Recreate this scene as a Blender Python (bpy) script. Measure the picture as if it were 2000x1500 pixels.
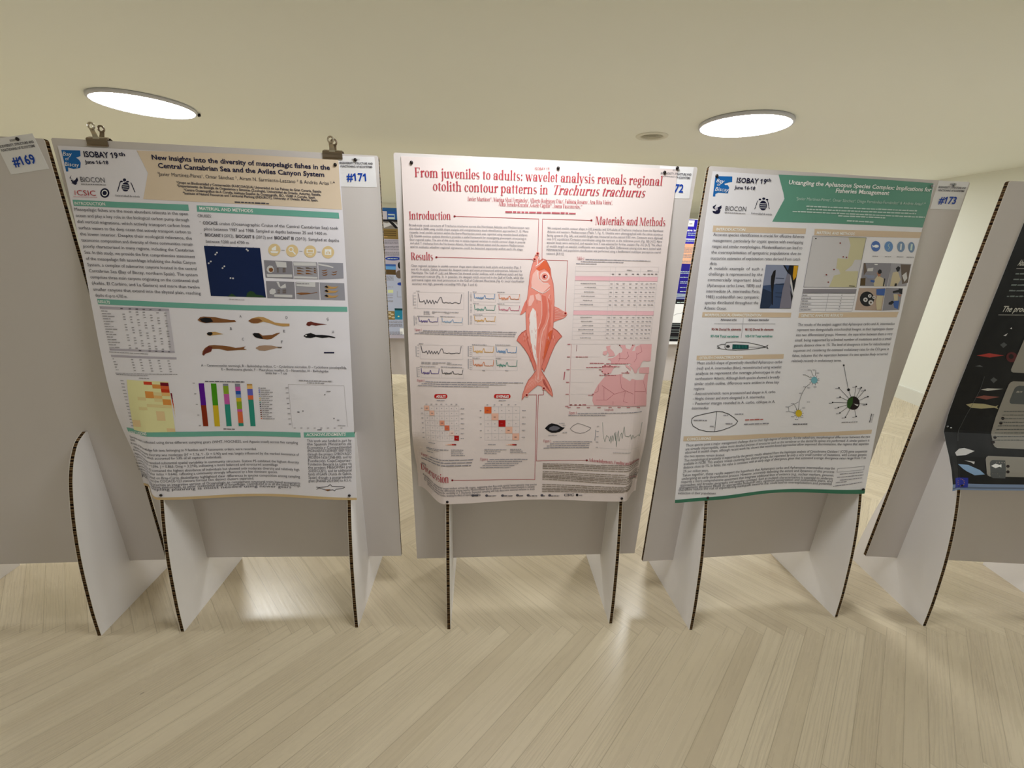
import bpy, math, random
from mathutils import Matrix, Vector
from mathutils.geometry import tessellate_polygon

for _o in list(bpy.data.objects): bpy.data.objects.remove(_o)
scene = bpy.context.scene
COL = scene.collection

# ------------------------------------------------------------ camera, world, exposure
FPX, PITCH, ROLL, EYE = 791.88, math.radians(18.7732), math.radians(1.95545), 1.45131
cp, sp, cr, sr = math.cos(PITCH), math.sin(PITCH), math.cos(ROLL), math.sin(ROLL)
_fw = Vector((0, cp, -sp)); _zu = Vector((0, sp, cp)); _x = Vector((1, 0, 0))
_right = cr*_x+sr*_zu; _up = -sr*_x+cr*_zu
cam = bpy.data.cameras.new('camera'); cam.sensor_width = 36; cam.lens = 36*FPX/2000; cam.clip_start = .02; cam.clip_end = 100
cam_o = bpy.data.objects.new('camera', cam); COL.objects.link(cam_o)
_m = Matrix((_right, _up, -_fw)).transposed().to_4x4(); _m.translation = (0, 0, EYE); cam_o.matrix_world = _m
scene.camera = cam_o
world = bpy.data.worlds.new('World'); scene.world = world; world.use_nodes = True
world.node_tree.nodes['Background'].inputs[0].default_value = (.9, .93, 1, 1); world.node_tree.nodes['Background'].inputs[1].default_value = .02
scene.view_settings.view_transform = 'Standard'; scene.view_settings.look = 'None'
scene.view_settings.gamma = 1; scene.view_settings.use_curve_mapping = False
scene.view_settings.exposure = EXPOSURE = 2.06
HC = 2.23                      # ceiling height
LAMP_STRENGTH = 9.0
LAMP_COLOUR = (.975, 1.0, 1.0)
LAMPS = [(-2.38, 2.966), (1.408, 2.957), (-6.1, 2.97),             # row seen above the boards; its third is unseen, added for light
         (.10, .94, .66), (-3.69, 1.05), (3.89, 1.05),                      # out of view: centre lamp read from shadows, side pair added as fill
         (-1.8, -1.2, .22), (2.0, -1.2, .22),                                 # dim unseen pair behind the camera, added as fill
         (-.5, 5.25), (3.3, 5.25), (-4.3, 5.25),                    # unseen rows added to light the back of the room
         (-3.0, 7.5), (1.4, 7.5)]


# ------------------------------------------------------------ helpers
def srgb(h):
    h = h.lstrip('#'); v = [int(h[i:i+2], 16)/255 for i in (0, 2, 4)]
    return tuple(((c+.055)/1.055)**2.4 if c > .04045 else c/12.92 for c in v)
def make_mesh(name, verts, faces, mats=(), parent=None, fmat=None, smooth=False):
    me = bpy.data.meshes.new(name); me.from_pydata([tuple(v) for v in verts], [], faces)
    for m in mats: me.materials.append(m)
    if fmat: me.polygons.foreach_set('material_index', fmat)
    if smooth: me.polygons.foreach_set('use_smooth', [True]*len(faces))
    me.update()
    o = bpy.data.objects.new(name, me); COL.objects.link(o)
    if parent: o.parent = parent
    return o
def tag(o, label=None, cat=None, group=None, kind=None):
    if label: o['label'] = label
    if cat: o['category'] = cat
    if group: o['group'] = group
    if kind: o['kind'] = kind
    return o
def empty(name, loc, rz=0):
    o = bpy.data.objects.new(name, None); o.empty_display_size = .1; COL.objects.link(o); o.location = loc; o.rotation_euler = (0, 0, rz); return o
def box(x0, x1, y0, y1, z0, z1):
    v = [(x, y, z) for z in (z0, z1) for y in (y0, y1) for x in (x0, x1)]
    return v, [(0, 2, 3, 1), (4, 5, 7, 6), (0, 1, 5, 4), (2, 6, 7, 3), (0, 4, 6, 2), (1, 3, 7, 5)]
def join(parts):
    V, F = [], []
    for v, f in parts:
        n = len(V); V += list(v); F += [tuple(i+n for i in q) for q in f]
    return V, F
def lathe(prof, n=48, cx=0, cy=0, cz=0, axis='z'):
    V, F = [], []
    for r, z in prof:
        for i in range(n):
            a = 2*math.pi*i/n; p = (r*math.cos(a), r*math.sin(a), z)
            if axis == 'y': p = (p[0], p[2], p[1])
            V.append((p[0]+cx, p[1]+cy, p[2]+cz))
    for k in range(len(prof)-1):
        for i in range(n):
            j = (i+1) % n; F.append((k*n+i, k*n+j, (k+1)*n+j, (k+1)*n+i))
    if prof[0][0] > 1e-6: F.append(tuple(range(n-1, -1, -1)))
    if prof[-1][0] > 1e-6: F.append(tuple((len(prof)-1)*n+i for i in range(n)))
    return V, F
def node_mat(name):
    m = bpy.data.materials.new(name); m.use_nodes = True; nt = m.node_tree
    return m, nt, nt.nodes['Principled BSDF']
def plain(name, col, rough=.6, metal=0, spec=.5):
    m, nt, b = node_mat(name); b.inputs['Base Color'].default_value = (*col, 1); b.inputs['Roughness'].default_value = rough
    b.inputs['Metallic'].default_value = metal; b.inputs['Specular IOR Level'].default_value = spec
    return m
def noisy(name, c1, c2, scale, rough, bump=0, bscale=None, coord='Object', detail=3, spec=.4):
    m, nt, b = node_mat(name); N = nt.nodes; L = nt.links
    tc = N.new('ShaderNodeTexCoord'); no = N.new('ShaderNodeTexNoise'); no.inputs['Scale'].default_value = scale; no.inputs['Detail'].default_value = detail
    mx = N.new('ShaderNodeMix'); mx.data_type = 'RGBA'; mx.inputs[6].default_value = (*c1, 1); mx.inputs[7].default_value = (*c2, 1)
    L.new(tc.outputs[coord], no.inputs['Vector']); L.new(no.outputs['Fac'], mx.inputs[0]); L.new(mx.outputs[2], b.inputs['Base Color'])
    b.inputs['Roughness'].default_value = rough; b.inputs['Specular IOR Level'].default_value = spec
    if bump:
        n2 = N.new('ShaderNodeTexNoise'); n2.inputs['Scale'].default_value = bscale or scale*8; bu = N.new('ShaderNodeBump'); bu.inputs['Strength'].default_value = bump; bu.inputs['Distance'].default_value = .002
        L.new(tc.outputs[coord], n2.inputs['Vector']); L.new(n2.outputs['Fac'], bu.inputs['Height']); L.new(bu.outputs['Normal'], b.inputs['Normal'])
    return m

# ------------------------------------------------------------ materials of the room
M_CEIL = noisy('ceiling_paint', (.88, .90, .84), (.855, .875, .81), 1.2, .85, .06, 60)
M_WALL = noisy('wall_paint', (.86, .87, .80), (.84, .85, .78), 1.1, .8, .05, 70)
M_BASE = plain('painted_skirting', (.74, .74, .68), .5)
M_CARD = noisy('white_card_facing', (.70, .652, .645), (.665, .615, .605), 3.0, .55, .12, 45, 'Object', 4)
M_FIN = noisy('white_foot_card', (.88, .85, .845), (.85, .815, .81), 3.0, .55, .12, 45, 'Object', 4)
M_METAL = plain('bronzed_steel', (.28, .22, .17), .28, 1)
M_RING = plain('polished_steel', (.62, .56, .48), .2, 1)
M_PIN = plain('dark_pin_head', (.035, .028, .03), .25, .6)
M_PINS = plain('silver_pin_head', (.30, .32, .34), .15, 1)

def floor_material():
    m, nt, b = node_mat('oiled_oak_herringbone'); N = nt.nodes; L = nt.links
    def math_(op, a, c=None, d=None):
        n = N.new('ShaderNodeMath'); n.operation = op
        for i, v in enumerate((a, c, d)):
            if v is None: continue
            if isinstance(v, (int, float)): n.inputs[i].default_value = v
            else: L.new(v, n.inputs[i])
        return n.outputs[0]
    def mix(f, a, c, bt='MIX'):
        n = N.new('ShaderNodeMix'); n.data_type = 'RGBA'; n.blend_type = bt
        for i, v in ((0, f), (6, a), (7, c)):
            if isinstance(v, tuple): n.inputs[i].default_value = (*v, 1)
            elif isinstance(v, (int, float)): n.inputs[i].default_value = v
            else: L.new(v, n.inputs[i])
        return n.outputs[2]
    uv = N.new('ShaderNodeUVMap'); uv.uv_map = 'plank'; at = N.new('ShaderNodeAttribute'); at.attribute_name = 'plank_tone'
    sep = N.new('ShaderNodeSeparateXYZ'); L.new(uv.outputs['UV'], sep.inputs[0]); sc = N.new('ShaderNodeSeparateColor'); L.new(at.outputs['Color'], sc.inputs[0])
    tone, off, edge = sc.outputs[0], sc.outputs[1], sc.outputs[2]
    def vec(sx, sy, k=40.0):
        c = N.new('ShaderNodeCombineXYZ'); L.new(math_('MULTIPLY', sep.outputs[0], sx), c.inputs[0]); L.new(math_('MULTIPLY', sep.outputs[1], sy), c.inputs[1]); L.new(math_('MULTIPLY', off, k), c.inputs[2]); return c.outputs[0]
    g = N.new('ShaderNodeTexNoise'); g.inputs['Scale'].default_value = 1; g.inputs['Detail'].default_value = 5; g.inputs['Roughness'].default_value = .65; L.new(vec(3, 85), g.inputs['Vector'])
    big = N.new('ShaderNodeTexNoise'); big.inputs['Scale'].default_value = 1; big.inputs['Detail'].default_value = 2; big.inputs['Distortion'].default_value = .8; L.new(vec(3, 24, 30), big.inputs['Vector'])
    wv = N.new('ShaderNodeTexWave'); wv.inputs['Scale'].default_value = 1.6; wv.inputs['Distortion'].default_value = 9; wv.inputs['Detail'].default_value = 1.5; wv.inputs['Detail Scale'].default_value = .9; wv.bands_direction = 'Y'; L.new(vec(2.2, 20, 25), wv.inputs['Vector'])
    base = mix(tone, (.555, .465, .32), (.70, .605, .435))
    base = mix(math_('MULTIPLY', big.outputs['Fac'], .45), base, (.52, .43, .325))
    ramp = N.new('ShaderNodeValToRGB'); ramp.color_ramp.elements[0].position = .36; ramp.color_ramp.elements[1].position = .62; L.new(g.outputs['Fac'], ramp.inputs[0])
    base = mix(math_('MULTIPLY', math_('SUBTRACT', 1.0, ramp.outputs[0]), .16), base, (.44, .37, .26))
    wr = math_('MULTIPLY', math_('POWER', wv.outputs['Fac'], 5.0), math_('MULTIPLY', math_('GREATER_THAN', off, .62), .34))
    base = mix(wr, base, (.40, .33, .235))
    vo = N.new('ShaderNodeTexVoronoi'); vo.inputs['Scale'].default_value = 1; L.new(vec(3.2, 9, 17), vo.inputs['Vector'])
    knot = math_('LESS_THAN', vo.outputs['Distance'], .022)
    base = mix(math_('MULTIPLY', knot, .55), base, (.16, .12, .08))
    # joint lines: v is 0..PW across the plank, u 0..PL along it
    e1 = math_('MINIMUM', sep.outputs[1], math_('SUBTRACT', .0600, sep.outputs[1])); e2 = math_('MINIMUM', sep.outputs[0], math_('SUBTRACT', .6600, sep.outputs[0]))
    line = math_('LESS_THAN', math_('MINIMUM', e1, e2), .0011)
    dark = mix(edge, (.34, .28, .19), (.78, .70, .53))
    base = mix(math_('MULTIPLY', line, .62), base, dark)
    L.new(base, b.inputs['Base Color'])
    rg = math_('ADD', .20, math_('MULTIPLY', g.outputs['Fac'], .16)); L.new(rg, b.inputs['Roughness'])
    b.inputs['Specular IOR Level'].default_value = .55
    bu = N.new('ShaderNodeBump'); bu.inputs['Strength'].default_value = .15; bu.inputs['Distance'].default_value = .0015; L.new(g.outputs['Fac'], bu.inputs['Height']); L.new(bu.outputs['Normal'], b.inputs['Normal'])
    return m

def core_material():
    m, nt, b = node_mat('honeycomb_core'); N = nt.nodes; L = nt.links
    uv = N.new('ShaderNodeUVMap'); uv.uv_map = 'edge'; sep = N.new('ShaderNodeSeparateXYZ'); L.new(uv.outputs[0], sep.inputs[0])
    c = N.new('ShaderNodeCombineXYZ'); mu = N.new('ShaderNodeMath'); mu.operation = 'MULTIPLY'; mu.inputs[1].default_value = 1.0; L.new(sep.outputs[1], mu.inputs[0]); L.new(mu.outputs[0], c.inputs[0])
    no = N.new('ShaderNodeTexNoise'); no.noise_dimensions = '1D'; no.inputs['Scale'].default_value = 95; no.inputs['Detail'].default_value = 2.5; L.new(sep.outputs[1], no.inputs['W'])
    vr = N.new('ShaderNodeTexVoronoi'); vr.voronoi_dimensions = '1D'; vr.feature = 'DISTANCE_TO_EDGE'; vr.inputs['Scale'].default_value = 95; L.new(sep.outputs[1], vr.inputs['W'])
    r1 = N.new('ShaderNodeValToRGB'); e = r1.color_ramp.elements; e[0].position = .38; e[0].color = (*srgb('#160b06'), 1); e[1].position = .66; e[1].color = (*srgb('#5e452c'), 1); L.new(no.outputs['Fac'], r1.inputs[0])
    lt = N.new('ShaderNodeMath'); lt.operation = 'LESS_THAN'; lt.inputs[1].default_value = .09; L.new(vr.outputs['Distance'], lt.inputs[0])
    mx = N.new('ShaderNodeMix'); mx.data_type = 'RGBA'; mx.inputs[7].default_value = (*srgb('#8f7654'), 1); L.new(lt.outputs[0], mx.inputs[0]); L.new(r1.outputs[0], mx.inputs[6]); L.new(mx.outputs[2], b.inputs['Base Color'])
    b.inputs['Roughness'].default_value = .9; b.inputs['Specular IOR Level'].default_value = .1
    return m
M_CORE = core_material()
M_LINER = plain('card_edge_liner', (.78, .74, .66), .7)
M_FLOOR = floor_material()
def print_material():
    m, nt, b = node_mat('printed_paper'); at = nt.nodes.new('ShaderNodeAttribute'); at.attribute_name = 'print'
    nt.links.new(at.outputs['Color'], b.inputs['Base Color']); b.inputs['Roughness'].default_value = .5; b.inputs['Specular IOR Level'].default_value = .22
    tc = nt.nodes.new('ShaderNodeTexCoord'); no = nt.nodes.new('ShaderNodeTexNoise'); no.inputs['Scale'].default_value = 5.5; no.inputs['Detail'].default_value = 1.5; no.inputs['Distortion'].default_value = .7
    bu = nt.nodes.new('ShaderNodeBump'); bu.inputs['Strength'].default_value = .35; bu.inputs['Distance'].default_value = .012      # soft buckles of hanging paper
    nt.links.new(tc.outputs['Object'], no.inputs['Vector']); nt.links.new(no.outputs['Fac'], bu.inputs['Height']); nt.links.new(bu.outputs['Normal'], b.inputs['Normal'])
    return m
M_PRINT = print_material()

# ------------------------------------------------------------ room
def build_floor():
    PW, n = .06, 11; PL = PW*n; rnd = random.Random(11)
    al = math.radians(1.9-45); d1 = (math.cos(al), math.sin(al)); d2 = (-math.sin(al), math.cos(al))
    ds = ((d1[0]-d2[0])/2**.5, (d1[1]-d2[1])/2**.5)
    s0 = (n-.5)*PW/2**.5
    ox, oy = -.1-ds[0]*s0, 1.213-ds[1]*s0
    V, F, UV, TN = [], [], [], []
    X0, X1, Y0, Y1 = -7.6, 4.28, -3.3, 9.3
    for k in range(-260, 261):
        for m in range(-16, 17):
            for kind in (0, 1):
                if kind == 0: a0, b0, la, lb = k+2*n*m, k, n, 1
                else: a0, b0, la, lb = k+n+2*n*m, k-n+1, 1, n
                ca, cb = (a0+la/2)*PW, (b0+lb/2)*PW
                cx, cy = ox+ca*d1[0]+cb*d2[0], oy+ca*d1[1]+cb*d2[1]
                if not (X0-.4 < cx < X1+.4 and Y0-.4 < cy < Y1+.4): continue
                q = [(a0, b0), (a0+la, b0), (a0+la, b0+lb), (a0, b0+lb)]
                uv = [(0, 0), (PL, 0), (PL, PW), (0, PW)] if kind == 0 else [(0, PW), (0, 0), (PL, 0), (PL, PW)]
                pts = [(ox+a*PW*d1[0]+b*PW*d2[0], oy+a*PW*d1[1]+b*PW*d2[1]) for a, b in q]
                pv = [p+w for p, w in zip(pts, uv)]
                for ax, lim, sg in ((0, X0, 1), (0, X1, -1), (1, Y0, 1), (1, Y1, -1)):      # cut the plank at the walls
                    out = []
                    for j in range(len(pv)):
                        a, b = pv[j-1], pv[j]; da, db = (a[ax]-lim)*sg, (b[ax]-lim)*sg
                        if (da >= 0) != (db >= 0): t = da/(da-db); out.append(tuple(a[c]+(b[c]-a[c])*t for c in range(4)))
                        if db >= 0: out.append(b)
                    pv = out
                    if len(pv) < 3: break
                if len(pv) < 3: continue
                i = len(V); V += [(p[0], p[1], 0) for p in pv]; F.append(tuple(range(i, i+len(pv)))); UV += [(p[2], p[3]) for p in pv]
                t = rnd.gauss(.5, .24); TN += [(min(1, max(0, t)), rnd.random(), 1.0 if rnd.random() < .16 else 0.0, 1)]*len(pv)
    i = len(V); V += [(X0, Y0, -.12), (X1, Y0, -.12), (X1, Y1, -.12), (X0, Y1, -.12)]; F.append((i, i+3, i+2, i+1)); UV += [(0, 0)]*4; TN += [(.5, .5, 0, 1)]*4
    o = make_mesh('floor', V, F, [M_FLOOR]); me = o.data
    l = me.uv_layers.new(name='plank'); l.data.foreach_set('uv', [c for p in UV for c in p])
    ca = me.color_attributes.new('plank_tone', 'FLOAT_COLOR', 'CORNER'); ca.data.foreach_set('color', [c for p in TN for c in p])
    return tag(o, kind='structure')
build_floor()
for nm, b, m in (('ceiling', (-7.6, 4.4, -3.3, 9.4, HC, HC+.1), M_CEIL), ('wall_right', (4.28, 4.4, -3.3, 9.3, 0, HC), M_WALL), ('wall_left', (-7.7, -7.6, -3.3, 9.3, 0, HC), M_WALL),
                 ('wall_back', (-7.7, 4.4, 9.3, 9.4, 0, HC), M_WALL), ('wall_front', (-7.7, 4.4, -3.4, -3.3, 0, HC), M_WALL)):
    v, f = box(*b); tag(make_mesh(nm, v, f, [m]), kind='structure')
v, f = box(4.266, 4.28, -3.3, 9.3, 0, .135); v2, f2 = box(4.27, 4.28, -3.3, 9.3, .135, .142)
tag(make_mesh('baseboard_right', *join([(v, f), (v2, f2)]), [M_BASE]), kind='structure')
v, f = box(-7.6, 4.266, 9.286, 9.3, 0, .135); tag(make_mesh('baseboard_back', v, f, [M_BASE]), kind='structure')

# ------------------------------------------------------------ ceiling lights
def emit_mat(k=1.0):
    m = bpy.data.materials.new('lit_diffuser'); m.use_nodes = True; nt = m.node_tree; nt.nodes.clear()
    o = nt.nodes.new('ShaderNodeOutputMaterial'); e = nt.nodes.new('ShaderNodeEmission'); e.inputs[0].default_value = (*LAMP_COLOUR, 1); e.inputs[1].default_value = LAMP_STRENGTH*k
    nt.links.new(e.outputs[0], o.inputs[0]); return m
M_EMIT = emit_mat(); M_RIM = plain('white_lamp_rim', (.62, .62, .66), .45)
LAMP_WORDS = ['round lit ceiling light at upper left, above the clipped poster', 'round lit ceiling light at upper right beside the small round vent', 'unseen round light added off the left edge of the view',
    'round lit ceiling light straight above the red fish stand', 'unseen round fill light added above the empty left stand', 'unseen round fill light added above the black poster near the right wall', 'dim unseen fill light added behind the camera on its left', 'dim unseen fill light added behind the camera on its right',
    'added round light hidden behind the red fish poster', 'added round light hidden behind the green headed poster', 'added round light hidden behind the clipped poster', 'unseen round light added at the far back left', 'unseen round light added at the far back right']
for i, (x, y, *dim) in enumerate(LAMPS):
    e = empty('ceiling_light', (x, y, HC)); tag(e, LAMP_WORDS[i], 'ceiling light', 'round ceiling lights')
    R = .268
    vv, ff = lathe([(R-.012, 0), (R, -.002), (R+.001, -.016), (R-.003, -.021), (R-.011, -.0215), (R-.012, -.016), (R-.012, 0)], 72); make_mesh('rim', vv, ff[:-2] if len(ff) > 6*72 else ff, [M_RIM], e, smooth=True)
    vv, ff = lathe([(R-.0125, -.0185), (R*.5, -.0215), (.0001, -.022)], 72); make_mesh('diffuser', vv, [tuple(reversed(q)) for q in ff if len(q) < 70], [emit_mat(dim[0]) if dim else M_EMIT], e)
    if i == 0:
        w = []
        for k in range(6): w.append(box(.192+k*.005, .199+k*.005, .192-.004*k, .198-.004*k, -.016-.004*(k % 2), -.004))
        make_mesh('loose_wire', *join(w), [M_PIN], e)
e = empty('ceiling_vent', (.94, 3.33, HC)); tag(e, 'small round unlit ceiling vent left of the right-hand light', 'ceiling vent')
vv, ff = lathe([(.078, 0), (.082, -.008), (.108, -.007), (.112, -.003), (.112, 0)], 48); make_mesh('rim', vv, [q for q in ff if len(q) < 40], [plain('cream_vent_rim', (.74, .73, .64), .6)], e, smooth=True)
parts = [lathe([(r, -.004), (r+.006, -.0065), (r+.007, -.004)], 40) for r in (.012, .028, .044, .060)]
parts = [(a, [q for q in b if len(q) < 40]) for a, b in parts]+[lathe([(.0001, -.0022), (.0785, -.002)], 40)]
parts[-1] = (parts[-1][0], [q for q in parts[-1][1] if len(q) < 40])
make_mesh('grille', *join(parts), [plain('vent_grille', (.52, .50, .40), .7)], e)

# ------------------------------------------------------------ stands
STANDS = [(-1.8785541, 1.2947825, .0905, -.00117, .00801), (-.92430715, 1.37532534, .06661, -.00723, .0062), (.09485877, 1.42887979, .07883, .00196, -.0111),
          (1.06210175, 1.47893787, .1281, -.0006, .00182), (2.09410983, 1.48874158, -.01655, -.00448, .00717), (-.95, 3.93, .05, 0, 0), (1.72, 4.03, .05, 0, 0)]
PWID, PBOT, PTOP, PT, FT = .95, .17988, 1.70704, .0145, .0145
def place(i, u, q, z):
    # panel coordinates (across, out of the panel, up from its lower edge) -> stand coordinates
    ro, le = STANDS[i][3], STANDS[i][4]
    return (u-ro*z, -q+le*z, PBOT+z+ro*u)
def slab(outline, t, along, mapf):
    """flat card of thickness t: two faces of card plus an edge split in liner / core / liner strips"""
    n = len(outline); lv = (-t/2, -t/2+.0014, t/2-.0014, t/2); V = [mapf(p, w) for w in lv for p in outline]
    F, FM, UV = [], [], []
    s = [0]
    for i in range(n): a, b = outline[i], outline[(i+1) % n]; s.append(s[-1]+math.dist(a, b))
    F.append(tuple(range(n-1, -1, -1))); FM.append(0); UV += [(0, 0)]*n
    F.append(tuple(3*n+i for i in range(n))); FM.append(0); UV += [(0, 0)]*n
    for k in range(3):
        for i in range(n):
            j = (i+1) % n; F.append((k*n+i, k*n+j, (k+1)*n+j, (k+1)*n+i)); FM.append(1 if k == 1 else 2)
            UV += [(0, s[i]+along), (0, s[i+1]+along), (1, s[i+1]+along), (1, s[i]+along)]
    return V, F, FM, UV
def slab_obj(name, outline, t, along, mapf, parent, face=None):
    V, F, FM, UV = slab(outline, t, along, mapf)
    o = make_mesh(name, V, F, [face or M_CARD, M_CORE, M_LINER], parent, FM)
    l = o.data.uv_layers.new(name='edge'); l.data.foreach_set('uv', [c for p in UV for c in p])
    return o

# how far each hanging sheet stands off its panel (metres) at panel coordinates u (across) and z (up)
FIN_PROFILE = [(0.0,.192),(.10,.187),(.20,.178),(.30,.167),(.40,.152),(.50,.132),(.60,.106),(.66,.084),(.70,.064),(.735,.040),(.752,.018),(.762,0.0)]
SHEETS = {  # u0, u1, z bottom, z top, profile kind, sag between fins, left edge factor, right edge factor
 'P1': (-.460,.355,.366,1.507,0,.20,.25,1.0),
 'P2': (-.453,.411,.362,1.518,0,.17,.02,.42),
 'P3': (-.462,.340,.386,1.513,0,.26,1.05,1.0),
 'P4': (-.377,.466,.428,1.505,1,.15,1.12,1.0),
 'PA': (-.42,.42,.40,1.523,0,.15,1,1), 'PB': (-.42,.42,.41,1.520,0,.15,1,1)}
def sstep(t):
    t = min(1.0, max(0.0, t)); return t*t*(3-2*t)
def interp(tab, x):
    if x <= tab[0][0]: return tab[0][1]
    for (a, b), (c, d) in zip(tab, tab[1:]):
        if x <= c: return b+(d-b)*(x-a)/(c-a)
    return tab[-1][1]
P4_PROFILE = [(.33,.137),(.36,.132),(.40,.123),(.45,.110),(.50,.092),(.55,.067),(.59,.042),(.63,.018),(.70,.010),(.80,.006),(1.5,.003)]
def sheet_q(k, u, z):
    u0, u1, zb, zt, kind, sag, el, er = SHEETS[k]
    if kind == 0:
        t = min(1.0, max(0.0, (1.50-z)/1.14)); a = .1245*t**1.38; low = sstep((1.05-z)/.65)
    elif kind == 1:
        a = interp(P4_PROFILE, z)-.004; low = sstep((.62-z)/.2)
    if kind == 2: return .0022
    s = .339
    if abs(u) <= s:
        f = 1-sag*low*(.5+.5*__import__('math').cos(3.14159*u/s))
    else:
        e, ue = (el, u0) if u < 0 else (er, u1)
        if e < 1: e = e+(max(e, .70)-e)*sstep((z-.42)/(.42 if k == 'P1' else .22))
        w = sstep((abs(u)-s)/max(.02, abs(ue)-s))
        f = 1-(1-e)*w*low
    return .0022+a*f

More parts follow.
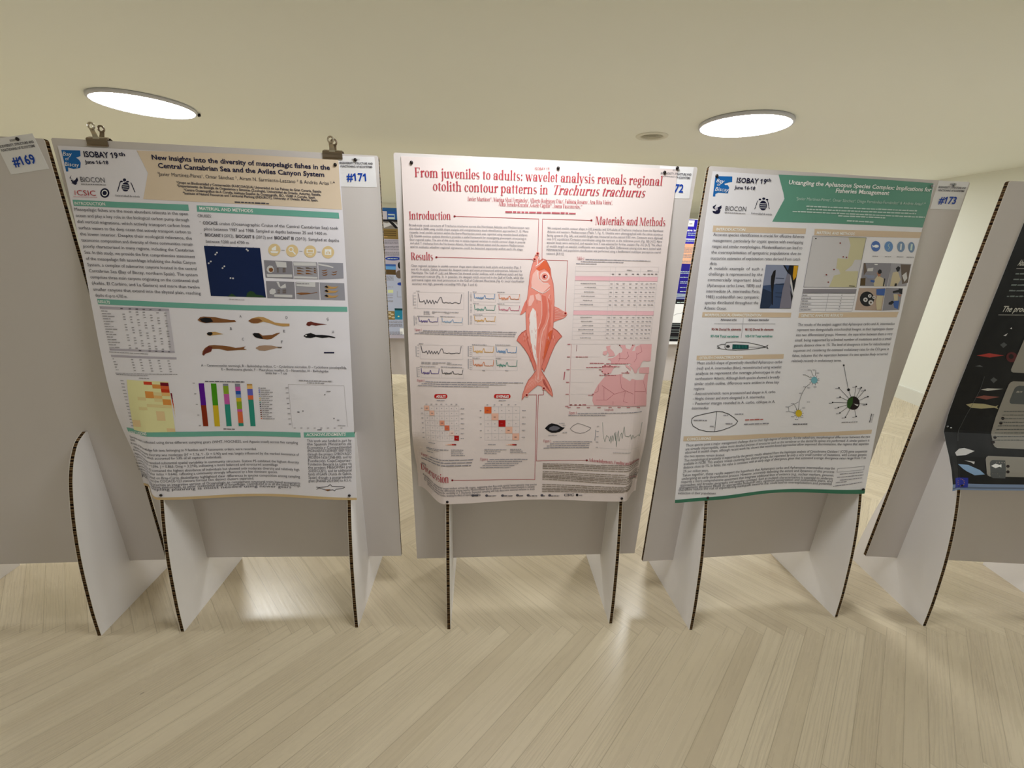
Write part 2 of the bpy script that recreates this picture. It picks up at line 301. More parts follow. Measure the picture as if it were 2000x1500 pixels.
ART = {
 'P1': [
  ["P",[-2381,15052,494,15107,3536,15098,3518,14405,3536,13666,584,13693,-2460,13703,-2185,14450],"beige",1],
  ["P",[-4522,14957,-3990,14971,-4020,14819,-4155,14771,-4083,14714,-4058,14638,-4107,14496,-4304,14459,-4454,14493,-4473,14381,-4531,14378],"blue",2],
  ["T",-4519,14808,-4261,14807,104,"Bay","w","i","f"],
  ["T",-4478,14686,-4378,14687,84,"of","w","i","f"],
  ["T",-4524,14532,-4129,14523,105,"Biscay","w","i","f"],
  ["T",-3917,14803,-2946,14811,153,"ISOBAY 19","n","b","f"],
  ["T",-2915,14881,-2726,14881,97,"th","n","b","f"],
  ["T",-3917,14624,-3262,14636,93,"June 16-18","n","b","f"],
  ["T",-4183,14106,-3462,14118,143,"BIOCON","g","r","f"],
  ["G",-4184,14034,-3462,14047,32,"m",3,14],
  ["P",[-4403,14286,-4452,14199,-4351,14133,-4255,14237,-4245,14152,-4330,14035,-4456,14057,-4363,14147,-4482,14198],"n",2],
  ["P",[-4462,14156,-4404,14031,-4349,14017,-4285,14065,-4368,14061,-4407,14145],"n",2],
  ["P",[-2855,14226,-2861,14211,-2872,14197,-2886,14187,-2903,14181,-2919,14180,-2934,14185,-2945,14194,-2950,14206,-2950,14221,-2944,14236,-2933,14249,-2919,14260,-2902,14265,-2886,14266,-2871,14262,-2860,14253,-2855,14240],"n",2],
  ["P",[-2956,14178,-2960,14171,-2969,14164,-2982,14158,-2997,14155,-3013,14154,-3027,14156,-3038,14160,-3044,14167,-3045,14174,-3041,14181,-3032,14188,-3019,14194,-3004,14197,-2989,14198,-2975,14196,-2964,14191,-2957,14185],"n",2],
  ["P",[-2778,14179,-2783,14172,-2792,14165,-2805,14160,-2820,14156,-2835,14156,-2849,14157,-2860,14162,-2867,14168,-2868,14175,-2864,14183,-2855,14189,-2842,14195,-2827,14198,-2811,14199,-2797,14197,-2786,14193,-2780,14187],"n",2],
  ["P",[-2800,14035,-2815,13990,-2843,13950,-2878,13919,-2918,13902,-2957,13900,-2991,13914,-3015,13942,-3026,13980,-3024,14025,-3008,14069,-2981,14109,-2945,14140,-2906,14157,-2867,14159,-2833,14145,-2809,14118,-2798,14079],"n",2],
  ["L",[-2983,14084,-2820,14081],17,"w",3],
  ["L",[-2994,14026,-2832,14023],17,"w",3],
  ["L",[-3006,13968,-2843,13965],17,"w",3],
  ["L",[-3042,14153,-3090,14064],22,"n",2],
  ["L",[-2732,14153,-2704,14068],22,"n",2],
  ["L",[-3084,14065,-3132,13976],22,"n",2],
  ["L",[-2712,14068,-2684,13983],22,"n",2],
  ["L",[-3126,13977,-3173,13888],22,"n",2],
  ["L",[-2691,13983,-2663,13897],22,"n",2],
  ["T",-3258,13745,-2543,13743,53,"Universidad de Oviedo","g","s","f"],
  ["T",-4369,13729,-3808,13734,146,"CSIC","red","r","f"],
  ["P",[-4428,13859,-4391,13860,-4406,13730,-4443,13728],"pink",1],
  ["G",-4484,13676,-3789,13686,18,"pink",2,200],
  ["P",[-3418,13833,-3436,13786,-3468,13744,-3510,13711,-3557,13693,-3604,13691,-3645,13705,-3674,13734,-3689,13774,-3687,13821,-3669,13868,-3637,13910,-3595,13942,-3548,13961,-3501,13963,-3461,13949,-3432,13920,-3417,13880],"n",2],
  ["P",[-3463,13831,-3475,13800,-3496,13771,-3524,13750,-3556,13737,-3587,13736,-3614,13745,-3634,13765,-3643,13792,-3642,13823,-3630,13855,-3609,13883,-3581,13904,-3549,13917,-3518,13918,-3491,13909,-3472,13889,-3462,13862],"w",3],
  ["P",[-3490,13830,-3498,13808,-3513,13788,-3533,13773,-3555,13764,-3577,13763,-3596,13770,-3609,13784,-3616,13802,-3615,13824,-3607,13846,-3592,13866,-3572,13881,-3550,13890,-3529,13891,-3510,13884,-3496,13871,-3489,13852],"n",4],
  ["T",-1991,14831,3261,14803,128,"New insights into the diversity of mesopelagic fishes in the","n2","b","f"],
  ["T",-1849,14610,3078,14596,129,"Central Cantabrian Sea and the Aviles Canyon System","n2","b","f"],
  ["T",-1900,14392,3381,14369,99,"ªJavier Martínez-Pérez¹, Omar Sánchez ², Airam N. Sarmiento-Lezcano ³ & Andrés Arias ²·⁴","g","r","f"],
  ["T",-1397,14197,2939,14137,67,"¹Grupo en Biodiversidad y Conservación (IU-ECOAQUA) Universidad de Las Palmas de Gran Canaria, España","d","b","f"],
  ["T",-1384,14101,2924,14043,68,"²Departamento de Biología de Organismos y Sistemas (Zoología), Universidad de Oviedo, Asturias, España.","d","b","f"],
  ["T",-1206,13994,2750,13954,68,"³Centro Oceanográfico de A Coruña, Instituto Español de Oceanografía, IEO, 15080 A Coruña, Spain.","d","b","f"],
  ["T",-1252,13897,2822,13874,68,"⁴Institute of Natural Resources and Territorial Planning (INDUROT), University of Oviedo, Mieres, Spain.","d","b","f"],
  ["G",264,13723,1302,13725,48,"d",3,9],
  ["P",[-4532,13594,-2856,13590,-1151,13605,-1156,13425,-2856,13428,-4533,13420],"teal",1],
  ["T",-4497,13450,-3596,13469,85,"INTRODUCTION","w","b","f"],
  ["P",[-905,13596,1224,13587,3427,13569,3434,13395,1220,13406,-913,13410],"teal",1],
  ["T",-833,13466,789,13462,90,"MATERIAL AND METHODS","w","b","f"],
  ["T",-4541,13280,-1188,13293,90,"Mesopelagic fishes are the most abundant teleosts in the open","d","r","j"],
  ["T",-4537,13103,-1187,13114,90,"ocean and play a key role in the biological carbon pump through","d","r","j"],
  ["T",-4532,12926,-1185,12934,91,"diel vertical migrations, which actively transport carbon from","d","r","j"],
  ["T",-4526,12746,-1182,12752,91,"surface waters to the deep ocean that actively transport carbon to","d","r","j"],
  ["T",-4521,12566,-1180,12569,92,"the lower interior. Despite their ecological relevance, the","d","r","j"],
  ["T",-4514,12384,-1177,12385,93,"taxonomic composition and diversity of these communities remain","d","r","j"],
  ["T",-4508,12202,-1174,12200,93,"poorly characterized in many regions, including the Cantabrian","d","r","j"],
  ["T",-4501,12018,-1170,12013,94,"Sea. In this study, we provide the first comprehensive assessment","d","r","j"],
  ["T",-4493,11832,-1166,11826,94,"of the mesopelagic fish assemblage inhabiting the Avilés Canyon","d","r","j"],
  ["T",-4486,11646,-1162,11637,95,"System, a complex of submarine canyons located in the central","d","r","j"],
  ["T",-4477,11458,-1158,11446,96,"Cantabrian Sea (Bay of Biscay, northern Spain). The system","d","r","j"],
  ["T",-4469,11269,-1153,11255,96,"comprises three main canyons originating on the continental shell","d","r","j"],
  ["T",-4460,11079,-1148,11062,97,"(Avilés, El Corbiro, and La Gaviera) and more than twelve","d","r","j"],
  ["T",-4451,10888,-1143,10868,97,"smaller canyons that extend into the abyssal plain, reaching","d","r","j"],
  ["T",-4421,10704,-3439,10688,97,"depths of up to 4,700 m.","d","r","f"],
  ["T",-918,13252,-486,13256,85,"CRUISES:","g","r","f"],
  ["T",-887,13096,-841,13096,76,"-","d","r","f"],
  ["T",-787,13044,-336,13051,88,"COCACE","d","b","f"],
  ["T",-290,13050,3382,13061,89,"cruise (Oceanographic Cruise of the Central Cantabrian Sea) took","d","r","j"],
  ["T",-780,12872,3032,12883,90,"place between 1987 and 1988. Sampled at depths between 25 and 1400 m.","d","r","f"],
  ["T",-907,12745,-860,12745,77,"-","d","r","f"],
  ["T",-775,12689,-228,12688,90,"BIOCANT I","d","b","f"],
  ["T",-197,12689,117,12690,90,"(2012),","d","r","f"],
  ["T",164,12688,739,12688,90,"BIOCANT II","d","b","f"],
  ["T",779,12690,1302,12688,90,"(2012) and","d","r","f"],
  ["T",1358,12690,1964,12691,91,"BIOCANT III","d","b","f"],
  ["T",2004,12691,3390,12686,91,"(2013). Sampled at depths","d","r","f"],
  ["T",-770,12496,576,12503,90,"between 1200 and 4700 m.","d","r","f"],
  ["P",[-855,12400,3,12402,874,12401,882,11627,906,10845,31,10841,-841,10841,-852,11645],"navy",1],
  ["P",[-504,12148,-515,12129,-537,12120,-557,12127,-564,12146,-553,12165,-530,12174,-510,12167],"pale",3],
  ["P",[-449,12205,-460,12186,-483,12177,-503,12184,-509,12203,-498,12222,-476,12231,-455,12224],"pale",3],
  ["P",[485,12343,474,12324,452,12315,431,12322,424,12341,435,12360,458,12369,478,12362],"pale",3],
  ["P",[520,12305,509,12286,487,12277,466,12284,460,12303,471,12322,493,12331,514,12324],"pale",3],
  ["P",[-745,11871,-756,11852,-778,11843,-799,11850,-805,11869,-794,11888,-771,11897,-751,11890],"pale",3],
  ["P",[-674,11929,-685,11910,-708,11901,-728,11908,-734,11927,-723,11946,-701,11955,-680,11948],"pale",3],
  ["P",[-334,11735,-345,11716,-367,11707,-388,11714,-394,11733,-383,11753,-361,11761,-340,11754],"pale",3],
  ["P",[-271,11793,-282,11774,-304,11765,-325,11772,-331,11791,-320,11811,-298,11819,-277,11812],"pale",3],
  ["P",[-122,11430,-133,11411,-156,11402,-177,11409,-183,11428,-172,11448,-150,11457,-129,11450],"pale",3],
  ["P",[-43,11425,-54,11405,-76,11396,-97,11404,-104,11423,-93,11443,-70,11452,-49,11444],"pale",3],
  ["P",[275,10844,321,10974,426,11043,536,11014,593,10934,786,10907,895,10848],"dgreen",3],
  ["P",[-310,10838,-168,10941,-33,10847],"dgreen",3],
  ["G",-271,10749,215,10740,23,"m",2,9],
  ["G",-764,12425,-733,12423,16,"m",1,30],
  ["G",-529,12422,-498,12420,16,"m",1,30],
  ["G",-294,12419,-263,12417,16,"m",1,30],
  ["G",-58,12416,-27,12414,16,"m",1,30],
  ["G",178,12412,209,12411,16,"m",1,30],
  ["G",415,12409,446,12407,16,"m",1,30],
  ["G",652,12406,684,12404,16,"m",1,30],
  ["P",[1510,12368,1498,12318,1475,12271,1440,12231,1397,12199,1349,12178,1298,12170,1249,12174,1204,12192,1167,12220,1140,12259,1126,12304,1124,12352,1136,12402,1160,12448,1194,12488,1237,12520,1285,12541,1336,12549,1385,12545,1429,12528,1466,12499,1493,12461,1508,12416],"icon",2],
  ["P",[1185,12323,1441,12318,1403,12261,1211,12261],"w",3],
  ["P",[1344,12471,1384,12473,1371,12346,1235,12341,1241,12404],"w",3],
  ["L",[1541,12356,1637,12357],14,"m",2],
  ["P",[2067,12364,2056,12314,2033,12268,1998,12227,1956,12195,1907,12174,1856,12166,1806,12170,1761,12188,1724,12216,1697,12255,1682,12300,1680,12349,1691,12398,1714,12445,1749,12485,1791,12517,1840,12538,1890,12546,1940,12542,1984,12524,2022,12496,2049,12458,2065,12413],"icon",2],
  ["P",[1925,12398,1916,12367,1896,12341,1869,12323,1837,12316,1807,12320,1782,12337,1767,12362,1764,12392,1773,12422,1792,12448,1820,12467,1851,12474,1882,12469,1906,12453,1922,12428],"w",3],
  ["P",[1896,12397,1890,12377,1878,12360,1860,12349,1840,12344,1820,12347,1805,12358,1795,12374,1793,12393,1798,12412,1811,12429,1829,12441,1849,12445,1868,12442,1884,12432,1894,12416],"icon",4],
  ["L",[1895,12334,1961,12257],38,"w",3],
  ["L",[2098,12353,2195,12353],14,"m",2],
  ["P",[2637,12361,2627,12311,2604,12264,2570,12223,2527,12191,2478,12170,2427,12162,2377,12167,2332,12184,2294,12213,2266,12251,2250,12297,2248,12346,2258,12395,2282,12442,2316,12482,2358,12514,2407,12535,2457,12543,2507,12539,2553,12522,2590,12493,2618,12455,2634,12410],"icon",2],
  ["P",[2335,12428,2561,12429,2552,12302,2325,12301],"w",3],
  ["P",[2365,12403,2532,12404,2526,12328,2359,12326],"icon",4],
  ["P",[2370,12263,2500,12265,2498,12244,2369,12243],"w",3],
  ["L",[2669,12349,2766,12350],14,"m",2],
  ["P",[3203,12361,3193,12311,3170,12264,3136,12223,3093,12191,3045,12170,2993,12161,2943,12166,2897,12183,2859,12212,2830,12251,2814,12296,2811,12345,2821,12395,2844,12442,2878,12482,2921,12514,2969,12535,3020,12544,3070,12539,3116,12522,3154,12493,3183,12455,3199,12410],"icon",2],
  ["P",[2908,12444,3119,12448,3107,12272,2895,12269],"w",3],
  ["P",[2938,12295,2965,12294,2970,12367,2943,12366],"icon",4],
  ["P",[2990,12297,3017,12296,3025,12401,2997,12400],"icon",4],
  ["P",[3042,12299,3070,12298,3075,12371,3047,12370],"icon",4],
  ["P",[954,12030,1849,12027,1844,11475,956,11480],"ph0",1],
  ["P",[1873,12024,2641,12029,2635,11485,1866,11474],"ph1",1],
  ["P",[2669,12025,3463,12028,3456,11545,2654,11484],"ph2",1],
  ["P",[954,11379,1858,11378,1846,10829,947,10830],"ph0",1],
  ["P",[1891,11376,2648,11391,2634,10830,1876,10830],"ph1",1],
  ["P",[2672,11388,3464,11393,3464,10833,2664,10831],"ph2",1],
  ["P",[1044,11816,1114,11870,1204,11860,1247,11772,1225,11681,1143,11635,1054,11650,1010,11725],"pale",3],
  ["P",[1092,11779,1173,11808,1225,11759,1199,11681,1120,11665,1081,11715],"brown",4],
  ["P",[1308,12005,1655,11992,1653,11826,1355,11828],"pale",3],
  ["P",[1335,11801,1404,11799,1398,11783,1333,11783],"gb",3],
  ["P",[1522,11808,1613,11817,1625,11799,1528,11788],"gb",3],
  ["P",[1342,11771,1401,11768,1395,11752,1330,11752],"gb",3],
  ["P",[1519,11777,1610,11786,1622,11768,1525,11757],"gb",3],
  ["P",[1350,11740,1399,11737,1392,11721,1327,11721],"gb",3],
  ["P",[1516,11746,1608,11755,1619,11737,1522,11726],"gb",3],
  ["P",[1357,11709,1396,11706,1389,11690,1324,11690],"gb",3],
  ["P",[1513,11715,1605,11724,1616,11706,1519,11695],"gb",3],
  ["P",[1365,11679,1393,11675,1386,11659,1321,11659],"gb",3],
  ["P",[1510,11684,1602,11692,1613,11675,1516,11664],"gb",3],
  ["P",[997,11596,1808,11612,1808,11521,1014,11506],"pale",3],
  ["P",[1979,11845,2078,11844,2223,11798,2099,11806,1996,11800],"gb",3],
  ["P",[1972,11760,2071,11759,2216,11712,2092,11721,1989,11714],"brown",3],
  ["P",[1965,11675,2064,11673,2209,11626,2086,11635,1982,11629],"brown",3],
  ["P",[2253,11855,2352,11854,2498,11808,2374,11816,2271,11810],"gb",3],
  ["P",[2247,11770,2346,11768,2491,11722,2368,11730,2264,11724],"brown",3],
  ["P",[2240,11684,2339,11683,2485,11636,2361,11645,2257,11638],"brown",3],
  ["P",[2514,11852,2556,11848,2615,11799,2563,11810,2532,11806],"gb",3],
  ["P",[2509,11790,2551,11786,2610,11737,2559,11748,2527,11744],"brown",3],
  ["P",[2505,11728,2546,11724,2606,11674,2554,11685,2522,11682],"brown",3],
  ["P",[1876,12001,2591,12015,2610,11912,1892,11894],"pale",3],
  ["P",[1864,11562,2611,11563,2614,11503,1866,11497],"pale",3],
  ["P",[2753,11788,2831,11778,2951,11814,2909,11768,2816,11752],"brown",3],
  ["P",[2758,11716,2836,11706,2957,11741,2915,11696,2821,11679],"brown",3],
  ["P",[2761,11646,2839,11636,2960,11671,2918,11626,2824,11609],"brown",3],
  ["P",[3071,11748,3149,11738,3270,11774,3227,11728,3134,11711],"brown",3],
  ["P",[3052,11669,3131,11659,3252,11695,3209,11649,3116,11633],"brown",3],
  ["P",[2668,11992,3005,11940,3159,11894,3131,11867,2898,11910,2664,11940],"pale",3],
  ["P",[1036,11063,1122,11145,1225,11122,1241,11018,1143,10949,1041,10972],"pale",3],
  ["P",[1286,11360,1364,11362,1402,11207,1569,11317,1584,11187,1424,11155,1350,11205],"pale",3],
  ["P",[1294,11112,1381,11114,1379,11099,1293,11096],"gb",3],
  ["P",[1460,11117,1578,11126,1577,11108,1458,11099],"gb",3],
  ["P",[1291,11077,1378,11080,1376,11064,1290,11061],"gb",3],
  ["P",[1457,11083,1575,11092,1574,11074,1455,11064],"gb",3],
  ["P",[1288,11043,1375,11046,1373,11030,1287,11027],"gb",3],
  ["P",[1454,11049,1572,11058,1571,11039,1452,11030],"gb",3],
  ["P",[1285,11009,1372,11012,1370,10996,1283,10993],"gb",3],
  ["P",[1451,11014,1569,11023,1568,11005,1449,10996],"gb",3],
  ["P",[1170,10957,1761,10961,1754,10876,1176,10878],"pale",3],
  ["P",[1921,11395,2532,11390,2521,11237,1916,11245],"pale",3],
  ["G",1935,11315,2330,11317,43,"m",3,9],
  ["P",[1884,11013,2045,11044,2256,11046,2361,11028,2577,11083,2569,11057,2306,11005,2039,10970],"brown",3],
  ["P",[2827,11255,2909,11298,3066,11264,3280,11284,3169,11209,2955,11194,2863,11209],"tan",3],
  ["P",[2814,11255,2883,11297,2959,11247,2904,11219],"dk",4],
  ["P",[2818,11123,2900,11166,3058,11131,3272,11152,3161,11076,2947,11061,2855,11077],"tan",3],
  ["P",[2805,11123,2874,11165,2950,11114,2895,11086],"dk",4],
  ["P",[2807,10964,2890,11006,3048,10971,3262,10992,3151,10916,2937,10901,2844,10917],"tan",3],
  ["P",[2794,10963,2863,11005,2940,10955,2885,10926],"dk",4],
  ["P",[-4387,10634,-1948,10589,230,10575,1878,10602,3517,10625,3517,10462,1864,10429,213,10408,-1971,10424,-4386,10462],"teal",1],
  ["T",-4370,10507,-4009,10497,82,"RESULTS","w","b","f"],
  ["P",[-4358,10400,-2216,10388,-2219,10302,-4357,10314],"lil",1],
  ["P",[-4295,9033,-2228,9003,-2225,8930,-4290,8965],"lil",1],
  ["P",[-2341,10293,-2220,10294,-2228,9003,-2374,9006],"lil2",1],
  ["G",-4323,10242,-4133,10241,33,"m",0,20],
  ["G",-3474,10239,-3399,10238,33,"m",1,30],
  ["G",-3261,10238,-3186,10237,33,"m",2,30],
  ["G",-3047,10237,-2972,10236,33,"m",3,30],
  ["G",-2618,10235,-2543,10235,33,"m",5,30],
  ["G",-2381,10234,-2306,10234,33,"m",6,30],
  ["G",-4320,10159,-4037,10158,33,"m",1,20],
  ["G",-3685,10156,-3610,10156,33,"m",1,30],
  ["G",-3259,10154,-3185,10154,33,"m",3,30],
  ["G",-3046,10153,-2971,10153,33,"m",4,30],
  ["G",-2832,10152,-2757,10152,33,"m",5,30],
  ["G",-2382,10150,-2307,10150,33,"m",7,30],
  ["G",-4317,10076,-3941,10074,33,"m",2,20],
  ["G",-3683,10073,-3608,10072,33,"m",2,30],
  ["G",-3470,10072,-3396,10071,33,"m",3,30],
  ["G",-3045,10069,-2971,10069,33,"m",5,30],
  ["G",-2832,10068,-2757,10068,33,"m",6,30],
  ["G",-2618,10067,-2543,10067,33,"m",7,30],
  ["G",-4314,9992,-4078,9991,33,"m",3,20],
  ["G",-3680,9989,-3606,9989,33,"m",3,30],
  ["G",-3469,9988,-3395,9987,33,"m",4,30],
  ["G",-3257,9987,-3183,9986,33,"m",5,30],
  ["G",-2832,9984,-2757,9984,33,"m",7,30],
  ["G",-2618,9983,-2544,9982,33,"m",8,30],
  ["G",-2383,9981,-2308,9981,33,"m",9,30],
  ["G",-4310,9909,-3982,9907,33,"m",4,20],
  ["G",-3467,9904,-3393,9903,33,"m",5,30],
  ["G",-3255,9902,-3181,9902,33,"m",6,30],
  ["G",-3044,9901,-2969,9901,33,"m",7,30],
  ["G",-2618,9898,-2544,9898,34,"m",9,30],
  ["G",-2384,9897,-2309,9896,34,"m",10,30],
  ["G",-4307,9825,-4118,9824,33,"m",5,20],
  ["G",-3676,9821,-3602,9821,33,"m",5,30],
  ["G",-3254,9818,-3180,9818,33,"m",7,30],
  ["G",-3043,9817,-2969,9816,34,"m",8,30],
  ["G",-2831,9815,-2757,9815,34,"m",9,30],
  ["G",-2385,9812,-2310,9811,34,"m",11,30],
  ["G",-4304,9741,-4023,9739,33,"m",6,20],
  ["G",-3674,9737,-3600,9736,33,"m",6,30],
  ["G",-3463,9735,-3389,9735,34,"m",7,30],
  ["G",-3042,9732,-2968,9731,34,"m",9,30],
  ["G",-2830,9730,-2756,9730,34,"m",10,30],
  ["G",-2619,9729,-2544,9728,34,"m",11,30],
  ["G",-4302,9656,-3928,9654,34,"m",7,20],
  ["G",-3671,9652,-3598,9652,34,"m",7,30],
  ["G",-3461,9651,-3388,9650,34,"m",8,30],
  ["G",-3251,9649,-3177,9648,34,"m",9,30],
  ["G",-2830,9645,-2756,9645,34,"m",11,30],
  ["G",-2619,9644,-2545,9643,34,"m",12,30],
  ["G",-2386,9642,-2312,9641,34,"m",13,30],
  ["G",-4299,9572,-4064,9570,34,"m",8,20],
  ["G",-3459,9566,-3386,9565,34,"m",9,30],
  ["G",-3249,9564,-3176,9563,34,"m",10,30],
  ["G",-3040,9562,-2966,9561,34,"m",11,30],
  ["G",-2618,9558,-2545,9558,34,"m",13,30],
  ["G",-2386,9556,-2312,9556,34,"m",14,30],
  ["G",-4296,9487,-3969,9484,34,"m",9,20],
  ["G",-3667,9482,-3593,9482,34,"m",9,30],
  ["G",-3248,9479,-3175,9478,34,"m",11,30],
  ["G",-3038,9477,-2965,9476,34,"m",12,30],
  ["G",-2829,9475,-2755,9474,34,"m",13,30],
  ["G",-2387,9471,-2313,9470,34,"m",15,30],
  ["G",-4293,9401,-4105,9400,34,"m",10,20],
  ["G",-3664,9397,-3591,9397,34,"m",10,30],
  ["G",-3455,9395,-3382,9395,34,"m",11,30],
  ["G",-3037,9391,-2964,9391,34,"m",13,30],
  ["G",-2828,9389,-2755,9388,34,"m",14,30],
  ["G",-2618,9387,-2545,9386,34,"m",15,30],
  ["G",-4290,9316,-4010,9314,34,"m",11,20],
  ["G",-3662,9312,-3589,9311,34,"m",11,30],
  ["G",-3453,9310,-3380,9309,34,"m",12,30],
  ["G",-3245,9308,-3172,9307,34,"m",13,30],
  ["G",-2827,9303,-2754,9303,34,"m",15,30],
  ["G",-2618,9301,-2545,9300,34,"m",16,30],
  ["G",-2388,9299,-2314,9298,34,"m",17,30],
  ["G",-4288,9230,-3915,9228,34,"m",12,20],
  ["G",-3451,9224,-3378,9223,34,"m",13,30],
  ["G",-3243,9222,-3170,9221,34,"m",14,30],
  ["G",-3035,9220,-2962,9219,34,"m",15,30],
  ["G",-2618,9215,-2545,9214,34,"m",17,30],
  ["G",-2388,9212,-2315,9211,34,"m",18,30],
  ["G",-4285,9144,-4051,9143,34,"m",13,20],
  ["G",-3657,9140,-3584,9140,34,"m",13,30],
  ["G",-3241,9136,-3168,9135,34,"m",15,30],
  ["G",-3034,9134,-2961,9133,34,"m",16,30],
  ["G",-2826,9131,-2753,9130,34,"m",17,30],
  ["G",-2388,9126,-2315,9125,34,"m",19,30],
  ["G",-4282,9058,-3956,9056,34,"m",14,20],
  ["G",-3654,9054,-3581,9054,34,"m",14,30],
  ["G",-3446,9052,-3374,9051,34,"m",15,30],
  ["G",-3032,9047,-2960,9046,34,"m",17,30],
  ["G",-2825,9045,-2752,9044,34,"m",18,30],
  ["G",-2617,9042,-2545,9041,34,"m",19,30],
  ["G",-4246,8988,-4236,8988,34,"d",0,20],
  ["G",-3354,8976,-3282,8975,34,"d",0,30],
  ["G",-3046,8970,-2975,8969,34,"d",1,30],
  ["G",-2841,8967,-2769,8965,34,"d",2,30],
  ["G",-2635,8963,-2563,8961,34,"d",3,30],
  ["G",-2429,8959,-2357,8957,34,"d",4,30],
  ["G",-4315,10341,-4304,10341,33,"d",0,20],
  ["G",-3719,10337,-3644,10336,33,"d",0,30],
  ["G",-3462,10335,-3388,10334,33,"d",1,30],
  ["G",-3248,10333,-3173,10333,33,"d",2,30],
  ["G",-3034,10332,-2958,10331,33,"d",3,30],
  ["G",-2819,10330,-2743,10329,33,"d",4,30],
  ["G",-2538,10328,-2463,10327,33,"d",5,30],
  ["G",-4315,8903,-3075,8869,28,"m",3,18],
  ["P",[-4284,8818,-2195,8783,-2201,8713,-4286,8745],"lil",1],
  ["G",-4248,8669,-4206,8668,35,"m",0,20],
  ["G",-3653,8666,-3579,8666,35,"m",0,30],
  ["G",-3381,8664,-3309,8663,35,"m",1,30],
  ["G",-3091,8660,-3019,8658,35,"m",2,30],
  ["G",-2801,8655,-2728,8654,35,"m",3,30],
  ["G",-2490,8650,-2417,8649,35,"m",4,30],
  ["G",-4239,8577,-4162,8577,35,"m",1,20],
  ["G",-3643,8575,-3570,8575,35,"m",1,30],
  ["G",-3372,8573,-3300,8572,35,"m",2,30],
  ["G",-3083,8568,-3011,8567,35,"m",3,30],
  ["G",-2794,8564,-2722,8562,35,"m",4,30],
  ["G",-2484,8558,-2412,8557,35,"m",5,30],
  ["G",-4229,8485,-4119,8485,35,"m",2,20],
  ["G",-3634,8484,-3560,8484,35,"m",2,30],
  ["G",-3364,8481,-3292,8480,35,"m",3,30],
  ["G",-3076,8477,-3004,8475,35,"m",4,30],
  ["G",-2788,8472,-2716,8470,35,"m",5,30],
  ["G",-2479,8466,-2407,8465,35,"m",6,30],
  ["G",-4220,8393,-4161,8393,35,"m",3,20],
  ["G",-3624,8392,-3551,8392,35,"m",3,30],
  ["G",-3355,8389,-3283,8388,35,"m",4,30],
  ["G",-3068,8385,-2996,8383,35,"m",5,30],
  ["G",-2781,8380,-2709,8378,35,"m",6,30],
  ["G",-2473,8374,-2402,8372,35,"m",7,30],
  ["G",-4211,8300,-4117,8300,35,"m",4,20],
  ["G",-3614,8301,-3541,8300,35,"m",4,30],
  ["G",-3346,8298,-3274,8296,35,"m",5,30],
  ["G",-3060,8293,-2989,8291,35,"m",6,30],
  ["G",-2774,8287,-2703,8286,35,"m",7,30],
  ["G",-2468,8281,-2396,8280,35,"m",8,30],
  ["G",-4250,8188,-2237,8192,28,"m",2,14],
  ["G",-4225,8140,-3178,8133,28,"m",3,14],
  ["P",[-1359,10047,-1264,10143,-1157,10165,-794,10157,-590,10118,-307,10078,-176,10082,-130,10021,-316,10002,-606,9983,-947,9973,-1132,9952,-1282,9996],"brown",2],
  ["P",[-1296,10089,-1109,10135,-929,10118,-864,10008,-1078,9961,-1230,9997],"dk",3],
  ["P",[-1122,9608,-1064,9656,-852,9678,-725,9638,-585,9604,-732,9583,-918,9559,-1039,9537,-1114,9568],"tan",2],
  ["P",[-1122,9608,-1064,9656,-959,9659,-926,9600,-999,9544,-1089,9555],"dk",3],
  ["P",[-1354,8902,-1327,9013,-1234,9126,-1092,9212,-932,9230,-669,9217,-408,9188,-253,9150,-91,9168,87,9209,13,9143,115,9095,-100,9084,-316,9065,-530,9046,-789,9104,-1014,9098,-1051,9006,-1260,8918,-1308,8853],"brown",2],
  ["P",[-1271,9042,-1122,9184,-991,9173,-1050,9020,-1202,8961,-1318,8875,-1346,8902],"dkr",3],
  ["P",[256,10067,384,10152,600,10212,758,10203,911,10140,1114,10038,1324,10012,1591,10011,1584,9929,1369,9915,1159,9944,952,10012,744,10054,566,9995,420,9985,318,10029],"tan",2],
  ["P",[256,10067,383,10146,621,10154,720,10081,553,10000,368,9995],"brown",3],
  ["P",[352,9635,414,9669,574,9668,672,9589,861,9608,996,9620,1135,9684,1265,9701,1128,9601,957,9486,821,9461,582,9482,426,9527],"brown",2],
  ["P",[353,9640,428,9670,560,9663,631,9574,689,9485,504,9502,403,9554],"dk",3],
  ["P",[403,9161,531,9240,721,9264,936,9259,1095,9227,1283,9218,1253,9183,1090,9179,896,9124,703,9077,516,9086],"tan2",2],
  ["P",[1135,9225,1283,9223,1252,9178,1131,9180],"gb",3],
  ["P",[2140,10013,2186,10083,2295,10105,2400,10075,2560,10047,2828,10028,2583,9993,2447,9968,2313,9991,2230,9948,2151,9973],"dkr",2],
  ["P",[2017,9612,2103,9683,2268,9721,2426,9659,2643,9665,2859,9649,3074,9599,3059,9571,2856,9593,2636,9560,2422,9595,2256,9549,2094,9559],"dk",2],
  ["P",[2074,9649,2128,9656,2139,9615,2083,9600],"pale",3],
  ["T",-7,10167,68,10168,84,"A","d","r","f"],
  ["T",-361,9752,-285,9752,85,"B","d","r","f"],
  ["T",-10,9411,67,9411,86,"C","d","r","f"],
  ["T",1478,10171,1555,10171,85,"D","d","r","f"],
  ["T",1362,9718,1439,9718,86,"E","d","r","f"],
  ["T",1256,9350,1333,9351,87,"F","d","r","f"],
  ["T",2819,10161,2897,10162,85,"G","d","r","f"],
  ["T",2967,9735,3045,9735,86,"H","d","r","f"],
  ["P",[2661,9086,3008,9094,3005,9044,2658,9035],"n",2],
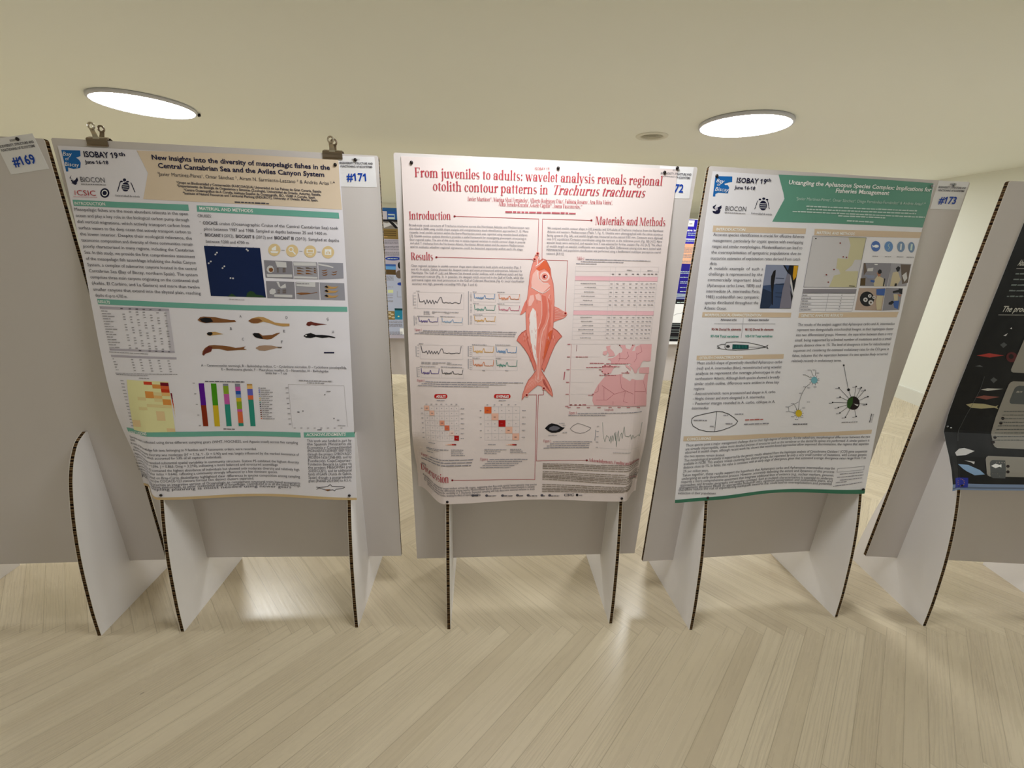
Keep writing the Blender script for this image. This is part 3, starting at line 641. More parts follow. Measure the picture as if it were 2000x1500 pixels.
  ["T",-1432,8493,3404,8522,82,"A – Ceratoscopelus warmingii, B – Bolinichthys indicus, C – Cyclothone microdon, D – Cyclothone pseudopallida,","d","r","f"],
  ["T",-797,8373,2778,8383,82,"E – Benthosema glaciale, F – Maurolicus muelleri, G – Nosemidae, H – Bathylagidae","d","r","f"],
  ["T",648,8272,1369,8275,83,"Scale bar – 1 cm","d","r","f"],
  ["P",[-3912,7983,-2568,7944,-2555,6173,-4086,6141],"hy",2],
  ["P",[-3362,7939,-3097,7929,-3097,7826,-3362,7835],"h5",3],
  ["P",[-2832,7919,-2568,7909,-2567,7793,-2832,7804],"h7",3],
  ["P",[-3097,7849,-2832,7839,-2832,7700,-3097,7710],"h3",3],
  ["P",[-2832,7804,-2567,7793,-2567,7677,-2832,7688],"h4",3],
  ["P",[-2832,7688,-2567,7677,-2566,7561,-2831,7572],"h6",3],
  ["P",[-3362,7605,-3097,7595,-3096,7362,-3363,7373],"h3",3],
  ["P",[-3097,7583,-2831,7572,-2831,7456,-3096,7467],"h1",3],
  ["P",[-2831,7572,-2566,7561,-2565,7445,-2831,7456],"h2",3],
  ["P",[-3096,7467,-2831,7456,-2830,7339,-3096,7351],"h2",3],
  ["P",[-3640,7401,-3363,7396,-3362,7280,-3642,7284],"h1",3],
  ["P",[-3096,7362,-2830,7351,-2829,7234,-3096,7246],"h1",3],
  ["P",[-2830,7339,-2565,7327,-2563,7092,-2829,7105],"h3",3],
  ["P",[-3362,7163,-2563,7128,-2563,7021,-3362,7058],"h1",3],
  ["P",[-3646,7049,-3362,7046,-3362,6940,-3649,6942],"h1",3],
  ["P",[-3094,6917,-2827,6905,-2825,6572,-3092,6586],"h2b",3],
  ["P",[-4018,6537,-3691,6569,-3700,6326,-4060,6276],"h2b",3],
  ["P",[-2822,6309,-2556,6293,-2555,6173,-2821,6189],"h2b",3],
  ["P",[-2545,7551,-2503,7551,-2497,7444,-2539,7444],"h7",3],
  ["P",[-2538,7446,-2501,7447,-2495,7339,-2532,7339],"h7",3],
  ["P",[-2532,7341,-2500,7342,-2493,7234,-2526,7233],"h6",3],
  ["P",[-2525,7236,-2498,7236,-2492,7128,-2519,7128],"h5",3],
  ["P",[-2519,7131,-2496,7131,-2490,7022,-2512,7022],"h3",3],
  ["P",[-2512,7025,-2495,7025,-2489,6916,-2506,6916],"h2",3],
  ["P",[-2505,6919,-2493,6919,-2487,6809,-2499,6809],"h1",3],
  ["P",[-2499,6812,-2491,6812,-2485,6703,-2492,6703],"hy",3],
  ["G",-4132,7932,-4014,7933,32,"m",0,20],
  ["G",-4129,7820,-4011,7821,33,"m",1,20],
  ["G",-4126,7707,-4009,7708,33,"m",2,20],
  ["G",-4123,7593,-4008,7595,33,"m",3,20],
  ["G",-4121,7479,-4007,7481,33,"m",4,20],
  ["G",-4120,7363,-4006,7366,34,"m",5,20],
  ["G",-4120,7247,-4007,7251,34,"m",6,20],
  ["G",-4120,7130,-4007,7135,34,"m",7,20],
  ["G",-4122,7012,-4009,7018,35,"m",8,20],
  ["G",-4125,6893,-4012,6900,35,"m",9,20],
  ["G",-4129,6772,-4015,6780,36,"m",10,20],
  ["G",-4135,6650,-4020,6660,36,"m",11,20],
  ["G",-4142,6527,-4026,6539,37,"m",12,20],
  ["G",-4152,6401,-4034,6416,38,"m",13,20],
  ["G",-4164,6274,-4044,6291,39,"m",14,20],
  ["G",-3487,8042,-3159,8035,28,"m",3,20],
  ["P",[-1598,7905,-1424,7908,-1447,7133,-1619,7133],"purple",2],
  ["P",[-1619,7133,-1447,7133,-1469,6371,-1638,6373],"rust",2],
  ["P",[-1201,7903,-1026,7905,-1057,7128,-1233,7127],"bgreen",2],
  ["P",[-1233,7127,-1057,7128,-1089,6362,-1265,6364],"yel",2],
  ["P",[-808,7900,-636,7903,-640,7828,-811,7825],"gr",2],
  ["P",[-811,7825,-640,7828,-651,7541,-823,7539],"olive",2],
  ["P",[-823,7539,-651,7541,-667,7168,-839,7166],"bpink",2],
  ["P",[-839,7166,-667,7168,-702,6367,-873,6367],"bteal",2],
  ["P",[-414,7907,-243,7910,-247,7805,-417,7802],"gr",2],
  ["P",[-417,7802,-247,7805,-253,7654,-422,7652],"bpink",2],
  ["P",[-422,7652,-253,7654,-257,7533,-426,7531],"bblue",2],
  ["P",[-426,7531,-257,7533,-262,7412,-431,7409],"lblue",2],
  ["P",[-431,7409,-262,7412,-267,7274,-435,7272],"yel",2],
  ["P",[-435,7272,-267,7274,-278,6998,-445,6996],"olive",2],
  ["P",[-445,6996,-278,6998,-281,6905,-449,6903],"bpink",2],
  ["P",[-449,6903,-281,6905,-298,6484,-464,6482],"orange",2],
  ["P",[-464,6482,-298,6484,-303,6373,-468,6372],"bteal",2],
  ["P",[-19,7909,160,7912,158,7852,-21,7849],"tan",2],
  ["P",[-21,7849,158,7852,154,7732,-25,7728],"lor",2],
  ["P",[-25,7728,154,7732,146,7505,-32,7501],"vio",2],
  ["P",[-32,7501,146,7505,140,7352,-36,7349],"orange",2],
  ["P",[-36,7349,140,7352,102,6372,-69,6370],"bteal",2],
  ["G",-1376,7962,-85,7960,39,"d",2,12],
  ["G",-984,6254,-611,6244,34,"d",2,12],
  ["G",-1781,7899,-1715,7898,32,"m",1,30],
  ["G",-1778,7528,-1712,7527,33,"m",1,30],
  ["G",-1775,7152,-1709,7150,33,"m",1,30],
  ["G",-1772,6772,-1706,6770,33,"m",1,30],
  ["G",-1769,6388,-1703,6385,34,"m",1,30],
  ["P",[354,7789,404,7790,400,7755,350,7754],"gr",3],
  ["G",428,7756,627,7758,37,"m",0,10],
  ["P",[352,7717,402,7718,398,7683,348,7682],"vio",3],
  ["G",426,7683,728,7687,37,"m",1,10],
  ["P",[350,7644,399,7645,396,7610,346,7609],"bblue",3],
  ["G",423,7610,829,7617,37,"m",2,10],
  ["P",[347,7571,397,7572,393,7537,344,7536],"gr",3],
  ["G",421,7537,707,7541,37,"m",3,10],
  ["P",[345,7498,395,7499,391,7464,341,7463],"lblue",3],
  ["G",419,7464,809,7470,37,"m",4,10],
  ["P",[343,7425,393,7426,389,7390,339,7389],"yel",3],
  ["G",417,7391,687,7394,37,"m",5,10],
  ["P",[340,7351,390,7352,386,7317,336,7316],"tan",3],
  ["G",414,7317,789,7323,37,"m",6,10],
  ["P",[338,7278,388,7279,384,7243,334,7242],"bteal",3],
  ["G",412,7243,666,7246,37,"m",7,10],
  ["P",[335,7204,385,7205,382,7169,331,7168],"n",3],
  ["G",410,7169,768,7175,37,"m",8,10],
  ["P",[333,7130,383,7131,379,7095,329,7094],"n",3],
  ["G",407,7095,645,7098,37,"m",9,10],
  ["P",[330,7055,381,7056,377,7020,326,7019],"gr",3],
  ["G",405,7021,748,7026,38,"m",10,10],
  ["P",[328,6981,378,6982,374,6946,324,6945],"dkr",3],
  ["G",402,6946,624,6949,38,"m",11,10],
  ["P",[325,6906,376,6907,372,6871,321,6870],"dkr",3],
  ["G",400,6872,727,6876,38,"m",12,10],
  ["P",[323,6831,373,6832,369,6796,319,6795],"dkr",3],
  ["G",397,6797,603,6798,38,"m",13,10],
  ["P",[320,6756,371,6757,367,6721,316,6720],"brown",3],
  ["G",395,6722,706,6726,38,"m",14,10],
  ["P",[317,6681,368,6682,364,6646,313,6645],"orange",3],
  ["G",392,6646,810,6654,38,"m",15,10],
  ["G",1750,8058,2882,8056,40,"m",3,12],
  ["G",2023,7986,2616,7982,40,"m",4,12],
  ["L",[1375,7932,3277,7925],9,"lt",2],
  ["L",[1375,7932,1381,6350],9,"lt",2],
  ["L",[3277,7925,3333,6446],9,"lt",2],
  ["G",1276,7793,1363,7794,33,"m",1,30],
  ["G",1434,6333,1506,6336,34,"m",1,30],
  ["G",1275,7608,1363,7609,33,"m",1,30],
  ["G",1670,6342,1743,6344,34,"m",1,30],
  ["G",1274,7422,1362,7423,33,"m",1,30],
  ["G",1906,6350,1979,6353,34,"m",1,30],
  ["G",1274,7235,1362,7236,34,"m",1,30],
  ["G",2142,6359,2214,6361,34,"m",1,30],
  ["G",1273,7047,1362,7048,34,"m",1,30],
  ["G",2377,6367,2450,6369,34,"m",1,30],
  ["G",1272,6858,1362,6859,34,"m",1,30],
  ["G",2612,6374,2684,6376,34,"m",1,30],
  ["G",1272,6667,1361,6668,34,"m",1,30],
  ["G",2847,6380,2918,6382,34,"m",1,30],
  ["G",1271,6476,1361,6477,34,"m",1,30],
  ["G",3080,6385,3152,6387,34,"m",1,30],
  ["P",[2626,7591,2619,7578,2602,7573,2586,7578,2580,7590,2588,7603,2604,7609,2620,7604],"g",3],
  ["P",[1650,6939,1642,6926,1625,6920,1609,6925,1604,6938,1612,6951,1628,6957,1644,6952],"g",3],
  ["P",[1686,6937,1678,6923,1661,6917,1645,6922,1639,6935,1647,6949,1664,6955,1680,6950],"g",3],
  ["P",[1832,6982,1824,6969,1807,6963,1791,6968,1785,6981,1793,6994,1810,7000,1826,6995],"g",3],
  ["P",[2897,6742,2890,6728,2873,6722,2857,6727,2851,6741,2858,6754,2875,6760,2891,6755],"g",3],
  ["G",2670,7702,2810,7704,33,"m",1,20],
  ["G",2978,6674,3058,6674,34,"m",1,20],
  ["G",2265,6301,2428,6304,34,"d",1,20],
  ["G",2995,6474,3263,6473,30,"m",1,20],
  ["P",[-4418,6179,1652,6179,1652,5996,-4418,5996],"teal",1],
  ["T",-4399,5926,-3512,6050,113,"CONCLUSIONS","w","b","f"],
  ["P",[1767,6189,3567,6247,3572,6067,1771,6002],"teal",1],
  ["T",1861,6059,3247,6112,110,"ACKNOWLEDGMENTS","w","bi","f"],
  ["T",-4436,5750,1537,5750,93,"Samples were collected using three different sampling gears (WMT, MOCNESS, and Agassiz trawl) across five sampling","d","r","f"],
  ["T",-4475,5623,-4241,5623,121,"stations.","d","r","f"],
  ["T",-4524,5466,50,5466,93,"A total of 58 knowledge fish taxa, belonging to 9 families and 9 taxonomic orders, were recorded.","d","r","f"],
  ["T",-4472,5299,1538,5299,94,"Global community diversity was moderate (H′ = 1.16, 1 - D = 0.90) and was largely influenced by the marked dominance of","d","r","f"],
  ["T",-4556,5175,-1151,5175,92,"dominant species, which accounted for 53% of all captured individuals.","d","r","f"],
  ["T",-4566,5002,1515,5002,95,"Alpha and analyses revealed substantial spatial variability in community structure. Station P5 exhibited the highest diversity","d","r","f"],
  ["T",-4613,4871,735,4871,94,"richness values (H′ = 1.096, J = 0.863; Dmg = 3.210), indicating a more balanced and structured assemblage","d","r","f"],
  ["T",-4617,4718,1512,4718,96,"Conversely station P2 contained the highest abundance of individuals but showed only moderate diversity and relatively high","d","r","f"],
  ["T",-4656,4588,707,4588,95,"dominance (Berger-Parker index = 0.646), reflecting a community strongly influenced by a few dominant species.","d","r","f"],
  ["T",-4655,4444,1508,4444,96,"Similarity analyses based on Bray-Curtis dissimilarity highlighted clear differences in species composition among sampling","d","r","f"],
  ["T",-4649,4324,-163,4324,95,"stations, Station P2 and the COCACE-123 stations formed two distinct clusters separated.","d","r","f"],
  ["T",-4595,4194,1507,4194,97,"The present results prioritize an integrative version of Oceanologic to complement structural traits based assessments","d","r","f"],
  ["T",-4589,4104,1498,4104,97,"studies as comprehensive assessments, as other continental shelf of knowledge, contributed is in all the latest findings","d","r","f"],
  ["T",-4589,4018,1166,4018,97,"Further sampling planning is most needed using newer gears","d","r","f"],
  ["T",1869,5837,3449,5901,99,"This work was funded in part by","d","r","j"],
  ["T",1865,5711,3445,5778,100,"the Spanish Ministerio de","d","r","j"],
  ["T",1860,5585,3441,5654,100,"Economía y Competitividad","d","r","j"],
  ["T",1856,5459,3437,5530,100,"(MCIN/AEI/10.13039/501100011033)","d","r","j"],
  ["T",1852,5332,3434,5406,100,"through the project GYROVAGO","d","r","j"],
  ["T",1848,5205,3430,5281,101,"(PID2024-162612NB-I00), and by","d","r","j"],
  ["T",1843,5077,3426,5156,101,"Fundación CajaCanarias-","d","r","j"],
  ["T",1839,4950,3423,5030,101,"Fundación Bancaria La Caixa via","d","r","j"],
  ["T",1835,4821,3419,4905,102,"the project MESOFISH (ref","d","r","j"],
  ["T",1831,4693,3415,4779,102,"2025ECLI01), and by additional","d","r","j"],
  ["T",1827,4564,3412,4652,102,"funds of GAIN (Xunta de Galicia,","d","r","j"],
  ["T",1823,4435,3408,4525,102,"Spain) though a postgraduate","d","r","j"],
  ["T",1819,4305,3404,4398,103,"grant (IN606B-2024/006) to A.S.-L.","d","r","j"],
  ["L",[2100,4123,2194,4112,2513,4170,2611,4250,2670,4187,3042,4182,3134,4168,3071,4117,2821,4077,2755,4008,2695,4056,2504,3997,2381,4050,2193,4096,2101,4040],22,"g",2],
  ["P",[2396,4051,2633,4069,2503,3990],"brown",2],
  ["P",[-4600,3760,3550,3760,3550,3662,-4600,3662],"strip",1]],
 'P2': [
  ["T",-463,14972,1,14986,74,"ISOBAY 19","red2","r","f"],
  ["T",-4143,14633,3659,14692,259,"From juveniles to adults: wavelet analysis reveals regional","red3","s","f"],
  ["T",-3603,14271,-1,14303,262,"otolith contour patterns in","red3","s","f"],
  ["T",113,14305,3123,14331,267,"Trachurus trachurus","red3","si","f"],
  ["T",-2538,14018,2097,14078,119,"Javier Martínez¹·², Marina Shui Fernández¹, Alberto Rodríguez Díaz¹, Fabiana Rosano³, Ana Rita Vieira⁴,","red2","s","f"],
  ["T",-1557,13903,1122,13919,120,"Alba Jurado-Ruzafa⁵, Gisele Capillo⁶·⁷, Joana Vasconcelos,⁸*","red2","s","f"],
  ["G",-1342,13715,917,13749,60,"red4",3,9],
  ["T",-4364,13415,-3056,13452,232,"Introduction","red3","s","f"],
  ["T",-4347,12203,-3638,12207,228,"Results","red3","s","f"],
  ["T",1587,13464,3924,13495,240,"Materials and Methods","red3","s","f"],
  ["T",-4371,4458,-3222,4458,325,"Discussion","red3","s","f"],
  ["T",1938,5211,4031,5034,130,"Acknowledgements, Funding and References","red3","s","f"],
  ["P",[-2908,13555,-2915,13538,-2932,13527,-2953,13526,-2969,13536,-2976,13553,-2969,13570,-2952,13581,-2931,13581,-2914,13572],"dred",4],
  ["P",[-3503,12305,-3510,12287,-3527,12276,-3549,12275,-3566,12286,-3572,12303,-3565,12321,-3547,12332,-3526,12333,-3509,12322],"dred",4],
  ["P",[1486,13585,1480,13567,1463,13556,1442,13555,1423,13565,1415,13582,1420,13600,1437,13611,1459,13612,1477,13602],"dred",4],
  ["P",[-3062,4553,-3069,4531,-3089,4518,-3113,4518,-3132,4533,-3140,4555,-3132,4577,-3112,4590,-3088,4589,-3069,4575],"dred",4],
  ["P",[1908,5257,1902,5234,1883,5219,1858,5219,1837,5232,1828,5254,1835,5277,1854,5292,1878,5292,1899,5279],"dred",4],
  ["L",[-2942,13554,-269,13567,-251,12549],14,"red2",2],
  ["L",[-3537,12304,-351,12323],14,"red2",2],
  ["L",[1450,13583,-145,13567,-102,12314],14,"red2",2],
  ["L",[-80,12314,748,12318,768,10625],14,"red2",2],
  ["L",[-452,7733,-104,7735,-40,4441,-3101,4554],17,"red2",2],
  ["L",[140,7952,141,7736,-39,7729,-11,5194,1868,5256],17,"red2",2],
  ["T",-4372,13219,-555,13261,67,"Broad-scale stock structure of Trachurus trachurus across the Northeast Atlantic and Mediterranean was","d2","r","f"],
  ["T",-4370,13112,-584,13152,67,"described in 2008 using otolith shape analysis and complementary stock identification approaches [1, 2]. More","d2","r","f"],
  ["T",-4368,13004,-614,13042,68,"recently, local otolith variation within the Ibero-Mauritanian stock was reported using wavelet-based analyses","d2","r","f"],
  ["T",-4365,12896,-643,12932,68,"[3]. Otolith contour analysis therefore provides a useful framework for investigating phenotypic structuring at","d2","r","f"],
  ["T",-4363,12788,-673,12821,68,"finer regional scales. The aim of this study was to assess regional variation in otolith contour shape in juvenile","d2","r","f"],
  ["T",-4360,12679,-702,12710,69,"and adult T. trachurus from the Northwest Atlantic, Northwest African waters and the western Mediterranean,","d2","r","f"],
  ["T",-4357,12569,-732,12599,69,"and to evaluate whether regional signatures could be detected separately within each life stage.","d2","r","f"],
  ["T",27,13273,3878,13312,69,"We analysed otolith contour shape in 232 juveniles and 534 adults of Trachurus trachurus from the Northeast","d2","r","f"],
  ["T",27,13163,3878,13201,69,"Atlantic and western Mediterranean (Table 1, Fig. 1). Otoliths were photographed with the sulcus acusticus","d2","r","f"],
  ["T",27,13052,3878,13089,69,"facing upwards (Fig. 2A), and otolith length was measured to the nearest 0.01 mm. Contours were digitised","d2","r","f"],
  ["T",27,12941,3877,12977,70,"into 512 equidistant Cartesian coordinates using the rostrum as the reference point (Fig. 2B) [4,5]. Nine","d2","r","f"],
  ["T",26,12830,3877,12865,70,"wavelet levels were extracted, and wavelet level 4 was selected for further analysis (Fig. 2C) [6,7]. The effect","d2","r","f"],
  ["T",26,12718,3876,12751,70,"of otolith length on wavelet coefficients was assessed by RDA. Differences among sites were tested with","d2","r","f"],
  ["T",26,12605,3875,12638,70,"PERMANOVA, and population classification was performed using a feedforward multilayer perceptron neural","d2","r","f"],
  ["T",31,12494,626,12495,70,"network [8,9,10].","d2","r","f"],
  ["T",-4354,11989,-781,12029,70,"Clear regional variation in otolith contour shape were observed in both adults and juveniles (Figs. 3","d2","r","f"],
  ["T",-4352,11880,-753,11921,71,"and 4). In adults, Galicia showed the deepest notch and most pronounced antirostrum, followed by","d2","r","f"],
  ["T",-4350,11771,-724,11812,71,"Mauritania. The Gulf of Cadiz and Alboran Sea showed similar outlines, with a shallower notch and less","d2","r","f"],
  ["T",-4348,11661,-695,11702,71,"pronounced rostrum (Fig. 3). In juveniles, the deepest notch occurred in the Gulf of Cadiz, while the","d2","r","f"],
  ["T",-4345,11550,-666,11592,71,"antirostral region was most pronounced in the Gulf of Cadiz and Mauritania (Fig. 4). Local classification","d2","r","f"],
  ["T",-4341,11429,-2208,11448,72,"accuracy was high, generally exceeding 95% (Figs. 5 and 6).","d2","r","f"],
  ["P",[-267,12529,-210,12399,-193,12279,-81,12355,22,12321,90,12227,189,12047,226,11803,302,11583,342,11309,370,11008,369,10754,378,10291,367,10083,365,10006,330,9744,231,9403,132,9058,38,8787,35,8612,160,8418,296,8202,415,7964,475,7744,464,7679,366,7763,181,7942,59,8051,-79,8090,-211,7980,-399,7799,-532,7679,-630,7548,-612,7739,-524,8038,-416,8276,-286,8434,-159,8630,-197,8881,-312,9129,-416,9394,-481,9638,-543,9917,-554,10145,-580,10531,-578,10887,-536,11189,-510,11538,-489,11834,-439,12079,-372,12298,-339,12443],"fish",2],
  ["P",[-565,11038,-632,10936,-716,10707,-780,10514,-685,10559,-576,10658],"fish2",3],
  ["P",[384,10831,513,10782,648,10708,785,10634,837,10558,767,10466,638,10404,534,10372,378,10304,379,10549],"fish2",3],
  ["P",[-560,10019,-698,9933,-807,9802,-863,9661,-743,9560,-586,9373,-446,9166,-322,8899,-211,8600,-179,8668,-163,8746,-210,8977,-317,9282,-421,9545,-506,9825],"fish2",3],
  ["P",[360,10118,526,10009,692,9825,579,9710,473,9539,388,9329,303,9099,219,8828,124,8584,41,8709,61,8903,163,9212,262,9555,351,9894],"fish2",3],
  ["P",[-352,10765,-244,10665,-213,10409,-180,10022,-183,9628,-189,9229,-206,8959,-281,9174,-364,9625,-444,10017,-458,10405,-425,10610],"fw",4],
  ["P",[-422,10104,-215,10108,-220,9736,-187,9359,-156,9055,-136,8785,-190,8939,-299,9301,-387,9640],"fw",4],
  ["P",[-393,11861,-271,12010,-179,11964,-195,11719,-48,11599,134,11579,215,11506,66,11353,-34,11263,-192,11322,-324,11394,-416,11441,-435,11614],"fl",4],
  ["P",[-290,11195,-163,11248,-108,11174,-87,10998,-232,11020],"fl",4],
  ["P",[-458,11166,-342,11194,-311,11044,-407,10840,-498,10812,-504,10989],"fl",4],
  ["P",[-83,11200,75,11153,108,11002,150,10647,87,10286,-61,10024,-117,9761,-140,10022,-52,10464,-40,10796],"fish3",4],
  ["P",[154,11155,239,11005,277,10752,272,10289,214,9818,148,9500,120,9233,79,9232,136,9765,193,10288,202,10674],"fish3",4],
  ["P",[280,10005,363,10043,330,9744,231,9403,130,9096,60,8942,103,9268,163,9648,190,9892],"forg",4],
  ["P",[24,12285,92,12190,177,12022,201,11802,117,11947,-16,12042,-192,11964,-297,12034,-174,12135,-53,12283],"forg",4],
  ["L",[-96,11199,-49,10898,-34,10541,-71,10283,-142,10074],22,"fl",5],
  ["L",[203,11206,145,11054,183,10801,210,10495,142,10235,20,9999,-35,9709,-50,9230,-58,8961],22,"fl",5],
  ["L",[86,10113,17,9963,-31,9739,-38,9456,-55,9171,-59,8786,-62,8396,-48,8278],26,"fl",5],
  ["L",[-118,9055,-126,8785,-107,8396,-87,8278],22,"fl",5],
  ["L",[-170,8434,-164,8277,-64,8199,49,8279,63,8417],20,"fl",5],
  ["L",[-301,12119,-201,12182,-78,12282,-42,12320],23,"fw",5],
  ["L",[-251,12157,-256,12277,-223,12399],21,"fw",5],
  ["L",[-223,12399,-209,12495],19,"fw",5],
  ["P",[179,11798,174,11746,151,11699,115,11661,68,11635,15,11626,-38,11633,-87,11656,-127,11692,-153,11738,-164,11789,-157,11841,-135,11888,-99,11926,-52,11950,0,11960,54,11953,102,11931,142,11895,169,11849],"fl",5],
  ["P",[142,11797,137,11756,120,11719,91,11690,55,11670,14,11663,-28,11668,-66,11686,-97,11714,-118,11750,-126,11790,-121,11830,-104,11867,-75,11897,-39,11916,2,11923,43,11918,82,11901,112,11873,133,11837],"fw",6],
  ["P",[121,11796,117,11762,102,11731,78,11706,48,11689,13,11683,-23,11688,-55,11702,-81,11726,-98,11757,-105,11791,-101,11825,-87,11856,-63,11881,-32,11897,3,11903,38,11899,70,11884,96,11860,114,11830],"fish",7],
  ["P",[64,11795,62,11778,55,11762,43,11750,28,11741,10,11738,-7,11741,-23,11748,-37,11760,-45,11775,-49,11792,-47,11809,-39,11825,-27,11837,-12,11845,5,11848,23,11846,39,11839,52,11827,61,11812],"dred",8],
  ["P",[63,11787,58,11773,43,11766,29,11772,22,11786,27,11800,42,11806,56,11800],"w",9],
  ["L",[-429,11441,-297,11370,-165,11298,-33,11251,69,11303,194,11406],20,"fw",6],
  ["L",[-242,11938,-195,11719,-48,11586,134,11579],20,"fw",6],
  ["L",[408,10767,569,10719,757,10659],14,"fl",5],
  ["L",[411,10711,571,10673,758,10633],14,"fl",5],
  ["L",[413,10655,573,10627,760,10608],14,"fl",5],
  ["L",[416,10599,576,10581,761,10582],14,"fl",5],
  ["L",[419,10542,578,10535,762,10556],14,"fl",5],
  ["L",[422,10486,581,10489,767,10479],14,"fl",5],
  ["L",[425,10429,583,10442,767,10479],14,"fl",5],
  ["L",[28,9651,44,9497],10,"fl",6],
  ["L",[220,9570,216,9487],10,"dfish",6],
  ["L",[-436,10298,-440,10179],9,"dfish",6],
  ["L",[-541,10889,-543,10743],9,"forg",6],
  ["L",[-369,9511,-376,9382],10,"dfish",6],
  ["L",[-377,9080,-388,8936],10,"dfish",6],
  ["L",[195,10735,215,10617],9,"dfish",6],
  ["L",[-335,9090,-339,8931],10,"forg",6],
  ["L",[-287,10556,-294,10468],9,"fl",6],
  ["L",[-218,9463,-210,9336],10,"fish3",6],
  ["L",[-485,10566,-487,10436],9,"dfish",6],
  ["L",[-99,9739,-107,9583],10,"fl",6],
  ["L",[268,10575,271,10456],9,"forg",6],
  ["L",[-210,10041,-222,9959],10,"dfish",6],
  ["L",[50,9130,42,9029],10,"forg",6],
  ["L",[-249,10572,-243,10435],9,"fl",6],
  ["L",[3,9555,3,9452],10,"forg",6],
  ["L",[236,11197,237,11075],9,"dfish",6],
  ["L",[-201,9201,-195,9095],10,"fish3",6],
  ["L",[-242,9508,-232,9371],10,"fish3",6],
  ["L",[287,11035,280,10884],9,"forg",6],
  ["L",[-484,9646,-486,9547],10,"forg",6],
  ["L",[-365,9064,-355,8918],10,"fish3",6],
  ["L",[149,11104,163,10956],9,"forg",6],
  ["L",[-444,10380,-451,10237],9,"fish3",6],
  ["L",[-374,9204,-367,9110],10,"forg",6],
  ["L",[315,9784,314,9683],10,"forg",6],
  ["L",[-217,11059,-215,10908],9,"dfish",6],
  ["L",[7,10234,5,10150],9,"fish3",6],
  ["L",[-85,10116,-81,10033],10,"fish3",6],
  ["L",[82,9840,95,9733],10,"fish3",6],
  ["L",[161,10791,182,10660],9,"fish3",6],
  ["L",[34,10040,24,9919],10,"fish3",6],
  ["L",[-272,10762,-274,10647],9,"fish3",6],
  ["L",[-220,9884,-207,9740],10,"fish3",6],
  ["L",[225,11008,242,10898],9,"fish3",6],
  ["L",[292,10194,298,10103],10,"fish3",6],
  ["L",[271,10292,284,10158],9,"forg",6],
  ["L",[-360,9552,-352,9419],10,"forg",6],
  ["L",[-267,10101,-251,10002],10,"fl",6],
  ["L",[-356,10020,-348,9928],10,"dfish",6],
  ["L",[-35,11304,-32,11212],9,"fl",6],
  ["L",[192,11150,212,11039],9,"fl",6],
  ["L",[-188,10582,-180,10500],9,"dfish",6],
  ["L",[-291,9252,-303,9139],10,"fish3",6],
  ["L",[443,9716,448,9643],10,"fish3",6],
  ["L",[282,9715,293,9635],10,"fish3",6],
  ["L",[223,9803,238,9693],10,"fl",6],
  ["L",[-615,9831,-616,9724],10,"dfish",6],
  ["L",[440,9837,455,9753],10,"forg",6],
  ["L",[-474,9785,-475,9674],10,"forg",6],
  ["L",[180,9819,179,9736],10,"fl",6],
  ["L",[-546,9852,-537,9750],10,"fl",6],
  ["L",[-582,9707,-574,9638],10,"fish3",6],
  ["L",[391,9866,398,9784],10,"fl",6],
  ["L",[213,9810,213,9737],10,"fl",6],
  ["L",[-592,9908,-595,9827],10,"fl",6],
  ["L",[-494,9822,-484,9733],10,"forg",6],
  ["L",[429,9845,440,9778],10,"fish3",6],
  ["L",[408,9745,417,9664],10,"fish3",6],
  ["L",[314,9899,318,9812],10,"forg",6],
  ["L",[339,9800,349,9740],10,"dfish",6],
  ["L",[-632,9768,-640,9671],10,"fl",6],
  ["L",[-471,9891,-477,9801],10,"fl",6],
  ["L",[217,9771,219,9704],10,"dfish",6],
  ["L",[-604,9906,-610,9829],10,"fl",6],
  ["L",[-629,9750,-619,9687],10,"forg",6],
  ["L",[383,9822,396,9745],10,"fl",6],
  ["L",[268,9726,274,9634],10,"fish3",6],
  ["L",[246,9814,241,9744],10,"fish3",6],
  ["L",[-590,9757,-585,9696],10,"fl",6],
  ["L",[210,9876,222,9793],10,"fish3",6],
  ["L",[331,9919,328,9810],10,"dfish",6],
  ["L",[203,9745,199,9653],10,"fish3",6],
  ["L",[266,9751,267,9654],10,"fish3",6],
  ["L",[424,9717,424,9658],10,"dfish",6],
  ["L",[-530,9909,-535,9842],10,"forg",6],
  ["L",[315,9931,320,9825],10,"forg",6],
  ["L",[-623,9881,-629,9805],10,"forg",6],
  ["L",[313,9906,325,9808],10,"dfish",6],
  ["L",[451,9725,454,9616],10,"fl",6],
  ["L",[-545,9891,-538,9819],10,"dfish",6],
  ["L",[-528,9758,-523,9665],10,"forg",6],
  ["L",[386,9891,385,9831],10,"forg",6],
  ["L",[-654,9705,-648,9625],10,"fish3",6],
  ["L",[190,9891,184,9788],10,"fish3",6],
  ["L",[-479,9717,-475,9608],10,"fl",6],
  ["L",[369,9843,362,9772],10,"forg",6],
  ["L",[-590,9704,-594,9609],10,"forg",6],
  ["L",[248,9752,244,9640],10,"dfish",6],
  ["L",[-500,7899,-358,8276],11,"fl",6],
  ["L",[382,7844,146,8299],11,"dfish",6],
  ["L",[-434,7943,-310,8296],11,"fl",6],
  ["L",[344,7887,136,8299],11,"dfish",6],
  ["L",[-367,7987,-263,8316],11,"fl",6],
  ["L",[307,7931,126,8299],11,"dfish",6],
  ["L",[-301,8031,-215,8336],11,"fl",6],
  ["L",[270,7975,117,8299],11,"dfish",6],
  ["L",[-234,8075,-167,8356],11,"fl",6],
  ["L",[232,8018,107,8299],11,"dfish",6],
  ["L",[-168,8119,-120,8376],11,"fl",6],
  ["L",[195,8062,97,8299],11,"dfish",6],
  ["L",[-101,8163,-72,8396],11,"fl",6],
  ["L",[158,8105,87,8299],11,"dfish",6],
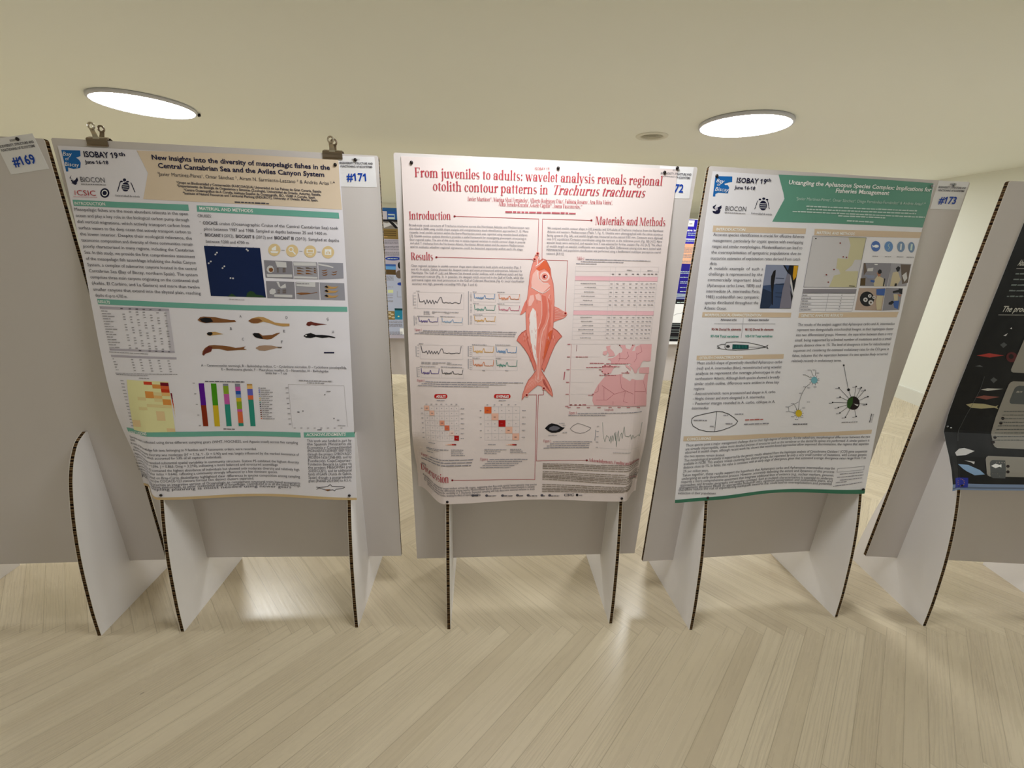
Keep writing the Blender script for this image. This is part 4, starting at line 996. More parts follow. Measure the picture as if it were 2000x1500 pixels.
  ["L",[-267,12529,-210,12399,-193,12279,-81,12355,22,12321,90,12227,189,12047,226,11803,302,11583,342,11309,370,11008,369,10754,378,10291,367,10083,365,10006,330,9744,231,9403,132,9058,38,8787,35,8612,160,8418,296,8202,415,7964,475,7744,464,7679,366,7763,181,7942,59,8051,-79,8090,-211,7980,-399,7799,-532,7679,-630,7548,-612,7739,-524,8038,-416,8276,-286,8434,-159,8630,-197,8881,-312,9129,-416,9394,-481,9638,-543,9917,-554,10145,-580,10531,-578,10887,-536,11189,-510,11538,-489,11834,-439,12079,-372,12298,-339,12443,-267,12529],14,"dfish",7],
  ["L",[-560,10019,-698,9933,-807,9802,-863,9661,-743,9560,-586,9373,-446,9166,-322,8899,-211,8600],16,"dfish",7],
  ["L",[360,10118,526,10009,692,9825,579,9710,473,9539,388,9329,303,9099,219,8828,124,8584,41,8709],16,"dfish",7],
  ["P",[-197,12511,-202,12486,-218,12466,-242,12454,-269,12453,-293,12464,-311,12483,-318,12508,-313,12533,-297,12553,-273,12565,-246,12566,-221,12555,-204,12536],"fl",8],
  ["P",[-208,12511,-212,12491,-225,12474,-245,12465,-266,12464,-286,12472,-301,12488,-306,12508,-302,12528,-289,12545,-270,12554,-248,12555,-228,12546,-214,12531],"fish2",9],
  ["P",[-227,12510,-232,12493,-247,12482,-266,12482,-281,12492,-288,12509,-283,12526,-268,12536,-249,12537,-234,12527],"dred",10],
  ["P",[-291,12333,-296,12307,-312,12287,-336,12275,-363,12274,-388,12285,-406,12304,-412,12329,-407,12354,-391,12375,-367,12387,-340,12387,-315,12377,-298,12357],"fl",8],
  ["P",[-303,12332,-307,12312,-320,12295,-339,12286,-361,12285,-381,12294,-395,12309,-401,12330,-397,12350,-384,12366,-364,12376,-342,12376,-322,12368,-308,12352],"fish2",9],
  ["P",[-321,12332,-326,12315,-341,12304,-360,12303,-376,12313,-382,12330,-377,12347,-362,12358,-343,12359,-328,12349],"dred",10],
  ["P",[832,10609,827,10582,811,10561,786,10548,758,10548,732,10559,713,10580,705,10607,710,10634,726,10655,751,10668,779,10668,805,10657,824,10636],"fl",8],
  ["P",[820,10609,816,10587,803,10570,783,10560,760,10559,739,10569,724,10586,717,10607,721,10629,734,10646,754,10656,777,10657,798,10647,813,10630],"fish2",9],
  ["P",[800,10609,795,10590,780,10579,760,10578,744,10589,737,10607,742,10626,757,10637,777,10637,793,10627],"dred",10],
  ["P",[-395,7734,-401,7704,-418,7681,-444,7667,-474,7667,-501,7680,-520,7704,-527,7733,-522,7763,-504,7786,-478,7799,-449,7799,-422,7786,-403,7763],"fl",8],
  ["P",[-408,7734,-413,7710,-427,7691,-448,7680,-471,7680,-493,7691,-508,7710,-514,7733,-510,7757,-496,7776,-475,7787,-451,7787,-430,7776,-414,7757],"fish2",9],
  ["P",[-428,7734,-434,7714,-450,7701,-470,7701,-487,7714,-494,7733,-489,7753,-473,7766,-452,7766,-435,7753],"dred",10],
  ["P",[209,7981,203,7951,186,7928,160,7914,131,7914,104,7927,85,7950,77,7980,82,8009,99,8032,125,8046,155,8046,182,8033,201,8010],"fl",8],
  ["P",[196,7980,192,7957,178,7938,157,7927,133,7927,111,7937,96,7956,90,7980,94,8003,108,8022,129,8033,152,8033,174,8023,190,8004],"fish2",9],
  ["P",[176,7980,170,7960,154,7948,134,7948,117,7960,110,7980,115,8000,131,8012,152,8012,169,8000],"dred",10],
  ["L",[-4172,11201,-2663,11206,-2665,10671,-4188,10670,-4172,11201],6,"lt",2],
  ["L",[-4150,11145,-4111,10891,-4064,10891,-4017,10891,-3969,10932,-3924,10817,-3874,10960,-3829,10847,-3780,10946,-3735,10841,-3685,10951,-3640,10828,-3591,10925,-3545,10862,-3496,10954,-3447,11040,-3400,11040,-3355,10874,-3308,10864,-3260,10888,-3212,10874,-3165,10865,-3117,10881,-3070,10858,-3022,10860,-2974,10888,-2927,10888,-2879,10871,-2831,10859,-2783,10877,-2734,11149],18,"g",3],
  ["L",[-4173,10402,-3511,10401,-3516,10129,-4181,10130,-4173,10402],6,"lt",2],
  ["L",[-4157,10383,-4140,10249,-4118,10249,-4097,10249,-4075,10291,-4056,10207,-4034,10268,-4013,10230,-3991,10285,-3972,10215,-3949,10280,-3929,10226,-3907,10277,-3887,10220,-3864,10276,-3842,10326,-3821,10326,-3802,10244,-3781,10239,-3759,10240,-3738,10234,-3717,10229,-3696,10230,-3675,10237,-3654,10238,-3632,10241,-3611,10245,-3590,10245,-3569,10238,-3547,10240,-3524,10383],17,"viod",3],
  ["L",[-3404,10416,-2702,10416,-2703,10142,-3409,10144,-3404,10416],6,"lt",2],
  ["L",[-3393,10372,-3373,10246,-3350,10246,-3327,10246,-3304,10269,-3282,10217,-3258,10271,-3236,10216,-3213,10276,-3190,10229,-3167,10261,-3145,10213,-3122,10266,-3099,10227,-3076,10279,-3053,10319,-3030,10319,-3008,10236,-2985,10230,-2962,10236,-2939,10233,-2916,10241,-2893,10233,-2870,10229,-2848,10235,-2825,10231,-2802,10232,-2779,10242,-2756,10231,-2733,10234,-2709,10371],17,"lbd",3],
  ["L",[-2332,11197,-1619,11199,-1615,10931,-2332,10930,-2332,11197],6,"lt",2],
  ["L",[-2328,11192,-2304,11047,-2281,11047,-2258,11047,-2236,11073,-2212,11025,-2190,11076,-2166,11024,-2144,11067,-2120,11019,-2098,11087,-2074,11011,-2052,11082,-2028,11026,-2006,11076,-1983,11132,-1960,11132,-1936,11040,-1913,11042,-1890,11043,-1867,11041,-1844,11028,-1821,11030,-1798,11031,-1775,11031,-1752,11042,-1729,11040,-1705,11034,-1682,11032,-1659,11030,-1638,11194],16,"cblue",3],
  ["L",[-1512,11199,-793,11202,-785,10932,-1508,10931,-1512,11199],6,"lt",2],
  ["L",[-1507,11194,-1481,11048,-1458,11048,-1435,11048,-1413,11085,-1388,11009,-1366,11089,-1342,11005,-1320,11086,-1295,11007,-1273,11067,-1249,11020,-1227,11088,-1202,11017,-1181,11086,-1159,11134,-1135,11134,-1110,11045,-1087,11038,-1064,11042,-1040,11037,-1017,11036,-994,11047,-970,11043,-947,11042,-923,11030,-900,11033,-877,11044,-854,11033,-831,11045,-812,11196],17,"cor",3],
  ["L",[-2320,10825,-1602,10826,-1598,10555,-2319,10555,-2320,10825],6,"lt",2],
  ["L",[-2315,10820,-2292,10673,-2268,10673,-2245,10673,-2222,10715,-2199,10631,-2176,10705,-2153,10647,-2130,10691,-2106,10638,-2083,10702,-2060,10637,-2037,10699,-2014,10638,-1991,10696,-1968,10758,-1945,10758,-1921,10656,-1898,10657,-1875,10663,-1851,10661,-1828,10658,-1805,10667,-1782,10660,-1758,10656,-1735,10666,-1712,10656,-1689,10658,-1665,10655,-1642,10664,-1621,10821],17,"cgr",3],
  ["L",[-1506,10830,-782,10831,-774,10559,-1501,10559,-1506,10830],6,"lt",2],
  ["L",[-1501,10825,-1475,10677,-1452,10677,-1429,10677,-1406,10706,-1381,10654,-1359,10714,-1335,10657,-1313,10710,-1288,10650,-1266,10697,-1241,10647,-1219,10696,-1194,10650,-1172,10696,-1150,10763,-1127,10763,-1101,10673,-1078,10667,-1054,10660,-1031,10673,-1008,10671,-984,10663,-960,10657,-937,10664,-914,10668,-890,10657,-867,10674,-843,10659,-820,10670,-801,10826],17,"cpk",3],
  ["L",[-2319,10460,-1597,10460,-1593,10185,-2318,10187,-2319,10460],6,"lt",2],
  ["L",[-2314,10455,-2290,10306,-2267,10306,-2244,10306,-2221,10333,-2197,10259,-2174,10329,-2151,10268,-2128,10327,-2104,10281,-2081,10349,-2058,10283,-2035,10339,-2011,10278,-1988,10333,-1965,10392,-1942,10392,-1918,10294,-1894,10300,-1871,10287,-1848,10301,-1824,10299,-1801,10303,-1777,10298,-1754,10295,-1730,10286,-1707,10296,-1684,10301,-1660,10298,-1637,10284,-1616,10454],17,"cyo",3],
  ["L",[-4326,11106,-4321,10772],20,"m",2],
  ["L",[-2510,11251,-2511,10172],23,"m",2],
  ["L",[-4313,10423,-4311,10116],20,"m",2],
  ["G",-4218,11223,-4090,11222,24,"m",235,10],
  ["G",-2368,11238,-2238,11237,25,"m",1025,10],
  ["G",-1560,11249,-1298,11248,25,"m",1365,10],
  ["G",-2356,10867,-2165,10865,25,"m",1030,10],
  ["G",-1555,10872,-1314,10870,25,"m",1365,10],
  ["G",-2355,10495,-2043,10492,25,"m",1030,10],
  ["G",-4208,10413,-3642,10407,25,"m",250,10],
  ["G",-3452,10415,-2953,10410,25,"m",570,10],
  ["G",-3991,10574,-3803,10572,25,"m",340,10],
  ["G",-3992,10534,-3804,10532,25,"m",340,10],
  ["G",-3994,10487,-3770,10485,25,"m",340,10],
  ["G",-3721,10563,-3248,10558,25,"m",455,10],
  ["G",-3284,10560,-2844,10555,25,"m",640,10],
  ["G",-3710,10521,-3616,10520,25,"m",460,10],
  ["G",-3296,10524,-3130,10523,25,"m",635,10],
  ["G",-4301,11162,-4226,11162,18,"m",1,30],
  ["G",-4301,11067,-4226,11067,18,"m",1,30],
  ["G",-4300,10972,-4226,10972,18,"m",1,30],
  ["G",-4300,10877,-4225,10876,18,"m",1,30],
  ["G",-4300,10781,-4225,10781,18,"m",1,30],
  ["G",-4300,10685,-4224,10684,18,"m",1,30],
  ["G",-2461,11204,-2393,11204,16,"m",1,30],
  ["G",-2461,11154,-2393,11154,17,"m",1,30],
  ["G",-2461,11105,-2393,11105,17,"m",1,30],
  ["G",-2461,11055,-2393,11055,17,"m",1,30],
  ["G",-2461,11005,-2393,11005,17,"m",1,30],
  ["G",-2461,10956,-2393,10955,17,"m",1,30],
  ["G",-2461,10831,-2393,10830,17,"m",1,30],
  ["G",-2461,10780,-2393,10780,17,"m",1,30],
  ["G",-2461,10730,-2393,10730,17,"m",1,30],
  ["G",-2461,10680,-2393,10680,17,"m",1,30],
  ["G",-2461,10630,-2393,10629,17,"m",1,30],
  ["G",-2461,10579,-2393,10579,17,"m",1,30],
  ["G",-2461,10453,-2392,10452,17,"m",1,30],
  ["G",-2461,10402,-2392,10401,17,"m",1,30],
  ["G",-2461,10351,-2392,10351,17,"m",1,30],
  ["G",-2461,10300,-2392,10300,17,"m",1,30],
  ["G",-2461,10249,-2392,10249,17,"m",1,30],
  ["G",-2461,10198,-2392,10197,17,"m",1,30],
  ["G",-4276,10385,-4217,10386,17,"m",1,30],
  ["G",-4274,10341,-4215,10342,17,"m",1,30],
  ["G",-4272,10298,-4213,10299,17,"m",1,30],
  ["G",-4270,10254,-4211,10255,17,"m",1,30],
  ["G",-4268,10210,-4209,10211,17,"m",1,30],
  ["G",-4266,10166,-4207,10167,17,"m",1,30],
  ["T",-4307,9928,-4070,9927,89,"Figure 3","red4","s","f"],
  ["G",-4036,9931,-877,9927,29,"m2",3,18],
  ["G",-4173,9882,-910,9857,29,"m2",4,18],
  ["G",-4310,9834,-943,9787,29,"m2",5,18],
  ["L",[-4137,9465,-2704,9457,-2706,8980,-4151,8988,-4137,9465],6,"lt",2],
  ["L",[-4111,9437,-4072,9214,-4027,9214,-3982,9214,-3936,9263,-3893,9161,-3845,9280,-3803,9166,-3756,9261,-3713,9163,-3666,9247,-3622,9167,-3575,9261,-3532,9159,-3485,9240,-3439,9341,-3394,9340,-3350,9199,-3305,9205,-3260,9184,-3215,9187,-3169,9205,-3124,9178,-3079,9178,-3034,9186,-2988,9187,-2943,9200,-2897,9203,-2852,9188,-2806,9201,-2760,9430],19,"g",3],
  ["L",[-4133,8676,-3505,8676,-3510,8333,-4143,8331,-4133,8676],6,"lt",2],
  ["L",[-4125,8654,-4110,8490,-4090,8490,-4069,8490,-4048,8527,-4030,8448,-4007,8532,-3989,8465,-3967,8511,-3948,8460,-3927,8518,-3908,8450,-3886,8528,-3867,8457,-3845,8523,-3824,8586,-3803,8586,-3786,8475,-3765,8486,-3745,8480,-3725,8486,-3705,8470,-3684,8488,-3664,8472,-3643,8487,-3623,8475,-3603,8482,-3583,8481,-3563,8471,-3542,8488,-3519,8654],18,"viod",3],
  ["L",[-3435,8690,-2679,8681,-2680,8323,-3440,8333,-3435,8690],6,"lt",2],
  ["L",[-3422,8632,-3400,8490,-3376,8490,-3352,8490,-3328,8516,-3305,8453,-3281,8525,-3258,8449,-3233,8511,-3210,8465,-3185,8508,-3162,8466,-3138,8520,-3114,8468,-3090,8514,-3066,8568,-3042,8568,-3019,8480,-2995,8478,-2971,8475,-2947,8468,-2923,8471,-2899,8482,-2875,8477,-2851,8479,-2828,8465,-2804,8466,-2780,8466,-2756,8465,-2732,8466,-2707,8623],18,"g2",3],
  ["L",[-2384,9463,-1643,9457,-1638,9090,-2384,9097,-2384,9463],6,"lt",2],
  ["L",[-2357,9442,-2333,9261,-2309,9261,-2286,9261,-2262,9289,-2239,9212,-2215,9305,-2191,9206,-2168,9291,-2144,9229,-2121,9304,-2097,9218,-2074,9289,-2050,9218,-2027,9290,-2004,9363,-1981,9363,-1956,9237,-1933,9252,-1909,9249,-1885,9234,-1862,9246,-1838,9248,-1814,9235,-1791,9239,-1767,9250,-1743,9240,-1720,9238,-1696,9249,-1672,9238,-1651,9437],17,"cyo",3],
  ["L",[-1601,9459,-854,9454,-844,9084,-1596,9092,-1601,9459],6,"lt",2],
  ["L",[-1573,9438,-1546,9256,-1523,9256,-1499,9256,-1476,9314,-1451,9231,-1429,9303,-1404,9226,-1381,9309,-1356,9231,-1334,9304,-1308,9212,-1286,9301,-1261,9204,-1238,9281,-1216,9359,-1193,9359,-1166,9242,-1142,9233,-1119,9243,-1095,9243,-1071,9244,-1047,9229,-1023,9229,-999,9230,-976,9243,-951,9227,-928,9236,-904,9243,-880,9237,-862,9434],18,"cblue",3],
  ["L",[-2384,8998,-1637,8991,-1632,8618,-2383,8628,-2384,8998],6,"lt",2],
  ["L",[-2356,8978,-2332,8794,-2308,8793,-2284,8793,-2261,8830,-2237,8751,-2213,8830,-2189,8753,-2166,8828,-2142,8748,-2119,8821,-2095,8749,-2071,8812,-2047,8760,-2024,8820,-2001,8896,-1977,8896,-1952,8783,-1928,8768,-1905,8778,-1881,8767,-1857,8763,-1833,8779,-1809,8763,-1785,8765,-1762,8768,-1738,8783,-1714,8773,-1690,8768,-1666,8776,-1645,8970],18,"cor",3],
  ["L",[-1580,8992,-827,8984,-816,8609,-1575,8619,-1580,8992],6,"lt",2],
  ["L",[-1552,8971,-1525,8786,-1501,8786,-1477,8785,-1454,8828,-1429,8732,-1407,8841,-1381,8751,-1359,8832,-1333,8738,-1311,8827,-1285,8758,-1262,8805,-1237,8750,-1215,8824,-1192,8889,-1168,8889,-1142,8772,-1118,8766,-1094,8770,-1069,8758,-1045,8755,-1022,8768,-997,8753,-974,8775,-949,8757,-925,8755,-902,8772,-877,8759,-853,8762,-835,8964],18,"cgr",3],
  ["L",[-4281,9407,-4279,9071],21,"m",2],
  ["L",[-4272,8688,-4269,8357],21,"m",2],
  ["L",[-2518,9433,-2518,9096],28,"m",2],
  ["L",[-2518,8997,-2519,8670],28,"m",2],
  ["G",-4183,9500,-4032,9498,26,"m",238,10],
  ["G",-2390,9490,-1888,9482,26,"m",888,10],
  ["G",-1602,9495,-1067,9486,26,"m",1170,10],
  ["G",-2384,9035,-2131,9030,27,"m",890,10],
  ["G",-1581,9035,-1383,9031,27,"m",1175,10],
  ["G",-4173,8718,-3644,8713,27,"m",250,10],
  ["G",-3462,8709,-2735,8694,27,"m",505,10],
  ["G",-4113,8862,-3780,8858,27,"m",270,10],
  ["G",-4115,8819,-3781,8816,27,"m",270,10],
  ["G",-3738,8855,-3293,8848,27,"m",405,10],
  ["G",-3753,8812,-3544,8810,27,"m",400,10],
  ["G",-3251,8853,-3098,8850,27,"m",580,10],
  ["G",-3252,8805,-2721,8794,27,"m",580,10],
  ["G",-2044,8601,-1944,8599,27,"m",1010,10],
  ["G",-1232,8601,-1117,8598,27,"m",1295,10],
  ["G",-2478,9430,-2400,9431,17,"m",1,30],
  ["G",-2478,9363,-2400,9364,17,"m",1,30],
  ["G",-2478,9297,-2400,9298,18,"m",1,30],
  ["G",-2478,9230,-2400,9231,18,"m",1,30],
  ["G",-2478,9163,-2400,9164,18,"m",1,30],
  ["G",-2478,9096,-2400,9097,18,"m",1,30],
  ["G",-2478,8973,-2400,8973,18,"m",1,30],
  ["G",-2478,8905,-2399,8906,18,"m",1,30],
  ["G",-2478,8838,-2399,8838,18,"m",1,30],
  ["G",-2478,8770,-2399,8771,18,"m",1,30],
  ["G",-2478,8702,-2399,8703,18,"m",1,30],
  ["G",-2478,8634,-2399,8635,18,"m",1,30],
  ["G",-4237,9456,-4168,9457,17,"m",1,30],
  ["G",-4244,8681,-4174,8683,18,"m",1,30],
  ["G",-4240,9359,-4171,9360,17,"m",1,30],
  ["G",-4247,8602,-4177,8604,18,"m",1,30],
  ["G",-4243,9261,-4174,9262,17,"m",1,30],
  ["G",-4249,8523,-4179,8525,18,"m",1,30],
  ["G",-4246,9163,-4177,9164,18,"m",1,30],
  ["G",-4252,8444,-4182,8445,18,"m",1,30],
  ["G",-4249,9064,-4180,9065,18,"m",1,30],
  ["G",-4255,8364,-4184,8366,18,"m",1,30],
  ["T",-4278,8184,-4031,8183,95,"Figure 4","red4","s","f"],
  ["G",-3996,8177,-594,8160,31,"m2",3,18],
  ["G",-4131,8107,-1198,8087,31,"m2",4,18],
  ["G",-4265,8038,-1800,8015,31,"m2",5,18],
  ["P",[-3651,7759,-3296,7764,-3258,7731,-3244,7686,-3259,7636,-3298,7605,-3654,7599,-3692,7629,-3706,7678,-3691,7724],"pill",2],
  ["T",-3635,7633,-3315,7634,84,"ADULTS","w","bi","f"],
  ["P",[-1568,7764,-1086,7763,-1045,7730,-1030,7683,-1043,7632,-1082,7600,-1566,7602,-1606,7634,-1621,7684,-1607,7731],"pill",2],
  ["T",-1548,7636,-1101,7630,86,"JUVENILES","w","bi","f"],
  ["G",-3619,7520,-3343,7524,29,"m",1,30],
  ["G",-1450,7519,-1195,7518,30,"m",1,30],
  ["L",[-4065,7325,-4031,6036],8,"lt",2],
  ["L",[-4065,7325,-2846,7340],8,"lt",2],
  ["L",[-3889,7333,-3857,6057],7,"lt",2],
  ["L",[-4060,7146,-2847,7160],8,"lt",2],
  ["L",[-3714,7340,-3686,6074],7,"lt",2],
  ["L",[-4055,6965,-2848,6979],8,"lt",2],
  ["L",[-3539,7345,-3517,6083],7,"lt",2],
  ["L",[-4049,6784,-2849,6797],8,"lt",2],
  ["L",[-3366,7346,-3351,6081],7,"lt",2],
  ["L",[-4044,6601,-2850,6614],8,"lt",2],
  ["L",[-3193,7344,-3185,6074],7,"lt",2],
  ["L",[-4039,6417,-2851,6430],8,"lt",2],
  ["L",[-3020,7342,-3019,6067],7,"lt",2],
  ["L",[-4034,6230,-2852,6245],8,"lt",2],
  ["L",[-2846,7340,-2853,6059],7,"lt",2],
  ["L",[-4031,6036,-2853,6059],8,"lt",2],
  ["G",-3988,7225,-3959,7226,26,"m",0,40],
  ["G",-3813,7233,-3784,7235,26,"m",1,40],
  ["G",-3638,7240,-3609,7241,26,"m",2,40],
  ["G",-3465,7243,-3436,7243,26,"m",3,40],
  ["G",-3292,7242,-3264,7242,26,"m",4,40],
  ["G",-3120,7240,-3091,7240,26,"m",5,40],
  ["G",-2947,7237,-2918,7237,26,"m",6,40],
  ["G",-2786,7231,-2660,7229,28,"m",0,12],
  ["G",-4185,7212,-4122,7215,30,"m",0,30],
  ["G",-4013,7372,-3950,7375,30,"m",0,30],
  ["G",-3983,7045,-3954,7047,27,"m",1,40],
  ["G",-3808,7054,-3779,7056,26,"m",2,40],
  ["G",-3635,7062,-3606,7063,26,"m",3,40],
  ["G",-3462,7065,-3434,7065,26,"m",4,40],
  ["G",-3291,7063,-3262,7063,26,"m",5,40],
  ["G",-3119,7060,-3091,7060,26,"m",6,40],
  ["G",-2947,7057,-2919,7057,26,"m",7,40],
  ["G",-2787,7050,-2661,7047,28,"m",1,12],
  ["G",-4180,7031,-4116,7035,31,"m",1,30],
  ["G",-3837,7380,-3774,7383,30,"m",1,30],
  ["G",-3978,6864,-3949,6867,27,"m",2,40],
  ["G",-3804,6875,-3775,6877,26,"m",3,40],
  ["G",-3631,6882,-3602,6884,26,"m",4,40],
  ["G",-3459,6886,-3431,6886,26,"m",5,40],
  ["G",-3289,6883,-3260,6883,26,"m",6,40],
  ["G",-3118,6879,-3090,6879,26,"m",7,40],
  ["G",-2948,6876,-2919,6875,26,"m",8,40],
  ["G",-2789,6868,-2662,6865,28,"m",2,12],
  ["G",-4174,6849,-4110,6854,31,"m",2,30],
  ["G",-3662,7386,-3599,7389,30,"m",2,30],
  ["G",-3973,6683,-3944,6685,27,"m",3,40],
  ["G",-3800,6694,-3770,6696,27,"m",4,40],
  ["G",-3627,6702,-3598,6704,26,"m",5,40],
  ["G",-3457,6706,-3428,6706,26,"m",6,40],
  ["G",-3287,6702,-3258,6702,26,"m",7,40],
  ["G",-3118,6698,-3089,6698,26,"m",8,40],
  ["G",-2948,6693,-2919,6693,26,"m",9,40],
  ["G",-2790,6685,-2663,6682,28,"m",3,12],
  ["G",-4169,6666,-4104,6671,31,"m",3,30],
  ["G",-3488,7390,-3426,7391,29,"m",3,30],
  ["G",-3968,6500,-3938,6503,27,"m",4,40],
  ["G",-3795,6512,-3766,6515,27,"m",5,40],
  ["G",-3624,6522,-3594,6523,27,"m",6,40],
  ["G",-3454,6525,-3425,6525,26,"m",7,40],
  ["G",-3285,6521,-3257,6521,26,"m",8,40],
  ["G",-3117,6516,-3088,6516,26,"m",9,40],
  ["G",-2948,6510,-2919,6510,26,"m",10,40],
  ["G",-2791,6501,-2664,6498,28,"m",4,12],
  ["G",-4164,6482,-4099,6488,31,"m",4,30],
  ["G",-3315,7390,-3252,7390,29,"m",4,30],
  ["G",-3963,6316,-3933,6319,27,"m",5,40],
  ["G",-3791,6330,-3761,6333,27,"m",6,40],
  ["G",-3620,6340,-3591,6342,27,"m",7,40],
  ["G",-3451,6343,-3422,6343,27,"m",8,40],
  ["G",-3284,6339,-3255,6338,27,"m",9,40],
  ["G",-3116,6333,-3087,6333,27,"m",10,40],
  ["G",-2949,6326,-2920,6326,27,"m",11,40],
  ["G",-2792,6316,-2665,6313,29,"m",5,12],
  ["G",-4159,6296,-4093,6302,32,"m",5,30],
  ["G",-3141,7388,-3079,7388,30,"m",5,30],
  ["G",-3959,6131,-3929,6131,28,"m",6,40],
  ["G",-3787,6148,-3757,6148,28,"m",7,40],
  ["G",-3616,6157,-3587,6159,27,"m",8,40],
  ["G",-3448,6160,-3419,6161,27,"m",9,40],
  ["G",-3282,6155,-3253,6155,27,"m",10,40],
  ["G",-3116,6149,-3086,6149,27,"m",11,40],
  ["G",-2949,6142,-2920,6141,27,"m",12,40],
  ["G",-2794,6131,-2666,6127,29,"m",6,12],
  ["G",-4155,6110,-4089,6110,34,"m",6,30],
  ["G",-2968,7387,-2905,7386,30,"m",6,30],
  ["P",[-4065,7325,-3889,7333,-3884,7155,-4060,7146],"c1",3],
  ["G",-4009,7224,-3936,7228,30,"d",1,30],
  ["P",[-3884,7155,-3710,7162,-3706,6984,-3880,6975],"c1",3],
  ["G",-3829,7053,-3757,7058,30,"d",1,30],
  ["P",[-3530,6809,-3360,6809,-3357,6628,-3527,6629],"c2",3],
  ["G",-3477,6706,-3405,6707,30,"red3",1,30],
  ["P",[-3357,6628,-3188,6624,-3187,6441,-3355,6446],"c3",3],
  ["G",-3306,6521,-3234,6521,30,"red3",1,30],
  ["P",[-3187,6441,-3019,6436,-3019,6252,-3186,6258],"c0",3],
  ["G",-3136,6333,-3064,6333,30,"red3",1,30],
  ["P",[-3019,6252,-2852,6245,-2853,6059,-3019,6067],"c5",3],
  ["G",-2969,6143,-2896,6142,31,"red3",1,30],
  ["L",[-1955,7304,-1927,6053],7,"lt",2],
  ["L",[-1955,7304,-695,7298],7,"lt",2],
  ["L",[-1705,7302,-1679,6047],8,"lt",2],
  ["L",[-1950,7057,-692,7049],8,"lt",2],
  ["L",[-1454,7301,-1430,6042],8,"lt",2],
  ["L",[-1944,6809,-688,6797],8,"lt",2],
  ["L",[-1202,7300,-1180,6037],8,"lt",2],
  ["L",[-1938,6559,-684,6543],8,"lt",2],
  ["L",[-949,7299,-928,6032],8,"lt",2],
  ["L",[-1933,6306,-680,6287],8,"lt",2],
  ["L",[-695,7298,-677,6029],8,"lt",2],
  ["L",[-1927,6053,-677,6029],8,"lt",2],
  ["G",-1847,7160,-1818,7160,26,"m",0,40],
  ["G",-1597,7158,-1568,7158,26,"m",1,40],
  ["G",-1345,7157,-1316,7156,27,"m",2,40],
  ["G",-1093,7155,-1064,7155,27,"m",3,40],
  ["G",-840,7154,-811,7154,27,"m",4,40],
  ["G",-604,7149,-475,7146,29,"m",0,12],
  ["G",-2120,7157,-2056,7156,30,"m",0,30],
  ["G",-1882,7365,-1818,7364,30,"m",0,30],
  ["G",-1842,6912,-1813,6912,27,"m",1,40],
  ["G",-1592,6910,-1562,6909,27,"m",2,40],
  ["G",-1341,6907,-1311,6907,27,"m",3,40],
  ["G",-1089,6905,-1059,6905,27,"m",4,40],
  ["G",-836,6904,-807,6903,27,"m",5,40],
  ["G",-601,6898,-471,6895,29,"m",1,12],
  ["G",-2114,6910,-2050,6909,30,"m",1,30],
  ["G",-1631,7363,-1567,7363,30,"m",1,30],
  ["G",-1836,6663,-1807,6662,27,"m",2,40],
  ["G",-1587,6659,-1557,6659,27,"m",3,40],
  ["G",-1336,6656,-1307,6656,27,"m",4,40],
  ["G",-1085,6653,-1055,6653,27,"m",5,40],
  ["G",-832,6651,-803,6651,27,"m",6,40],
  ["G",-597,6644,-466,6641,29,"m",2,12],
  ["G",-2108,6661,-2044,6660,30,"m",2,30],
  ["G",-1379,7362,-1316,7362,30,"m",2,30],
  ["G",-1831,6411,-1801,6410,27,"m",3,40],
  ["G",-1582,6407,-1552,6406,27,"m",4,40],
  ["G",-1331,6403,-1302,6402,27,"m",5,40],
  ["G",-1080,6399,-1051,6399,27,"m",6,40],
  ["G",-828,6396,-799,6396,27,"m",7,40],
  ["G",-593,6389,-462,6385,30,"m",3,12],
  ["G",-2102,6410,-2038,6409,31,"m",3,30],
  ["G",-1127,7361,-1063,7361,30,"m",3,30],
  ["G",-1825,6157,-1796,6157,27,"m",4,40],
  ["G",-1576,6152,-1547,6151,27,"m",5,40],
  ["G",-1327,6147,-1297,6147,27,"m",6,40],
  ["G",-1076,6143,-1046,6142,28,"m",7,40],
  ["G",-824,6139,-794,6138,28,"m",8,40],
  ["G",-590,6131,-458,6127,30,"m",4,12],
  ["G",-2096,6158,-2032,6156,31,"m",4,30],
  ["G",-874,7361,-810,7360,30,"m",4,30],
  ["P",[-1955,7304,-1705,7302,-1700,7055,-1950,7057],"c4",3],
  ["G",-1877,7160,-1804,7160,30,"red3",1,30],
  ["P",[-1700,7055,-1449,7053,-1444,6803,-1695,6806],"c1",3],
  ["G",-1622,6910,-1549,6909,30,"d",1,30],
  ["P",[-1444,6803,-1193,6801,-1189,6548,-1439,6551],"c5",3],
  ["G",-1366,6657,-1292,6655,31,"red3",1,30],
  ["P",[-1189,6548,-937,6545,-933,6290,-1184,6293],"c1",3],
  ["G",-1111,6400,-1036,6398,31,"d",1,30],
  ["P",[-933,6290,-680,6287,-677,6029,-928,6032],"c1",3],
  ["G",-855,6139,-780,6138,32,"d",1,30],
  ["P",[-3335,5938,-3259,5936,-3260,5886,-3336,5888],"c0",2],
  ["P",[-3259,5938,-3183,5935,-3183,5885,-3260,5888],"c1",2],
  ["P",[-3183,5937,-3106,5934,-3107,5884,-3183,5887],"c2",2],
  ["P",[-3106,5936,-3030,5933,-3030,5883,-3107,5886],"pill",2],
  ["P",[-3030,5935,-2953,5932,-2954,5882,-3030,5885],"dred",2],
  ["P",[-1161,5884,-1083,5879,-1081,5828,-1160,5832],"c0",2],
  ["P",[-1083,5881,-1004,5877,-1002,5826,-1081,5830],"c1",2],
  ["P",[-1004,5879,-925,5875,-923,5823,-1002,5827],"c2",2],
  ["P",[-925,5877,-845,5873,-844,5821,-923,5825],"pill",2],
  ["P",[-845,5875,-766,5871,-765,5819,-844,5823],"dred",2],
